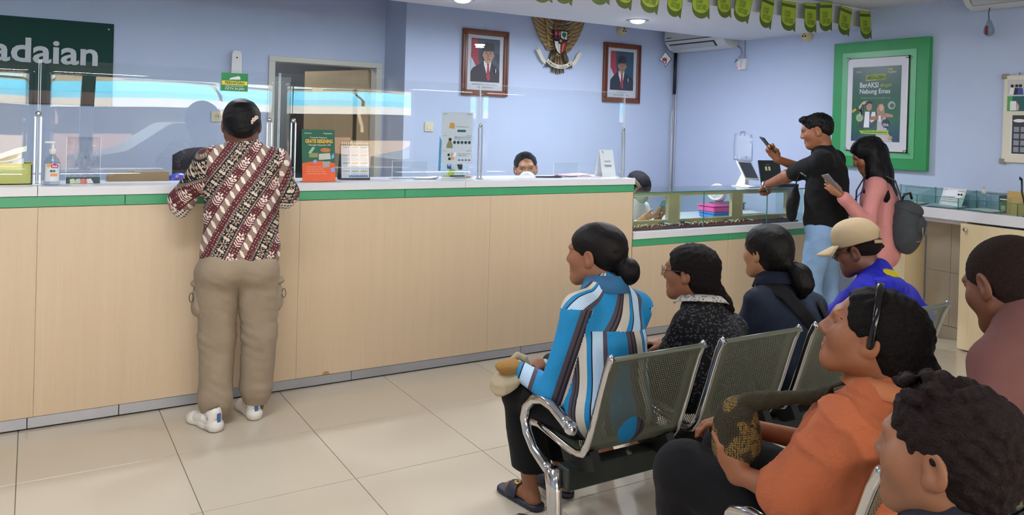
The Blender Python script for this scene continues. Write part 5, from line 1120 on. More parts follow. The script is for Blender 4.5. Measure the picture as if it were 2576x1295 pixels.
# ------------------------------------------------------------------ garment materials
def m_batik():
    m, t = custom('batik_print'); a = t.attr('pat'); sp = t.node('ShaderNodeSeparateXYZ'); t.link(a.outputs['Vector'], sp.inputs[0]); u, v = sp.outputs[0], sp.outputs[1]
    cs, sn = math.cos(math.radians(58)), math.sin(math.radians(58))
    p = t.math('SUBTRACT', t.math('MULTIPLY', u, sn), t.math('MULTIPLY', v, cs)); q = t.math('ADD', t.math('MULTIPLY', u, cs), t.math('MULTIPLY', v, sn))
    p = t.math('ADD', p, t.math('MULTIPLY', t.math('SINE', t.math('MULTIPLY', q, 9.0)), .012))
    b = t.math('FRACT', t.math('ADD', t.math('DIVIDE', p, .185), .13))
    base = t.ramp(b, [(0, lin('#100d10')), (.27, lin('#6f6258')), (.31, lin('#541a22')), (.58, lin('#8a7468')), (.78, lin('#541a22')), (.95, lin('#6f6258'))], True)
    isb = t.math('LESS_THAN', b, .27); ist = t.math('MULTIPLY', t.math('GREATER_THAN', b, .58), t.math('LESS_THAN', b, .78)); ism = t.math('SUBTRACT', 1.0, t.math('ADD', isb, ist), clamp=True)
    cv = t.node('ShaderNodeCombineXYZ'); t.link(p, cv.inputs[0]); t.link(q, cv.inputs[1])
    d = t.vor(cv.outputs[0], 78.0, rnd=.25); dots = t.math('LESS_THAN', d.outputs['Distance'], .24); dots = t.math('MULTIPLY', dots, t.math('ADD', t.math('MULTIPLY', isb, .9), t.math('MULTIPLY', ism, .55)))
    col = t.mix(dots, base, lin('#d9cfc4'))
    def flower(cell, off, petals, rad, ph=0.0):
        fx = t.math('SUBTRACT', t.math('FRACT', t.math('ADD', t.math('DIVIDE', p, .185), off)), .5); fx = t.math('MULTIPLY', fx, .185)
        fy = t.math('MULTIPLY', t.math('SUBTRACT', t.math('FRACT', t.math('ADD', t.math('DIVIDE', q, cell), ph)), .5), cell)
        r = t.math('SQRT', t.math('ADD', t.math('MULTIPLY', fx, fx), t.math('MULTIPLY', fy, fy))); th = t.math('ARCTAN2', fy, fx)
        e = t.math('MULTIPLY', t.math('ADD', .62, t.math('MULTIPLY', t.math('COSINE', t.math('MULTIPLY', th, petals)), .38)), rad)
        return t.math('LESS_THAN', r, e), t.math('LESS_THAN', r, rad * .28), fx, fy
    f1, c1, fx1, fy1 = flower(.062, .495, 6, .021); col = t.mix(f1, col, lin('#a8927c')); col = t.mix(c1, col, lin('#4a3a34'))          # taupe flower on black
    f1b, c1b, _, _ = flower(.062, .495, 2, .017, .5); col = t.mix(f1b, col, lin('#c9b8a6'))
    f2, c2, _, _ = flower(.105, .19, 5, .021); col = t.mix(f2, col, lin('#e3d6cc')); col = t.mix(c2, col, lin('#7c4a4a'))
    f4, c4, _, _ = flower(.105, .19, 5, .015, .27); col = t.mix(f4, col, lin('#7d4044'))
    # fern sprays on maroon
    fx = t.math('SUBTRACT', b, .445); fern = t.math('SINE', t.math('ADD', t.math('MULTIPLY', q, 520.0), t.math('MULTIPLY', t.math('ABSOLUTE', fx), -46.0)))
    env = t.math('MULTIPLY', t.math('LESS_THAN', t.math('ABSOLUTE', fx), .105), t.math('GREATER_THAN', t.math('SINE', t.math('MULTIPLY', q, 59.8)), .25)); fern = t.math('MULTIPLY', t.math('GREATER_THAN', fern, .35), env)
    col = t.mix(fern, col, lin('#e0d2c8'))
    # leaf zigzag on taupe
    tx = t.math('MULTIPLY', t.math('SUBTRACT', b, .68), 10.0); tq = t.math('SINE', t.math('ADD', t.math('MULTIPLY', q, 150.0), t.math('MULTIPLY', tx, 1.2)))
    leaf = t.math('MULTIPLY', t.math('GREATER_THAN', tq, t.math('ADD', .1, t.math('MULTIPLY', t.math('ABSOLUTE', tx), .8))), ist); col = t.mix(leaf, col, lin('#e4d9cf'))
    hem = sp.outputs[2]; hd = t.vor(cv.outputs[0], 70.0, rnd=.0); col = t.mix(hem, col, t.mix(t.math('LESS_THAN', hd.outputs['Distance'], .3), lin('#d8cec6'), lin('#3a2a2a')))
    t.col(col); t.b.inputs['Roughness'].default_value = .8; t.bump(t.noise(t.coord('Object'), 20, 3, .5, .8), .3, .008); return m
def m_stripes():
    m, t = custom('blue_stripe_cotton'); a = t.attr('pat'); sp = t.node('ShaderNodeSeparateXYZ'); t.link(a.outputs['Vector'], sp.inputs[0]); u = sp.outputs[0]
    b = t.math('FRACT', t.math('DIVIDE', u, .235)); B = lin('#0a83bd'); PL = lin('#4b4150'); W = lin('#cfc9bd'); N = lin('#15151f')
    c = t.ramp(b, [(0, B), (.20, PL), (.27, N), (.30, PL), (.335, N), (.37, W), (.52, B), (.60, N), (.625, lin('#7fb2dc')), (.80, PL), (.87, B)], True)
    fine = t.math('MULTIPLY', t.math('GREATER_THAN', t.math('SINE', t.math('MULTIPLY', b, 270.0)), .1), t.math('MULTIPLY', t.math('GREATER_THAN', b, .625), t.math('LESS_THAN', b, .80))); c = t.mix(fine, c, lin('#dfeaf2'))
    fine2 = t.math('MULTIPLY', t.math('GREATER_THAN', t.math('SINE', t.math('MULTIPLY', b, 330.0)), .8), t.math('MULTIPLY', t.math('GREATER_THAN', b, .37), t.math('LESS_THAN', b, .52))); c = t.mix(fine2, c, lin('#a79f96'))
    t.col(c); t.b.inputs['Roughness'].default_value = .75; t.bump(t.noise(t.coord('Object'), 16, 3, .5, .8), .35, .01); return m
def m_fleck():
    m, t = custom('black_fleck_knit'); v = t.coord('Object', (1, 1, 1.3)); a = t.vor(v, 72.0, rnd=.75); n = t.noise(v, 160, 2)
    f = t.math('LESS_THAN', t.math('ADD', a.outputs['Distance'], t.math('MULTIPLY', n, .2)), .47); t.col(t.mix(f, lin('#0d0d13'), lin('#4d4d57'))); t.b.inputs['Roughness'].default_value = .9; t.bump(t.noise(v, 20, 3), .3, .008); return m
def m_denim(name, c1, c2, hl='#8fa6c0', hf=.35):
    m, t = custom(name); v = t.coord('Object'); n = t.noise(v, 4, 4); f = t.noise(t.coord('Object', (300, 300, 90)), 1, 3); c = t.mix(n, lin(c1), lin(c2)); c = t.mix(t.math('MULTIPLY', f, hf), c, lin(hl)); t.col(c); t.b.inputs['Roughness'].default_value = .85; t.bump(t.math('ADD', f, t.math('MULTIPLY', t.noise(v, 18, 3, .5, .9), 2.0)), .35, .006); return m
M_BATIK = m_batik(); M_STR = m_stripes(); M_FLK = m_fleck(); M_JEAN = m_denim('light_jeans', '#5f84ad', '#7f9fc2'); M_DENJ = m_denim('denim_jacket', '#0f1626', '#18233a', '#2c4060', .4)
M_KHA = m_cloth('khaki_twill', '#988976', bump=.5); M_BLKT = m_cloth('black_tee', '#06070a', bump=.3); M_PINK = m_cloth('pink_denim', '#c58482', bump=.4); M_ORG = m_cloth('orange_shirt', '#bf6a45', bump=.6); M_MAUV = m_cloth('mauve_shirt', '#6f4a47', bump=.35)
M_ROY = m_cloth('royal_blue_nylon', '#1c22b4', rough=.5, bump=.5); M_BTRS = m_cloth('black_trouser', '#0d0d11', bump=.3); M_NVT = m_cloth('navy_tee', '#20242f'); M_YEL = m_cloth('yellow_lining', '#c2b31c')
SK_D = m_skin('skin_dark', '#6b4230'); SK_M = m_skin('skin_brown', '#8a5a40'); SK_O = m_skin('skin_warm', '#8f5a3c'); SK_L = m_skin('skin_tan', '#a87654'); SK_K = m_skin('skin_child', '#8a5b40')
H_BLK = m_hair('hair_black'); H_CUR = m_hair('hair_curly', '#090606', '#1c1414', curl=1.0, rough=.6); H_BRN = m_hair('hair_reddish', '#0d0808', '#2a191a', curl=1.0, rough=.6); H_LONG = m_hair('hair_long', '#060507', '#141013', (160, 160, 14))
M_WSH = mat('shoe_white', '#d8d6cf', .45, var=.04); M_BTAB = mat('shoe_blue', '#3f6196', .7, var=.05)
class Body:
    """joints of a figure in its own yaw frame (right, forward, up) about a base point"""
    def __init__(s, label, base, az, name='person'):
        s.t = person(label, base, name); s.b = np.array(base, float); s.R = rotz(-az); s.az = az; s.skin = []
    def P(s, r, f, u): return s.b + s.R @ vv(r, f, u)
    def head(s, c, az, pitch=0, roll=0, sc=1.0, neck=None, skin=None, h=.004, brow=True, eye=(-1, 1), **kw):
        s.hR = rotz(-az) @ rotx(pitch) @ roty(roll); s.hc = np.array(c, float); s.hs = sc; sd = SDF(); head_sdf(sd, s.hR, s.hc, sc, neck=neck, **kw); s.skin.append((sd, h))
        if eye: eyes(s.t, s.hR, s.hc, sc, eye)
        return s
    def hair(s): sd = SDF(); sd.frame(s.hR, s.hc, s.hs); return sd
    def torso(s, hip, chest, neck, rh, rw, rc_, sh_r=.055, sw=.165, sh_z=None, k=.06):
        sd = SDF(); R = s.R; up = chest - hip; up = up / np.linalg.norm(up); F = frame_from(np.cross(up, R[:, 0]), up); F = np.stack([R[:, 0], np.cross(up, R[:, 0]), up], 1)
        F[:, 1] /= np.linalg.norm(F[:, 1]); F[:, 0] = np.cross(F[:, 1], F[:, 2])
        sd.el(hip, rh, F, k=k); sd.el((hip + chest) / 2, rw, F, k=k); sd.el(chest, rc_, F, k=k)
        sd.rc(chest, neck, .085, .06, k=k)
        s.sL = chest + F @ vv(-sw, 0, .11) if sh_z is None else chest + F @ vv(-sw, 0, sh_z); s.sR = chest + F @ vv(sw, 0, .11 if sh_z is None else sh_z)
        nk = neck + F @ vv(0, 0, -.02); sd.rc(s.sL, nk, sh_r, .055, k=k); sd.rc(s.sR, nk, sh_r, .055, k=k); s.F = F; return sd
    def inner(s, *chains):
        sd = SDF()
        for pts, r in chains: sd.chain(pts, [r] * len(pts), .03)
        s.skin.append((sd, .009)); return s
    def finish_skin(s, m): return solid('body', s.skin, m, s.t, attr=face_attr(s.hR, s.hc, s.hs))
def seg_dist(V, a, b):
    ba = b - a; t = np.clip(((V - a) @ ba) / (ba @ ba), 0, 1); return np.linalg.norm(V - a - t[:, None] * ba, axis=1), t
# ================================================================== customer at the counter (seen from behind)
B = Body('person standing at the counter in a maroon batik blouse and khaki cargo trousers', (.88, 3.93, 0), 9)
hip, ch, nk = B.P(0, .05, .80), B.P(0, .055, 1.13), B.P(0, .04, 1.355)
sd = B.torso(hip + vv(0, 0, .04), ch, nk, (.188, .155, .15), (.172, .14, .2), (.172, .135, .21), .062, .15, .15)
eL, wL, eR, wR = B.P(-.275, .17, 1.085), B.P(-.17, .33, 1.185), B.P(.215, .10, 1.12), B.P(.10, .30, 1.185)
for S_, E_, W_ in ((B.sL, eL, wL), (B.sR, eR, wR)):
    sd.rc(S_, E_, .068, .058, k=.05); sd.rc(E_, E_ + (W_ - E_) * .40, .058, .054, k=.02)
sd.rc(eL + vv(0, 0, -.01), eL + vv(-.005, .0, -.05), .05, .035, k=.03); sd.rc(eR, eR + vv(0, 0, -.035), .05, .035, k=.03)
sd.cut((.88, 3.93, .792), (-.10, 0, -1.0))
_right, _c = B.R[:, 0], ch
def batik_attr(V, F):
    D = V - _c; u = D @ _right * 1.08; v = V[:, 2].copy(); hem = np.zeros(len(V))
    A = np.zeros((F.size, 3)); fc = V[F].mean(1); dm = np.linalg.norm(fc - _c, axis=1)
    uv = np.stack([u, v, hem], 1)[F.ravel()].reshape(-1, 4, 3)
    for S_, E_, W_, s_ in ((B.sL, eL, wL, -1), (B.sR, eR, wR, 1)):
        d, tt = seg_dist(fc, S_, E_); d2, t2 = seg_dist(fc, E_, W_); out = (fc - _c) @ _right * s_
        m = (np.minimum(d, d2) < .085) & (out > .165)
        ax = (E_ - S_) / np.linalg.norm(E_ - S_); P = V[F] - S_; al = P @ ax; ac = P @ _right
        uv[m, :, 0] = (ac * .8 + s_ * .35)[m]; uv[m, :, 1] = (-al * 1.0 + 1.5)[m]
        uv[m & (fc[:, 2] < E_[2] - .042), :, 2] = 1.0
    return uv.reshape(-1, 3)
solid('blouse', sd, M_BATIK, B.t, .0065, folds(.0028, 20, 10, 38, 1.0), batik_attr)
# trousers
kL, aL, kR, aR = B.P(-.098, .075, .43), B.P(-.100, .062, .075), B.P(.098, .065, .43), B.P(.092, .095, .10)
legs = []
for s_, k_, a_ in ((-1, kL, aL), (1, kR, aR)):
    sd = SDF(); sd.el(hip + vv(-.012, -.01, .0), (.172, .145, .12), B.R, k=.04)
    th = hip + B.R @ vv(s_ * .092 - .012, -.005, -.06); sd.rc(th, k_, .108, .084, k=.03); sd.rc(k_, a_ + vv(0, 0, .05), .084, .080, k=.03); sd.rc(a_ + vv(0, 0, .06), a_, .080, .060, k=.02)
    sd.el(hip + B.R @ vv(s_ * .085 - .012, -.065, -.035), (.092, .085, .085), B.R, k=.03)
    sd.cut((0, 0, a_[2] - .025), (0, 0, -1)); legs.append(sd)
def crease(x, y, z):
    w = .5 * np.sin(x * 14 + 1) + .6 * np.sin(y * 12); g = np.exp(-((z - .45) / .16) ** 2) + .8 * np.exp(-((z - .16) / .08) ** 2) + .5 * np.exp(-((z - .70) / .06) ** 2)
    return .0021 * g * np.sin(z * 120 + x * 55 + y * 25 + 4.5 * w) * (.5 + .5 * np.sin(x * 30 + z * 14)) + .0016 * np.sin(x * 40 + z * 22 + w)
solid('trousers', legs, M_KHA, B.t, .0055, crease)
for s_, k_ in ((-1, kL), (1, kR)):
    c = hip * .52 + k_ * .48 + B.R @ vv(s_ * .122 - .006, .01, .0); q = SDF(); q.el(c, (.042, .06, .085), B.R, k=.01); q.el(c + vv(0, 0, -.045), (.042, .055, .045), B.R, k=.03)
    pk_ = solid('cargo_pocket', q, M_KHA, B.t, .006, folds(.003, 40, 30, 50, 4)); q = SDF(); q.el(c + B.R @ vv(s_ * .006, 0, .07), (.045, .062, .022), B.R, k=.01); fp = solid('pocket_flap', q, M_KHA, pk_, .006, base=B.b); 
    lp = MB().tube([B.P(0, 0, 0) * 0 + (c - B.b) + B.R @ vv(s_ * (.045 + .01 * math.sin(a)), -.03 + .006 * math.cos(a), .03 - .022 + .022 * math.cos(a)) for a in np.linspace(0, 6.28, 9)], .0018, 5).build('drawcord', M_BLACK, pk_)
# sneakers
for s_, hx, hy, az in ((-1, .785, 3.905, -24), (1, .978, 3.972, -4)):
    Rz = rotz(-az); hp = vv(hx, hy, 0); q = SDF(); q.frame(Rz, hp)
    q.rc((0, .02, .022), (0, .09, .02), .032, .030, k=.02); q.rc((0, .09, .02), (-.01 * s_, .19, .018), .032, .036, k=.02); q.rc((0, .19, .018), (0, .215, .016), .034, .026, k=.02); q.el((0, .022, .028), (.038, .042, .03), k=.02); q.cut((0, 0, .002), (0, 0, -1))
    so_ = solid('shoe', q, M_WSH, B.t, .005); q = SDF(); q.frame(Rz, hp); q.rc((0, .025, .05), (0, .03, .085), .030, .034, k=.02); q.rc((0, .05, .05), (0, .15, .035), .034, .03, k=.03); q.el((0, -.008, .052), (.03, .012, .011), k=.006, op='s'); q.el((-.03, .06, .06), (.02, .03, .012), k=.006, op='s'); q.el((.03, .06, .06), (.02, .03, .012), k=.006, op='s'); q.el((0, .04, .10), (.026, .028, .03), k=.006, op='s')
    solid('shoe_upper', q, M_WSH, so_, .005, base=B.b); M_ = Matrix.LocRotScale(Vector(hp - B.b), Matrix(Rz.tolist()).to_quaternion(), None)
    tb_ = MB(); tb_.box(-.008, .008, -.012, -.004, .04, .088, M=M_); tb_.build('heel_tab', M_BTAB, so_)
B.inner(([hip, ch, nk], .06), ([hip, kL, aL, B.P(-.105, .075, .05)], .036), ([hip, kR, aR, B.P(.095, .10, .05)], .036), ([ch, B.sL, eL, wL], .038), ([ch, B.sR, eR, wR], .038))
hd = SDF(); hand_sdf(hd, frame_from(B.R @ vv(.5, 1, -.15), (0, 0, 1)), wL, 1, (15, 18, 20, 25)); B.skin.append((hd, .0045)); hd = SDF(); hand_sdf(hd, frame_from(B.R @ vv(-.4, 1, -.15), (0, 0, 1)), wR, -1, (15, 18, 20, 25)); B.skin.append((hd, .0045))
B.head(B.P(-.012, .055, 1.470), 10, -4, 0, 1.09, nk, neck_r=.058)
B.finish_skin(SK_D)
q = B.hair(); q.el((0, -.018, .030), (.081, .100, .082), k=.02); q.el((0, -.045, -.008), (.072, .070, .06), k=.03); q.el((0, -.085, -.035), (.045, .03, .034), k=.025)
q.el((0, .105, -.03), (.075, .085, .085), k=.02, op='s')
for x in (-1, 1): q.el((x * .085, .03, -.03), (.02, .035, .04), k=.012, op='s'); q.el((x * .088, -.012, -.012), (.014, .026, .034), k=.008, op='s')
solid('hair', q, H_BLK, B.t, .004, folds(.0012, 60, 60, 160, 3))
hp_ = thing('hair_clip', 'floral hair clip of cream blossoms in the dark hair of the standing customer', 'hair clip', tuple(B.hc + B.hR @ vv(.028, -.117, .012)))
for k in range(7):
    a = k * 1.1; x, z = -.032 + .011 * k, .012 * math.sin(k * 1.3)
    for p_ in range(5):
        th = p_ * 1.2566 + k; MB().lathe([(.0008, -.002), (.0048, -.001), (.0046, .0012), (.001, .002)], 8, (x + .0058 * math.cos(th), -.004 - .003 * math.cos(k) - .004 * (1 - abs(k - 3) / 3), z + .0058 * math.sin(th)), 'y').build('petal', mat('blossom', '#d9bfae', .4, var=.1), hp_)
hp_.rotation_euler = (0, 0, math.radians(-9))
# ================================================================== masked teller behind the counter
B = Body('masked person in white behind the high counter, only head visible', (3.19, 5.02, 0), 205)
hip, ch, nk = B.P(0, -.03, .50), B.P(0, -.02, .84), B.P(0, 0, 1.02)
sd = B.torso(hip, ch, nk, (.17, .14, .13), (.15, .12, .18), (.165, .12, .19)); eL, eR = B.P(-.25, .06, .66), B.P(.25, .06, .66); sd.rc(B.sL, eL, .055, .045, k=.04); sd.rc(B.sR, eR, .055, .045, k=.04); sd.rc(eL, B.P(-.12, .22, .76), .045, .04); sd.rc(eR, B.P(.12, .22, .76), .045, .04)
solid('shirt', sd, m_cloth('teller_shirt', '#d8d8da'), B.t, .009); q = SDF()
for s_ in (-1, 1): q.rc(B.P(s_ * .09, 0, .50), B.P(s_ * .12, .26, .48), .08, .07); q.rc(B.P(s_ * .12, .26, .48), B.P(s_ * .12, .22, .03), .07, .06)
solid('trousers', q, M_BTRS, B.t, .01); B.inner(([hip, ch, nk], .06), ([ch, B.sL, eL, B.P(-.10, .27, .77)], .036), ([ch, B.sR, eR, B.P(.10, .27, .77)], .036))
B.head(B.P(0, .02, 1.180), 208, -4, 4, 1.08, nk); B.finish_skin(SK_L)
q = B.hair(); q.el((0, -.018, .034), (.080, .098, .080), k=.02); q.el((0, .055, .098), (.04, .03, .02), R=rotx(30), k=.02); q.el((0, .105, -.002), (.080, .072, .094), k=.012, op='s')
for x in (-1, 1): q.el((x * .088, .0, -.02), (.018, .03, .045), k=.008, op='s')
solid('hair', q, H_BLK, B.t, .004, folds(.0025, 120, 90, 60, 1))
q = B.hair(); q.el((0, .060, -.055), (.058, .055, .052), k=.01); q.el((0, .115, -.05), (.012, .014, .042), k=.03); q.el((0, -.01, -.04), (.09, .05, .2), k=.01, op='s'); mk = solid('face_mask', q, m_cloth('mask_white', '#dfe1e6', .8, .02, bump=.1), B.t, .004)
bb = np.array(B.t['_base']); cv_ = lambda x, y, z: B.hc + B.hR @ (vv(x, y, z) * B.hs) - bb
for s_ in (-1, 1): MB().tube([cv_(s_ * .052, .06, -.035), cv_(s_ * .072, .02, -.02), cv_(s_ * .08, -.012, .012)], .0018, 5).build('ear_loop', C_WHITE, mk)
tw = thing('black_mobile', 'black handset held near the chin of the masked teller', 'handset', tuple(cv_(-.075, .075, -.085) + bb)); tw.rotation_euler = (0, 0, math.radians(-20)); MB().box(-.05, .035, -.012, .012, -.012, .012, ch=.006).build('case', M_BLACK, tw)
# ================================================================== clerk behind the display case
B = Body('masked person with dark headscarf and white blouse holding a phone behind the display case', (4.20, 5.0, 0), 168)
hip, ch, nk = B.P(0, -.05, .46), B.P(0, .0, .74), B.P(0, .04, .91)
sd = B.torso(hip, ch, nk, (.16, .13, .12), (.14, .11, .15), (.15, .11, .16), .05, .14); wL, wR = B.P(-.10, .22, .80), B.P(.085, .23, .80); eL, eR = B.P(-.22, .10, .64), B.P(.22, .10, .64)
for S_, E_, W_ in ((B.sL, eL, wL), (B.sR, eR, wR)): sd.rc(S_, E_, .052, .05, k=.04); sd.rc(E_, E_ + (W_ - E_) * .62, .05, .042, k=.03)
solid('blouse', sd, m_cloth('clerk_blouse', '#d3d4d8'), B.t, .008, folds(.003, 30, 20, 40, 1)); q = SDF(); q.el(ch + vv(0, 0, -.03), (.152, .118, .16), B.F, k=.02); q.cut(ch + B.R @ vv(.05, 0, 0), B.R @ vv(-1, 0, 0)); q.cut(ch + vv(0, 0, .12), (0, 0, 1)); solid('vest_panel', q, m_cloth('clerk_vest', '#5f6068'), B.t, .008)
q = SDF()
for s_ in (-1, 1): q.rc(B.P(s_ * .09, -.03, .45), B.P(s_ * .11, .17, .46), .075, .065); q.rc(B.P(s_ * .11, .17, .46), B.P(s_ * .11, .15, .03), .065, .055)
solid('trousers', q, M_BTRS, B.t, .01); B.inner(([hip, ch, nk], .055), ([ch, B.sL, eL, wL], .032), ([ch, B.sR, eR, wR], .032))
for W_, s_, E_ in ((wL, 1, eL), (wR, -1, eR)): hd = SDF(); hand_sdf(hd, frame_from(B.R @ vv(s_ * .35, .8, .25), B.R @ vv(s_ * -.5, -.2, -.9)), W_, s_ * 1, (30, 35, 38, 40), s=.92); B.skin.append((hd, .0045))
B.head(B.P(-.01, .085, 1.03), 170, -30, 0, 1.04, nk); B.finish_skin(SK_L)
q = B.hair(); q.el((0, -.02, .026), (.086, .106, .086), k=.02); q.el((0, -.03, -.07), (.08, .09, .08), k=.03); q.el((0, .11, -.03), (.072, .075, .080), k=.015, op='s'); solid('headscarf', q, m_cloth('scarf_black', '#15161f', .8, .1), B.t, .004, folds(.002, 70, 40, 30, 2))
q = B.hair(); q.el((0, .0, .052), (.088, .100, .03), R=rotx(-24), k=.01); q.el((0, -.03, .04), (.083, .102, .085), k=.003, op='s'); solid('headband', q, m_cloth('band_olive', '#6a6152', .8), B.t, .004)
q = B.hair(); q.el((0, .060, -.055), (.056, .052, .05), k=.01); q.el((0, -.01, -.04), (.09, .05, .2), k=.01, op='s'); solid('face_mask', q, m_cloth('mask_green', '#93aaa2', .8, .04, bump=.1), B.t, .004)
ph = thing('teal_phone', 'teal phone held by the masked clerk behind the display case', 'phone', tuple((wL + wR) / 2 + B.R @ vv(-.01, .075, .075))); M_ = Matrix(frame_from(B.R @ vv(0, .55, .8), B.R @ vv(0, -.8, .55)).tolist()).to_4x4()
b = MB(); b.box(-.037, .037, -.076, .076, -.005, .004, ch=.003, M=M_); b.build('case', mat('phone_teal', '#2f7a80', .35), ph); b = MB(); b.box(-.034, .034, -.072, .072, .0041, .0048, M=M_); b.build('screen', mat('phone_screen', '#16181c', .1, var=0), ph)
# ================================================================== seated row
def seated(label, x, y, az, head, haz, hp, hroll, hs, nk, ch, skin, shirt_m, rh=(.175, .14, .12), rw=(.155, .125, .16), rc_=(.165, .12, .17), hipz=.47, sw=.145, sz=.12, noise=None, attr=None, sleeve=.045, h=.0065, elbows=None, wrists=None, slv=1.0, trouser=M_BTRS, knees=None, feet=None, name='top', trn=None, tr=(.085, .07, .055), anklez=.14, hh=.004, hand_rot=None, legcut=True, **kw):
    B = Body(label, (x, y, 0), az); hip = B.P(0, 0, hipz); ch = np.array(ch, float); nk = np.array(nk, float)
    sd = B.torso(hip, ch, nk, rh, rw, rc_, sleeve + .008, sw, sz)
    eL, eR = elbows or (B.P(-.235, .10, .60), B.P(.235, .10, .60)); wL, wR = wrists or (B.P(-.10, .30, .57), B.P(.10, .30, .57)); eL, eR, wL, wR = [np.array(q, float) for q in (eL, eR, wL, wR)]
    for S_, E_, W_ in ((B.sL, eL, wL), (B.sR, eR, wR)):
        sd.rc(S_, E_, sleeve + .008, sleeve, k=.04)
        if slv > 0: sd.rc(E_, E_ + (W_ - E_) * slv, sleeve, sleeve * .85, k=.025)
    B.e = (eL, eR); B.w = (wL, wR); B.hip = hip; B.ch = ch; B.nk = nk
    sd.cut(hip + vv(0, 0, -.085), (0, 0, -1))
    B.top = solid(name, sd, shirt_m, B.t, h, noise or folds(.003, 22, 16, 34, x * 3), (lambda V, F: attr(B, V, F)) if attr else None)
    kL, kR = [np.array(q, float) for q in (knees or (B.P(-.11, .40, .46), B.P(.11, .40, .46)))]; fL, fR = [np.array(q, float) for q in (feet or (B.P(-.11, .42, 0), B.P(.11, .42, 0)))]
    legs = []
    for s_, k_, f_ in ((-1, kL, fL), (1, kR, fR)):
        q = SDF(); q.el(hip + vv(0, 0, -.02), (rh[0] * .80, rh[1] * .78, .075), B.R, k=.03); q.rc(hip + B.R @ vv(s_ * .085, .06, -.025), k_, tr[0], tr[1], k=.03); q.rc(k_, f_ + vv(0, 0, anklez), tr[1], tr[2], k=.02)
        if legcut: q.cut((0, 0, anklez), (0, 0, -1))
        legs.append(q)
    solid('trousers', legs, trouser, B.t, .008, trn or folds(.002, 20, 20, 30, y))
    for k_, f_ in ((kL, fL), (kR, fR)):
        q = SDF(); q.rc(k_, f_ + vv(0, 0, .06), .045, .03, k=.02); q.rc(f_ + vv(0, 0, .045), f_ + B.R @ vv(0, .12, .03), .030, .026, k=.02); q.el(f_ + B.R @ vv(0, -.02, .03), (.028, .03, .028), B.R, k=.02); q.cut((0, 0, .012), (0, 0, -1)); B.skin.append((q, .006))
    B.inner(([hip, ch, nk], .055), ([ch, B.sL, eL], .032), ([ch, B.sR, eR], .032))
    for s_, E_, W_ in ((1, eL, wL), (-1, eR, wR)):
        q = SDF(); q.rc(E_, W_, .036, .024, k=.02); d = W_ - E_; hand_sdf(q, frame_from(d + B.R @ vv(s_ * .06, .05, -.03), vv(0, 0, 1)) if hand_rot is None else hand_rot[0 if s_ > 0 else 1], W_ + d / np.linalg.norm(d) * .012, s_, (30, 36, 40, 44), s=.95); B.skin.append((q, .0045))
    B.head(head, haz, hp, hroll, hs, nk, h=hh, **kw); B.finish_skin(skin); B.kL, B.kR, B.fL, B.fR = kL, kR, fL, fR
    return B
def collar(B, m, r=.062, hgt=.035, tilt=None, name='collar', open_=.0, z=0.0, att=None):
    """stand-and-fall collar: a flared band round the neck, open at the throat"""
    b = MB(); F = B.F; n = 22; c = B.nk; rows = []
    for i in range(n + 1):
        a = -math.pi / 2 + math.pi * (-1 + 2 * i / n) * (.86 - open_); d = F @ vv(math.cos(a), math.sin(a), 0)
        rows.append([c + d * (r * .98) + F @ vv(0, 0, z - .01), c + d * (r * .96) + F @ vv(0, 0, z + hgt), c + d * (r * 1.04) + F @ vv(0, 0, z + hgt + .004), c + d * (r * 1.38) + F @ vv(0, 0, z - .012)])
    b.sheet([[tuple(p - B.b) for p in r_] for r_ in rows], .003); return b.build(name, m, B.t, fix=False)
# ---- A: blue striped shirt
def stripe_attr(B, V, F):
    fc = V[F].mean(1); r = B.R[:, 0]; P = V[F]; D = P - B.ch; zz = D @ B.F[:, 2]; u = np.arctan2(D @ r / .165, -(D @ B.F[:, 1]) / .125) * .150; out = u.copy()
    z = (fc - B.ch) @ B.F[:, 2]; x = (fc - B.ch) @ r; back = (fc - B.ch) @ B.F[:, 1] < .03
    yk = z > .035; out[yk] = (u * .80 - zz * .62 + .09)[yk]
    for S_, E_, W_, s_ in ((B.sL, B.e[0], B.w[0], -1), (B.sR, B.e[1], B.w[1], 1)):
        d, t = seg_dist(fc, S_, E_); d2, t2 = seg_dist(fc, E_, W_); m = (np.minimum(d, d2) < .064) & (x * s_ > .118) & ((z < .11) | (t > .12))
        ax = (E_ - S_) / np.linalg.norm(E_ - S_); sdv = np.cross(ax, vv(.61, .79, -.12)); sdv /= np.linalg.norm(sdv); out[m] = ((P - S_) @ sdv + .20)[m]
    A = np.zeros((len(F), 4, 3)); A[:, :, 0] = out + .31; return A.reshape(-1, 3)
B = seated('seated person in a blue striped shirt with a low hair bun, nearest the armrest', 1.83, 2.27, -8, (1.842, 2.395, 1.018), -34, -2, 0, 1.02, (1.855, 2.335, .895), (1.85, 2.30, .72), SK_M, M_STR,
    rh=(.175, .155, .13), rw=(.158, .125, .17), rc_=(.162, .115, .165), sw=.158, sz=.105, attr=stripe_attr, elbows=((1.640, 2.36, .535), (2.02, 2.42, .56)), wrists=((1.64, 2.56, .545), (1.80, 2.60, .55)), knees=((1.66, 2.60, .45), (1.86, 2.66, .45)), feet=((1.71, 2.585, 0), (1.88, 2.62, 0)), tr=(.088, .072, .080), anklez=.155, name='striped_shirt', h=.0042, sleeve=.046, noise=folds(.0022, 24, 18, 20, 1))
collar(B, m_cloth('collar_blue', '#1b7db4', c2='#4b4150'), .068, .045)
q = B.hair(); q.el((0, -.022, .036), (.083, .108, .083), k=.02); q.el((0, -.06, -.005), (.07, .065, .06), k=.03); q.el((0, .105, -.028), (.076, .072, .082), k=.012, op='s')
for x in (-1, 1): q.el((x * .088, .004, -.022), (.020, .036, .036), k=.008, op='s')
q.el((0, -.135, -.058), (.047, .042, .050), k=.012); q.rc((0, -.09, -.03), (0, -.12, -.05), .035, .03, k=.02)
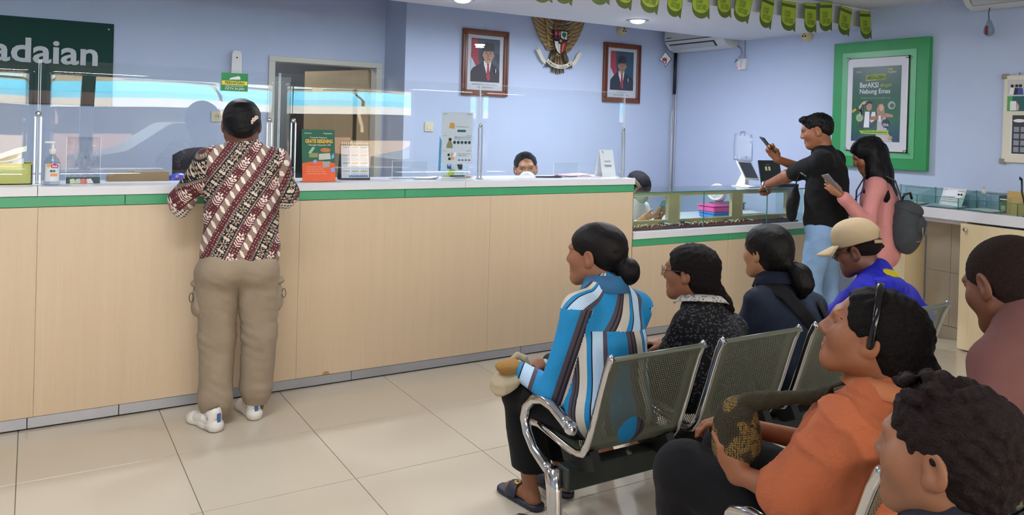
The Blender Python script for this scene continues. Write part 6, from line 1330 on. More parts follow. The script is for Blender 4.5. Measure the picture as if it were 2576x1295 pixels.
solid('hair', q, H_BLK, B.t, .004, folds(.0010, 80, 80, 100, 3))
for f_, s_ in ((B.fL, -1), (B.fR, 1)):
    q = SDF(); q.frame(B.R, f_); q.rc((0, -.03, .012), (0, .15, .010), .036, .040, k=.02); q.cut((0, 0, .024), (0, 0, 1)); q.cut((0, 0, .001), (0, 0, -1)); sl = solid('sandal_sole', q, mat('sandal_navy', '#1d2233', .5), B.t, .006)
    b = MB(); b.tube([f_ - B.b + B.R @ vv(.042 * math.cos(a), .075 + .01 * math.sin(a), .02 + .048 * math.sin(a)) for a in np.linspace(0, math.pi, 9)], [(.03, .004)] * 9, 8, flat=tuple(B.R @ vv(0, 1, 0))); b.build('strap', mat('sandal_navy2', '#20263a', .5), sl)
    b = MB(); b.lathe([(.016, 0), (.017, .003), (.010, .006), (.008, .003)], 14, tuple(f_ - B.b + B.R @ vv(-.008, .07, .068))); b.build('gold_buckle', mat('buckle_gold', '#c9a24a', .25, 1.0), sl)
ht = thing('folded_hat', 'folded beige and tan hat lying in the lap of the striped-shirt person', 'hat', (1.618, 2.60, .545)); mh1 = m_cloth('hat_beige', '#b9ab90', c2='#a5977c'); mh2 = m_cloth('hat_tan', '#a37d45')
ht['_base'] = [1.618, 2.60, .545]; hb_ = np.array(ht['_base'])
q = SDF(); q.frame(rotz(25), hb_); q.el((0, 0, -.01), (.105, .065, .020), roty(-14), k=.02); q.el((-.05, 0, -.035), (.06, .055, .022), roty(-35), k=.02); solid('brim', q, mh1, ht, .005, folds(.003, 30, 40, 10, 1)); q = SDF(); q.frame(rotz(25), hb_); q.rc((-.075, 0, .035), (-.02, 0, .012), .012, .042, k=.02); q.el((-.03, 0, .018), (.06, .045, .026), roty(20), k=.02); solid('crown', q, mh2, ht, .005, folds(.002, 50, 30, 30, 3))
q = SDF(); q.frame(rotz(25), hb_); q.chain([(.02, .02, .03), (.035, .0, .05), (.05, -.02, .04), (.06, -.03, .02)], [.012, .012, .012, .012], .01); solid('strap_loop', q, mh1, ht, .004)
# ---- B: black flecked top, glasses
B = seated('seated person with glasses, black flecked top and pale patterned collar', 2.385, 2.29, -6, (2.385, 2.44, .905), -30, -1, 0, 1.04, (2.405, 2.385, .775), (2.41, 2.325, .60), SK_M, M_FLK, rh=(.185, .145, .12), rw=(.175, .135, .15), rc_=(.165, .125, .15), hipz=.46, sw=.135, sz=.085, sleeve=.05, elbows=((2.19, 2.40, .52), (2.575, 2.36, .52)), wrists=((2.23, 2.60, .54), (2.46, 2.62, .54)), name='flecked_top', tr=(.085, .07, .07), anklez=.30, feet=((2.25, 2.80, 0), (2.47, 2.76, 0)), trouser=m_cloth('dark_skirt', '#14141a'))
mcol = custom('leaf_collar'); t_ = mcol[1]; v_ = t_.vor(t_.coord('Object'), 75.0); t_.col(t_.mix(t_.math('LESS_THAN', v_.outputs['Distance'], .38), lin('#c6c2bc'), lin('#6d6d70'))); collar(B, mcol[0], .082, .012, z=.012)
q = B.hair(); q.el((0, -.02, .030), (.086, .110, .084), k=.02); q.el((0, -.05, -.03), (.075, .075, .075), k=.03); q.el((0, .115, -.015), (.080, .078, .10), k=.012, op='s')
for x in (-1, 1): q.el((x * .092, .012, -.028), (.024, .034, .04), k=.008, op='s')
q.chain([(.03, -.10, -.08), (.05, -.13, -.125), (.075, -.145, -.155)], [.04, .03, .022], .02)
hn = lambda x, y, z: .0035 * (np.sin(x * 130 + 2 * np.sin(z * 60)) * np.sin(y * 120 + 1.5 * np.sin(x * 70)) * np.sin(z * 140))
solid('hair', q, H_CUR, B.t, .004, hn)
bb = B.b; cv_ = lambda x, y, z: tuple(B.hc + B.hR @ (vv(x, y, z) * B.hs) - bb)
gl = MB(); 
for s_ in (-1, 1): gl.tube([cv_(s_ * .033 + .024 * math.cos(a), .105 - .012 * abs(math.cos(a)) * (1 if s_ * math.cos(a) > 0 else 0), -.002 + .020 * math.sin(a)) for a in np.linspace(0, 2 * math.pi, 17)], .0016, 6)
gl.tube([cv_(-.010, .104, .002), cv_(0, .107, .005), cv_(.010, .104, .002)], .0016, 6); gl.build('glasses_rim', mat('glasses_gold', '#8f7a52', .3, .8), B.t)
for s_ in (-1, 1): MB().tube([cv_(s_ * .057, .094, .004), cv_(s_ * .072, .06, .006), cv_(s_ * .078, .0, .008), cv_(s_ * .078, -.012, -.004)], .0018, 6).build('glasses_temple', mat('glasses_maroon', '#4a2a2e', .3), B.t); b = MB(); b.lathe([(.0225, 0), (.0225, .0006)], 18); o_ = b.build('lens', m_acrylic('lens', 0, '#ffffff'), B.t); o_.data.transform(Matrix.LocRotScale(Vector(cv_(s_ * .033, .103, -.002)), (Matrix(B.hR.tolist()) @ Matrix(rotx(90).tolist())).to_quaternion(), Vector((1, 1, 1))))
rb_ = thing('red_bag', 'red and grey striped woven bag in the lap of the person with glasses', 'bag', (2.17, 2.62, .47)); rb_['_base'] = [2.17, 2.62, .47]; q = SDF(); q.frame(None, vv(2.17, 2.62, .47)); q.el((0, 0, .03), (.075, .07, .07), k=.02); q.cut((0, 0, -.025), (0, 0, -1))
mr, t_ = custom('bag_red_stripe'); w_ = t_.math('SINE', t_.math('MULTIPLY', t_.node('ShaderNodeSeparateXYZ').outputs[0], 1)); sp_ = t_.node('ShaderNodeSeparateXYZ'); t_.link(t_.coord('Object'), sp_.inputs[0]); t_.col(t_.ramp(t_.math('FRACT', t_.math('MULTIPLY', sp_.outputs[0], 22.0)), [(0, lin('#a82a3a')), (.55, lin('#8a8078')), (.7, lin('#c04a56'))], True)); solid('pouch', q, mr, rb_, .006, folds(.003, 40, 40, 20, 2))
MB().tube([(-.05, 0, .08), (-.03, -.01, .13), (.03, -.01, .13), (.05, 0, .08)], .006, 6).build('handle', MATS['bag_red_stripe'], rb_)
# ---- C: denim jacket, ponytail, backpack strap
B = seated('seated person in a dark denim jacket with ponytail and backpack strap', 2.87, 2.30, 4, (2.875, 2.455, .958), -4, -3, 0, 1.06, (2.895, 2.405, .815), (2.90, 2.345, .63), SK_L, M_DENJ, rh=(.18, .145, .12), rw=(.17, .135, .16), rc_=(.178, .128, .16), hipz=.46, sw=.155, sz=.10, sleeve=.052, elbows=((2.69, 2.45, .54), (3.08, 2.38, .54)), wrists=((2.76, 2.64, .54), (2.98, 2.64, .54)), name='denim_jacket')
collar(B, m_cloth('denim_collar', '#181f33'), .078, .045); q = SDF(); q.frame(B.R, B.nk); q.rc((-.05, .05, .0), (.05, .05, .0), .02, k=.02); solid('white_undercollar', q, m_cloth('undercollar', '#c9c6c2'), B.t, .006)
q = B.hair(); q.el((0, -.018, .032), (.087, .108, .088), k=.02); q.el((0, -.05, -.02), (.078, .072, .075), k=.03); q.el((0, .110, -.03), (.074, .070, .092), k=.012, op='s')
for x in (-1, 1): q.el((x * .092, .022, -.05), (.026, .040, .05), k=.008, op='s')
q.rc((0, -.10, -.045), (.01, -.125, -.06), .028, .024, k=.02); ht_ = solid('hair', q, H_BLK, B.t, .004, folds(.0012, 90, 90, 120, 2))
q = B.hair(); q.chain([(.012, -.125, -.055), (.018, -.158, -.085), (.02, -.165, -.125), (.022, -.155, -.165)], [.026, .040, .040, .022], .02); solid('ponytail', q, H_BLK, B.t, .004, folds(.0025, 110, 90, 20, 2)); q = B.hair(); q.el((.012, -.128, -.056), (.027, .010, .028), k=.01); solid('hair_tie', q, mat('tie_pink', '#b06a78', .7), B.t, .004)
b = MB(); c_ = B.ch; F_ = B.F
b.tube([tuple(c_ + F_ @ vv(x, y, z) - B.b) for x, y, z in ((-.125, .06, .165), (-.13, -.03, .175), (-.10, -.105, .13), (-.02, -.142, .03), (.06, -.148, -.05), (.10, -.15, -.10))], [(.032, .007)] * 6, 8, flat=tuple(F_ @ vv(.7, 0, .7))); b.build('shoulder_strap', m_cloth('strap_black', '#1a1a1e'), B.t)
b = MB(); b.tube([tuple(c_ + F_ @ vv(x, y, z) - B.b) for x, y, z in ((.12, -.08, .12), (.145, -.10, .04), (.13, -.14, -.03), (.09, -.16, -.10))], [(.026, .007)] * 4, 8, flat=tuple(F_ @ vv(-.7, 0, .7))); b.build('shoulder_strap', m_cloth('strap_black', '#1a1a1e'), B.t)
bkp = thing('black_backpack', 'black backpack resting behind the person in the denim jacket', 'backpack', (3.03, 2.20, .45)); bkp['_base'] = [3.03, 2.20, .45]; q = SDF(); q.frame(rotz(6), vv(3.03, 2.20, .45)); q.el((0, .015, .09), (.135, .065, .14), k=.03); q.el((.02, -.02, .03), (.11, .05, .09), k=.03); q.cut((0, 0, -.07), (0, 0, -1)); solid('bag_body', q, m_cloth('backpack_black', '#17181a', bump=.5), bkp, .006, folds(.003, 30, 30, 40, 1)); MB().tube([(.05 * math.cos(a) * 2.4, -.055, .10 + .10 * math.sin(a)) for a in np.linspace(.2, 3.0, 12)], .003, 6).build('zip', M_STEEL, bkp); MB().tube([(.06, -.05, .17), (.075, -.06, .12), (.08, -.062, .09)], [.003, .005, .006], 6).build('zip_pull', M_BLACK, bkp)
# ---- D: beige cap, blue jacket
B = seated('seated person in a beige cap, glasses and royal blue jacket, at the far end', 3.42, 2.27, -4, (3.405, 2.36, .945), -24, -16, 0, 1.02, (3.455, 2.29, .845), (3.465, 2.265, .66), SK_D, M_ROY, rh=(.18, .15, .12), rw=(.175, .14, .16), rc_=(.185, .13, .16), hipz=.46, sw=.16, sz=.09, sleeve=.055, elbows=((3.21, 2.40, .58), (3.70, 2.20, .62)), wrists=((3.28, 2.60, .56), (3.50, 2.58, .56)), name='blue_jacket', noise=folds(.006, 30, 22, 26, 2), tr=(.085, .07, .065), trouser=m_cloth('grey_trouser', '#2b2a2c'))
q = SDF(); q.frame(B.F, B.nk); q.el((.01, -.05, .004), (.080, .042, .028), k=.02); solid('yellow_lining', q, M_YEL, B.t, .006, folds(.003, 50, 40, 40, 1)); q = SDF(); q.frame(B.F, B.nk); q.el((0, -.085, -.045), (.14, .055, .045), k=.02); solid('hood', q, M_ROY, B.t, .006, folds(.005, 40, 30, 40, 1))
q = B.hair(); q.el((0, -.022, .010), (.079, .094, .055), k=.02); q.el((0, .10, -.02), (.08, .075, .09), k=.012, op='s')
for x in (-1, 1): q.el((x * .09, .0, -.02), (.022, .03, .04), k=.008, op='s')
solid('hair', q, H_CUR, B.t, .004); M_CAP = m_cloth('cap_beige', '#b3a080', var=.05, bump=.3)
q = B.hair(); q.el((0, -.012, .060), (.092, .112, .085), k=.02); q.el((0, .0, .10), (.07, .085, .045), k=.03); q.frame(B.hR, B.hc, B.hs); q.cut((0, .0, .030), (0, -.10, -1)); q.el((0, -.118, .035), (.035, .03, .034), k=.006, op='s'); cp_ = solid('cap', q, M_CAP, B.t, .004)
b = MB(); rows = []
for i in range(13):
    a = math.radians(-62 + 124 * i / 12); rows.append([cv2 for cv2 in [tuple(B.hc + B.hR @ (vv(math.sin(a) * (.086 + .03 * t * .4), .02 + math.cos(a) * (.082 + .085 * t) - .0, .040 - .028 * t - .02 * (math.sin(a) ** 2) * t) * B.hs) - B.b) for t in (0, .25, .5, .75, 1)]])
b.sheet(rows, .004); b.build('peak', M_CAP, cp_, fix=False)
b = MB(); b.tube([tuple(B.hc + B.hR @ (vv(x, y, z) * B.hs) - B.b) for x, y, z in ((-.05, -.095, .030), (-.02, -.118, .024), (.02, -.118, .022), (.05, -.098, .028))], [(.009, .002)] * 4, 6, flat=tuple(B.hR @ vv(0, 0, 1))); b.build('cap_strap', M_CAP, cp_)
for k in range(6):
    a = k * math.pi / 3 + .5; MB().lathe([(.003, 0), (.003, .0015)], 8, tuple(B.hc + B.hR @ (vv(.068 * math.sin(a), -.008 + .084 * math.cos(a), .115) * B.hs) - B.b)).build('eyelet', mat('cap_thread', '#9c8a68', .8), cp_)
MB().lathe([(.007, 0), (.006, .003), (.002, .005)], 10, tuple(B.hc + B.hR @ (vv(0, -.006, .143) * B.hs) - B.b)).build('cap_button', M_CAP, cp_)
cv_ = lambda x, y, z: tuple(B.hc + B.hR @ (vv(x, y, z) * B.hs) - B.b)
for s_ in (-1, 1):
    MB().tube([cv_(s_ * .033 + .022 * math.cos(a), .104, -.002 + .018 * math.sin(a)) for a in np.linspace(0, 2 * math.pi, 13)], .002, 6).build('glasses_rim', M_BLACK, B.t); MB().tube([cv_(s_ * .055, .096, .004), cv_(s_ * .075, .05, .006), cv_(s_ * .078, -.01, .0)], .002, 6).build('glasses_temple', M_BLACK, B.t)
# ---- O: orange shirt, second row
B = seated('seated person in an orange shirt with a black headband, holding a knitted bag', 1.86, 1.26, -14, (1.842, 1.235, .995), -34, 15, 0, 1.06, (1.885, 1.20, .868), (1.868, 1.245, .675), SK_O, M_ORG, rh=(.19, .16, .13), rw=(.19, .195, .17), rc_=(.178, .165, .17), hipz=.47, sw=.155, sz=.105, sleeve=.066, slv=.10, elbows=((1.645, 1.325, .585), (2.06, 1.40, .58)), wrists=((1.600, 1.43, .605), (1.80, 1.58, .64)), hand_rot=[frame_from(vv(-.22, .12, .95), vv(-.55, -.75, .05)), frame_from(vv(-.5, .5, .1), vv(0, 0, 1))], name='orange_shirt', noise=folds(.0055, 34, 30, 38, 5), h=.0055, hh=.0032, knees=((1.625, 1.655, .515), (1.86, 1.70, .50)), feet=((1.67, 1.68, 0), (1.90, 1.72, 0)), tr=(.10, .088, .07), trouser=M_BTRS, jaw=1.08, cheek=1.15, nose=1.25, neck_r=.060)
collar(B, m_cloth('collar_peach', '#b8744e'), .085, .020, open_=.0); 
q = B.hair(); q.el((0, -.024, .030), (.086, .112, .086), k=.02); q.el((0, -.065, -.015), (.080, .070, .075), k=.03); q.el((0, .118, -.03), (.085, .094, .125), k=.012, op='s')
for x in (-1, 1): q.el((x * .094, .016, -.04), (.028, .045, .050), k=.008, op='s')
q.el((0, -.13, -.055), (.055, .045, .055), k=.02); solid('hair', q, m_hair('hair_tight', '#060505', '#120d0d', curl=1.0, rough=.55), B.t, .004, hn)
cv_ = lambda x, y, z: tuple(B.hc + B.hR @ (vv(x, y, z) * B.hs) - B.b)
MB().tube([cv_(.089 * math.cos(a), -.002 + .012 * math.sin(a), .022 + .100 * math.sin(a)) for a in np.linspace(-.55, math.pi + .55, 26)], [(.0085, .0028)] * 26, 8, flat=tuple(B.hR @ vv(0, 1, 0))).build('headband', mat('headband_black', '#0e0e10', .12), B.t)
# bag strap across the shoulder and the knitted bag in the lap
def m_knit():
    m, t = custom('noken_knit'); v = t.coord('Object', (1, 1, 1)); n = t.noise(v, 10, 2); w = t.vor(t.coord('Object', (210, 210, 170)), 1.0, rnd=.3); c = t.ramp(n, [(0, lin('#3a3424')), (.46, lin('#4a4028')), (.5, lin('#8a7038')), (.62, lin('#7c6230')), (.66, lin('#3d3826'))], True)
    c = t.mix(t.math('GREATER_THAN', w.outputs['Distance'], .55), c, lin('#2a2417')); t.col(c); t.b.inputs['Roughness'].default_value = .95; t.bump(w.outputs['Distance'], .9, .01); return m
kb = thing('knitted_bag', 'brown and gold knitted string bag held on the lap of the orange-shirt person', 'bag', (1.635, 1.475, .70)); kb['_base'] = [1.635, 1.475, .70]; q = SDF(); q.frame(rotz(20), vv(1.635, 1.475, .70)); q.el((0, 0, .0), (.070, .06, .088), roty(-28), k=.02); q.el((-.012, .0, -.045), (.062, .056, .05), k=.03); q.el((.02, 0, .055), (.035, .04, .03), k=.02); M_KNIT = m_knit(); solid('pouch', q, M_KNIT, kb, .0045, folds(.003, 40, 40, 40, 1))
q = SDF(); q.frame(None, vv(1.635, 1.475, .70)); q.chain([(.02, -.01, .07), (.07, -.05, .085), (.13, -.11, .10), (.17, -.15, .12)], [.028, .020, .018, .017], .015); solid('strap', q, m_cloth('noken_strap', '#3f3a2a', bump=.8), kb, .0045, folds(.002, 80, 80, 80, 1))
MB().tube([tuple(B.ch + B.F @ vv(x, y, z) - B.b) for x, y, z in ((-.05, .115, .10), (-.055, .09, .16), (-.04, .0, .215), (.0, -.07, .20), (.04, -.12, .12), (.08, -.14, .0))], [(.018, .006)] * 6, 8, flat=tuple(B.F @ vv(1, 0, 0))).build('bag_strap', MATS['noken_strap'], B.t)
# ---- K: child standing behind the second row
def child_like(label, base, az, head, haz, hp, hs, skin, shirt_m, hgt_sh, hroll=0, sw=.11, armL=None, armR=None, trousers_m=M_NVT, nkd=(0, -.02, -.11), slv=.5, rc_=(.125, .09, .13), **kw):
    B = Body(label, base, az); hc = np.array(head, float); nk = hc + B.R @ vv(*nkd); ch = np.array([nk[0], nk[1], nk[2] - .16]) + B.R @ vv(0, -.01, 0); hip = np.array([base[0], base[1], max(.45, ch[2] - .28)])
    sd = B.torso(hip, ch, nk, (.125, .10, .11), (.12, .09, .15), rc_, .045, sw, .085); eL, wL = armL or (B.P(-.17, .03, hip[2] + .10), B.P(-.15, .12, hip[2] - .06)); eR, wR = armR or (B.P(.17, .03, hip[2] + .10), B.P(.15, .12, hip[2] - .06))
    eL, wL, eR, wR = [np.array(q, float) for q in (eL, wL, eR, wR)]
    for S_, E_, W_ in ((B.sL, eL, wL), (B.sR, eR, wR)): sd.rc(S_, E_, .045, .042, k=.04); sd.rc(E_, E_ + (W_ - E_) * slv, .042, .038, k=.02)
    sd.cut(hip + vv(0, 0, -.05), (0, 0, -1)); solid('shirt', sd, shirt_m, B.t, .006, folds(.003, 26, 22, 30, base[0]))
    legs = []
    for s_ in (-1, 1):
        q = SDF(); q.el(hip, (.12, .095, .09), B.R, k=.03); q.rc(hip + B.R @ vv(s_ * .06, 0, -.03), B.P(s_ * .065, .01, .25), .068, .055, k=.02); q.cut((0, 0, .22), (0, 0, -1)); legs.append(q)
        q = SDF(); q.rc(B.P(s_ * .065, .01, .27), B.P(s_ * .065, .0, .06), .042, .03, k=.02); q.rc(B.P(s_ * .065, .0, .035), B.P(s_ * .07, .12, .025), .03, .025, k=.02); q.cut((0, 0, .002), (0, 0, -1)); B.skin.append((q, .007))
    solid('shorts', legs, trousers_m, B.t, .009)
    B.inner(([hip, ch, nk], .05), ([ch, B.sL, eL], .028), ([ch, B.sR, eR], .028), ([hip, B.P(-.065, .01, .25)], .04), ([hip, B.P(.065, .01, .25)], .04))
    for s_, E_, W_ in ((1, eL, wL), (-1, eR, wR)): q = SDF(); q.rc(E_, W_, .030, .021, k=.02); d = W_ - E_; d /= np.linalg.norm(d); hand_sdf(q, frame_from(d, vv(0, 0, 1) if abs(d[2]) < .8 else B.R @ vv(s_, 0, 0)), W_ + d * .01, s_, (25, 30, 32, 35), s=.8); B.skin.append((q, .0045))
    B.head(hc, haz, hp, hroll, hs, nk, h=.0028, **kw); B.finish_skin(skin); return B
B = child_like('small person with short curly hair in the bottom right corner, facing left', (1.23, .655, 0), -10, (1.196, .672, 1.022), -16, 2, .92, SK_K, M_NVT, .8, jaw=1.05, cheek=1.35, nose=.95, neck_r=.048)
q = B.hair(); q.el((0, -.022, .036), (.083, .106, .084), k=.02); q.el((0, -.05, -.015), (.074, .068, .07), k=.03); q.el((0, .125, -.045), (.082, .082, .115), k=.015, op='s')
for x in (-1, 1): q.el((x * .09, .014, -.035), (.022, .038, .045), k=.010, op='s')
for k in range(26):
    a = k * 2.4; r_ = .075 * math.sqrt((k % 13) / 13); x, y = r_ * math.cos(a), r_ * math.sin(a) + .01; z = .030 + .088 * math.sqrt(max(0, 1 - (x / .09) ** 2 - (y / .115) ** 2)); q.el((x, y, z), (.013, .013, .012), k=.008)
hn2 = lambda x, y, z: .0028 * (np.sin(x * 190 + 2.5 * np.sin(z * 90)) * np.sin(y * 170 + 2 * np.sin(x * 110)) + .6 * np.sin(z * 210 + 3 * np.sin(y * 80)))
solid('hair', q, H_BRN, B.t, .003, hn2)
# ---- J: boy in mauve shirt at the right edge
B = child_like('person with cropped hair and mauve shirt leaning forward at the right edge', (2.06, .84, 0), 8, (1.992, .985, 1.158), 14, -24, .98, m_skin('skin_boy', '#6f4632'), M_MAUV, .9, nkd=(.01, -.075, -.055), sw=.125, armL=((1.80, .90, .88), (1.83, 1.03, .785)), armR=((2.24, .92, .86), (2.12, 1.03, .785)), slv=.9, rc_=(.15, .11, .15), nose=1.0, neck_r=.05)
q = B.hair(); q.el((0, -.020, .026), (.079, .101, .083), k=.02); q.el((0, -.04, -.02), (.07, .066, .062), k=.03); q.el((0, .122, -.03), (.082, .080, .100), k=.012, op='s')
for x in (-1, 1): q.el((x * .088, .006, -.03), (.020, .034, .04), k=.008, op='s')
solid('hair', q, m_hair('hair_cropped', '#17100f', '#33231f', curl=1.0, rough=.85), B.t, .003, lambda x, y, z: .0009 * np.sin(x * 400) * np.sin(y * 420) * np.sin(z * 410))
# ================================================================== man in black T-shirt
B = Body('person in a black T-shirt and light jeans looking at a phone beside the display case', (4.86, 3.63, 0), -22)
hip, ch, nk = B.P(0, .0, .86), B.P(0, -.01, 1.18), B.P(0, .03, 1.385)
sd = B.torso(hip, ch, nk, (.175, .145, .12), (.175, .15, .2), (.175, .135, .19), .062, .16, .13)
sL, sR = B.sL, B.sR; eL, wL = np.array([4.735, 3.98, 1.165]), np.array([4.955, 4.265, 1.085]); eR, wR = np.array([5.02, 3.92, 1.22]), np.array([4.80, 4.02, 1.30])
eL, wL = np.array([4.80, 3.93, 1.175]), np.array([4.93, 4.225, 1.085])
sd.rc(sL, sL + (eL - sL) * .72, .072, .068, k=.04); sd.rc(sR, sR + (eR - sR) * .72, .072, .068, k=.04); sd.cut(hip + vv(0, 0, -.065), (0, 0, -1))
solid('t_shirt', sd, M_BLKT, B.t, .0065, folds(.003, 20, 18, 28, 2))
fL, fR = B.P(-.11, .02, 0), B.P(.11, -.06, 0); legs = []
for s_, f_, kf in ((-1, fL, .06), (1, fR, .0)):
    q = SDF(); q.el(hip + vv(0, 0, -.03), (.168, .14, .12), B.R, k=.03); k_ = B.P(s_ * .105, kf, .46); q.rc(hip + B.R @ vv(s_ * .088, 0, -.06), k_, .100, .075, k=.03); q.rc(k_, f_ + vv(0, 0, .07), .075, .062, k=.03); q.cut((0, 0, .03), (0, 0, -1)); legs.append(q)
solid('jeans', legs, M_JEAN, B.t, .0075, folds(.003, 22, 16, 40, 1))
for f_ in (fL, fR): q = SDF(); q.frame(B.R, f_); q.rc((0, -.04, .03), (0, .15, .025), .036, .034, k=.02); q.cut((0, 0, .002), (0, 0, -1)); solid('shoe', q, M_BLACK, B.t, .008)
B.inner(([hip, ch, nk], .06), ([ch, sL, eL], .04), ([ch, sR, eR], .04), ([hip, B.P(-.105, .06, .46), fL + vv(0, 0, .05)], .045), ([hip, B.P(.105, 0, .46), fR + vv(0, 0, .05)], .045))
q = SDF(); q.rc(sL, eL, .05, .044, k=.03); q.rc(eL, wL, .046, .030, k=.03); d = wL - eL; hand_sdf(q, frame_from(d + vv(.0, 0, -.10), vv(-.4, .1, .9)), wL + d / np.linalg.norm(d) * .015, 1, (72, 82, 86, 88), thumb=(25, 40)); B.skin.append((q, .0042))
q = SDF(); q.rc(sR, eR, .05, .042, k=.03); q.rc(eR, wR, .042, .028, k=.03); hR_ = frame_from(vv(-.55, .20, .80), vv(.60, .55, .30)); hand_sdf(q, hR_, wR + vv(-.008, .003, .012), -1, (40, 46, 50, 52), thumb=(20, 30), s=1.0); B.skin.append((q, .0042))
B.head(B.P(-.02, .075, 1.525), -40, -14, 0, 1.08, nk, neck_r=.060); B.finish_skin(SK_O)
q = B.hair(); q.el((0, -.018, .034), (.078, .099, .080), k=.02); q.el((0, .06, .085), (.055, .035, .022), k=.02); q.el((0, -.05, -.01), (.066, .058, .05), k=.02); q.el((0, .118, -.025), (.08, .078, .092), k=.012, op='s')
for x in (-1, 1): q.el((x * .086, .002, -.03), (.020, .032, .045), k=.008, op='s')
solid('hair', q, H_BLK, B.t, .004, hn)
tt = MB(); sx = (eL - sL) / np.linalg.norm(eL - sL); side = np.cross(sx, vv(0, 0, 1)); side /= np.linalg.norm(side)
nrm = vv(-.35, -.80, .0); nrm = nrm - nrm @ sx * sx; nrm /= np.linalg.norm(nrm); xr = np.cross(np.cross(sx, nrm), nrm) * 0 + np.cross(nrm, sx) * 0
ydir = -sx; xdir = np.cross(ydir, nrm); Mtx = Matrix(np.stack([xdir, ydir, nrm], 1).tolist()).to_4x4(); ctr = sL + sx * .150 + nrm * .0765 - B.b
b_ = tfit('PRO AI Phone', -.052, .052, -.010, .010, Matrix.Translation(Vector(ctr)) @ Mtx, C_WHITE, B.t, bold=.02, name='sleeve_print')
wt = MB(); dn = (wL - eL) / np.linalg.norm(wL - eL); wp = wL - dn * .022 - B.b; u_ = np.cross(dn, vv(0, 0, 1)); u_ /= np.linalg.norm(u_); v_ = np.cross(dn, u_)
wt.tube([tuple(wp + .0335 * (math.cos(a) * u_ + math.sin(a) * v_)) for a in np.linspace(0, 2 * math.pi, 20)], [(.010, .003)] * 20, 8, flat=tuple(dn)); wo = wt.build('watch_bracelet', M_CHROME, B.t); b = MB(); nn = -u_ * .9 - v_ * .2; nn /= np.linalg.norm(nn)
b.cyl(tuple(wp + nn * .032), tuple(wp + nn * .043), .018, n=18); b.build('watch_case', M_STEEL, wo); b = MB(); b.cyl(tuple(wp + nn * .0432), tuple(wp + nn * .0438), .015, n=18); b.build('watch_dial', mat('dial_grey', '#d0d2d4', .2), wo)
ph = thing('black_phone', 'black phone held up by the person in the black T-shirt', 'phone', tuple(wR + vv(-.075, .03, .105))); M_ = Matrix(frame_from(vv(-.62, .20, .70), vv(.58, -.35, .70)).tolist()).to_4x4(); b = MB(); b.box(-.037, .037, -.078, .078, -.0045, .0045, ch=.003, M=M_); b.build('case', M_BLACK, ph); b = MB(); b.box(-.034, .034, -.074, .074, .0046, .0052, M=M_); b.build('screen', mat('phone_screen', '#16181c', .1, var=0), ph)
sbg = thing('sling_bag', 'black sling bag hanging at the front of the person in the black T-shirt', 'bag', tuple(B.P(-.10, .20, 1.0))); sbg['_base'] = list(B.P(-.10, .20, 1.0)); q = SDF(); q.frame(B.R, B.P(-.10, .20, 1.0)); q.el((0, 0, 0), (.09, .035, .12), rotx(8), k=.02); q.el((.0, .0, -.08), (.06, .03, .06), k=.02); solid('pouch', q, m_cloth('sling_black', '#0f1013', .6), sbg, .006, folds(.003, 40, 30, 30, 2)); MB().tube([(0, -.01, .11), (.02, -.03, .2), (.06, -.08, .32)], [(.016, .004)] * 3, 6).build('strap', MATS['sling_black'], sbg)
# ================================================================== woman in pink shirt with backpack
B = Body('person with long black hair in a pink shirt looking down at a phone', (5.14, 3.40, 0), -26)
hip, ch, nk = B.P(0, -.01, .78), B.P(0, .0, 1.05), B.P(0, .03, 1.235)
sd = B.torso(hip, ch, nk, (.165, .135, .15), (.158, .13, .19), (.155, .12, .165), .055, .135, .10); eL, wL = np.array([5.12, 3.44, .90]), np.array([4.965, 3.655, 1.035]); eL, wL = np.array([4.865, 3.305, .905]), np.array([4.665, 3.37, 1.095]); eR, wR = B.P(.20, .06, .86), B.P(.06, .26, .98)
sd.rc(B.sL, eL, .058, .053, k=.04); sd.rc(eL, eL + (wL - eL) * .80, .053, .042, k=.02); sd.rc(B.sR, eR, .058, .053, k=.04); sd.rc(eR, wR, .053, .042, k=.02); sd.cut(hip + vv(0, 0, -.20), (0, 0, -1)); sd.el(hip + vv(0, 0, -.10), (.17, .14, .14), B.R, k=.03)
sd.p.append(sd.p.pop(-2)); solid('pink_shirt', sd, M_PINK, B.t, .0065, folds(.003, 24, 18, 30, 4)); B.nk = nk; B.ch = ch; collar(B, M_PINK, .06, .03)
q = SDF(); q.rc(eL + (wL - eL) * .76, eL + (wL - eL) * .86, .046, .046, k=.01); solid('cuff', q, M_PINK, B.t, .006)
legs = []
for s_ in (-1, 1): q = SDF(); q.el(hip, (.155, .13, .11), B.R, k=.03); q.rc(hip + B.R @ vv(s_ * .08, 0, -.05), B.P(s_ * .09, .02, .42), .09, .07, k=.03); q.rc(B.P(s_ * .09, .02, .42), B.P(s_ * .09, .0, .07), .07, .06, k=.03); q.cut((0, 0, .03), (0, 0, -1)); legs.append(q)
solid('trousers', legs, M_BTRS, B.t, .009); 
for s_ in (-1, 1): q = SDF(); q.frame(B.R, B.P(s_ * .09, 0, 0)); q.rc((0, -.04, .03), (0, .14, .025), .034, .032, k=.02); q.cut((0, 0, .002), (0, 0, -1)); solid('shoe', q, M_BLACK, B.t, .008)
B.inner(([hip, ch, nk], .055), ([ch, B.sL, eL], .036), ([ch, B.sR, eR, wR], .034), ([hip, B.P(-.09, .02, .42), B.P(-.09, 0, .05)], .04), ([hip, B.P(.09, .02, .42), B.P(.09, 0, .05)], .04))
q = SDF(); q.rc(eL, wL, .036, .024, k=.02); hand_sdf(q, frame_from(vv(-.55, .45, .55), vv(.1, -.8, -.5)), wL + vv(-.006, .006, .006), 1, (42, 48, 52, 55), thumb=(18, 25), s=.92); B.skin.append((q, .0042))
B.head(B.P(-.01, .085, 1.355), -46, -26, 0, 1.06, nk); B.finish_skin(SK_O)
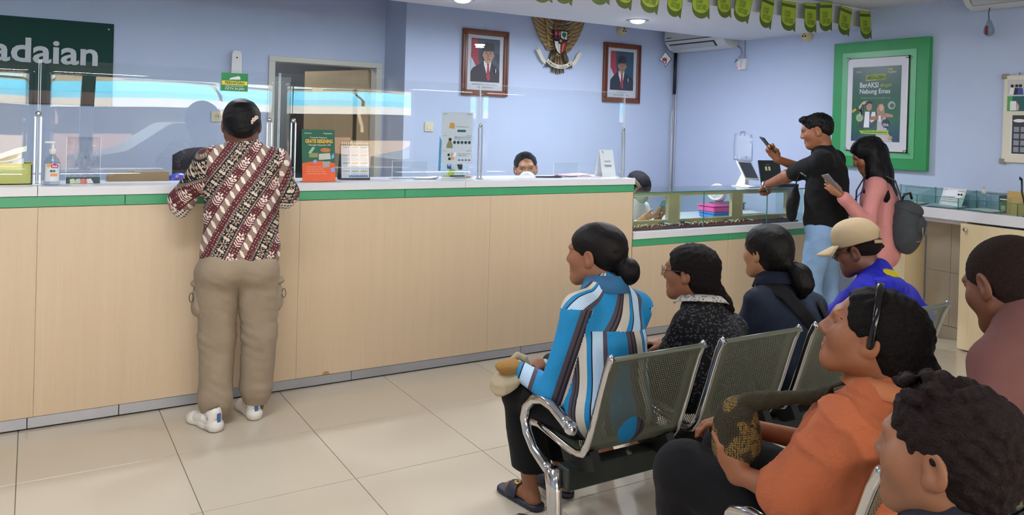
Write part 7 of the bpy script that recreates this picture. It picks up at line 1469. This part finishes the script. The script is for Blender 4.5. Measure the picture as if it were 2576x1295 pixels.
q = B.hair(); q.el((0, -.018, .036), (.090, .112, .090), k=.02); q.el((0, .115, -.03), (.078, .072, .10), k=.012, op='s'); q.el((-.105, .055, -.05), (.06, .055, .075), k=.01, op='s')
q.frame(); hb = B.hc
for o in ((-.055, -.05), (0, -.085), (.06, -.06), (.085, .0)): a = B.hc + B.R @ vv(o[0], o[1] - .0, .02); q.chain([a, a + B.R @ vv(o[0] * .3, -.02, -.14), a + B.R @ vv(o[0] * .6, -.055, -.30), a + B.R @ vv(o[0] * .6, -.075, -.40)], [.058, .060, .056, .022], .04)
a = B.hc + B.hR @ vv(-.082, -.025, -.03); q.chain([a, a + B.R @ vv(-.012, -.0, -.12), a + B.R @ vv(-.0, .04, -.24), a + B.R @ vv(.01, .07, -.33)], [.03, .034, .03, .012], .03)
solid('hair', q, H_LONG, B.t, .0045, folds(.003, 90, 80, 14, 3))
MB().tube([tuple(B.ch + B.F @ vv(x, y, z) - B.b) for x, y, z in ((-.085, .14, -.04), (-.09, .135, .06), (-.095, .075, .168), (-.095, -.02, .188), (-.095, -.115, .135), (-.09, -.155, .0))], [(.020, .005)] * 6, 8, flat=tuple(B.F @ vv(1, 0, 0))).build('backpack_strap', m_cloth('strap_grey', '#4a4640'), B.t)
lan = thing('lanyard', 'purple blue lanyard hanging at the front of the pink shirt', 'lanyard', tuple(B.P(-.06, .165, .96))); MB().tube([(.03, -.05, .14), (.0, 0, .06), (-.02, .02, -.02), (-.015, .02, -.06)], [(.010, .002)] * 4, 6).build('ribbon', mat('lanyard_blue', '#3a2fc0', .5), lan); MB().box(-.025, .01, .018, .022, -.12, -.055, ch=.001).build('badge', mat('badge_blue', '#4a48c4', .4), lan)
bp = thing('grey_backpack', 'dark grey backpack with buckled pocket on the back of the pink-shirt person', 'backpack', tuple(B.P(-.03, -.165, .885))); bc = B.P(-.03, -.165, .885); bp['_base'] = list(bc); M_GBP = m_cloth('backpack_grey', '#3f4348', bump=.4, var=.1)
q = SDF(); q.frame(B.R, bc); q.el((0, -.02, -.03), (.145, .10, .175), k=.03); q.el((0, -.02, .08), (.13, .085, .09), k=.03); q.el((0, .15, 0), (.2, .09, .3), k=.01, op='s'); solid('bag_body', q, M_GBP, bp, .006, folds(.003, 30, 26, 30, 1)); q = SDF(); q.frame(B.R, bc); q.el((0, -.03, .115), (.128, .095, .05), rotx(18), k=.02); solid('top_flap', q, M_GBP, bp, .006, folds(.002, 30, 30, 30, 1)); q = SDF(); q.frame(B.R, bc); q.el((-.02, -.105, -.0), (.075, .035, .075), k=.02); fp = solid('front_pocket', q, M_GBP, bp, .006)
loc = lambda x, y, z: tuple(B.R @ vv(x, y, z)); MB().tube([loc(-.02 + .073 * math.cos(a), -.125, .0 + .073 * math.sin(a)) for a in np.linspace(math.pi, 2 * math.pi, 12)], .004, 6).build('pocket_piping', mat('piping_tan', '#8a846c', .7), fp); b = MB(); b.box(-.03, -.012, -.147, -.138, -.05, .0, M=Matrix(B.R.tolist()).to_4x4()); b.build('buckle', M_STEEL, fp); MB().tube([loc(-.09, -.09, -.10), loc(-.05, -.105, -.10), loc(-.03, -.108, -.10)], .003, 6).build('zip_pull', M_STEEL, bp); MB().tube([loc(0, .02, .17), loc(0, -.0, .21), loc(.03, -.03, .22), loc(.05, -.04, .18)], .009, 8).build('grab_handle', M_BLACK, bp)
ph = thing('grey_phone', 'dark phone held in the hand of the pink-shirt person', 'phone', tuple(wL + vv(-.055, .03, .075))); M_ = Matrix(frame_from(vv(-.55, .35, .75), vv(.70, -.10, .55)).tolist()).to_4x4(); b = MB(); b.box(-.036, .036, -.076, .076, -.0045, .0045, ch=.003, M=M_); b.build('case', mat('phone_silver', '#8a8c90', .3, .5), ph); b = MB(); b.box(-.033, .033, -.072, .072, .0046, .0052, M=M_); b.build('screen', MATS['phone_screen'], ph)
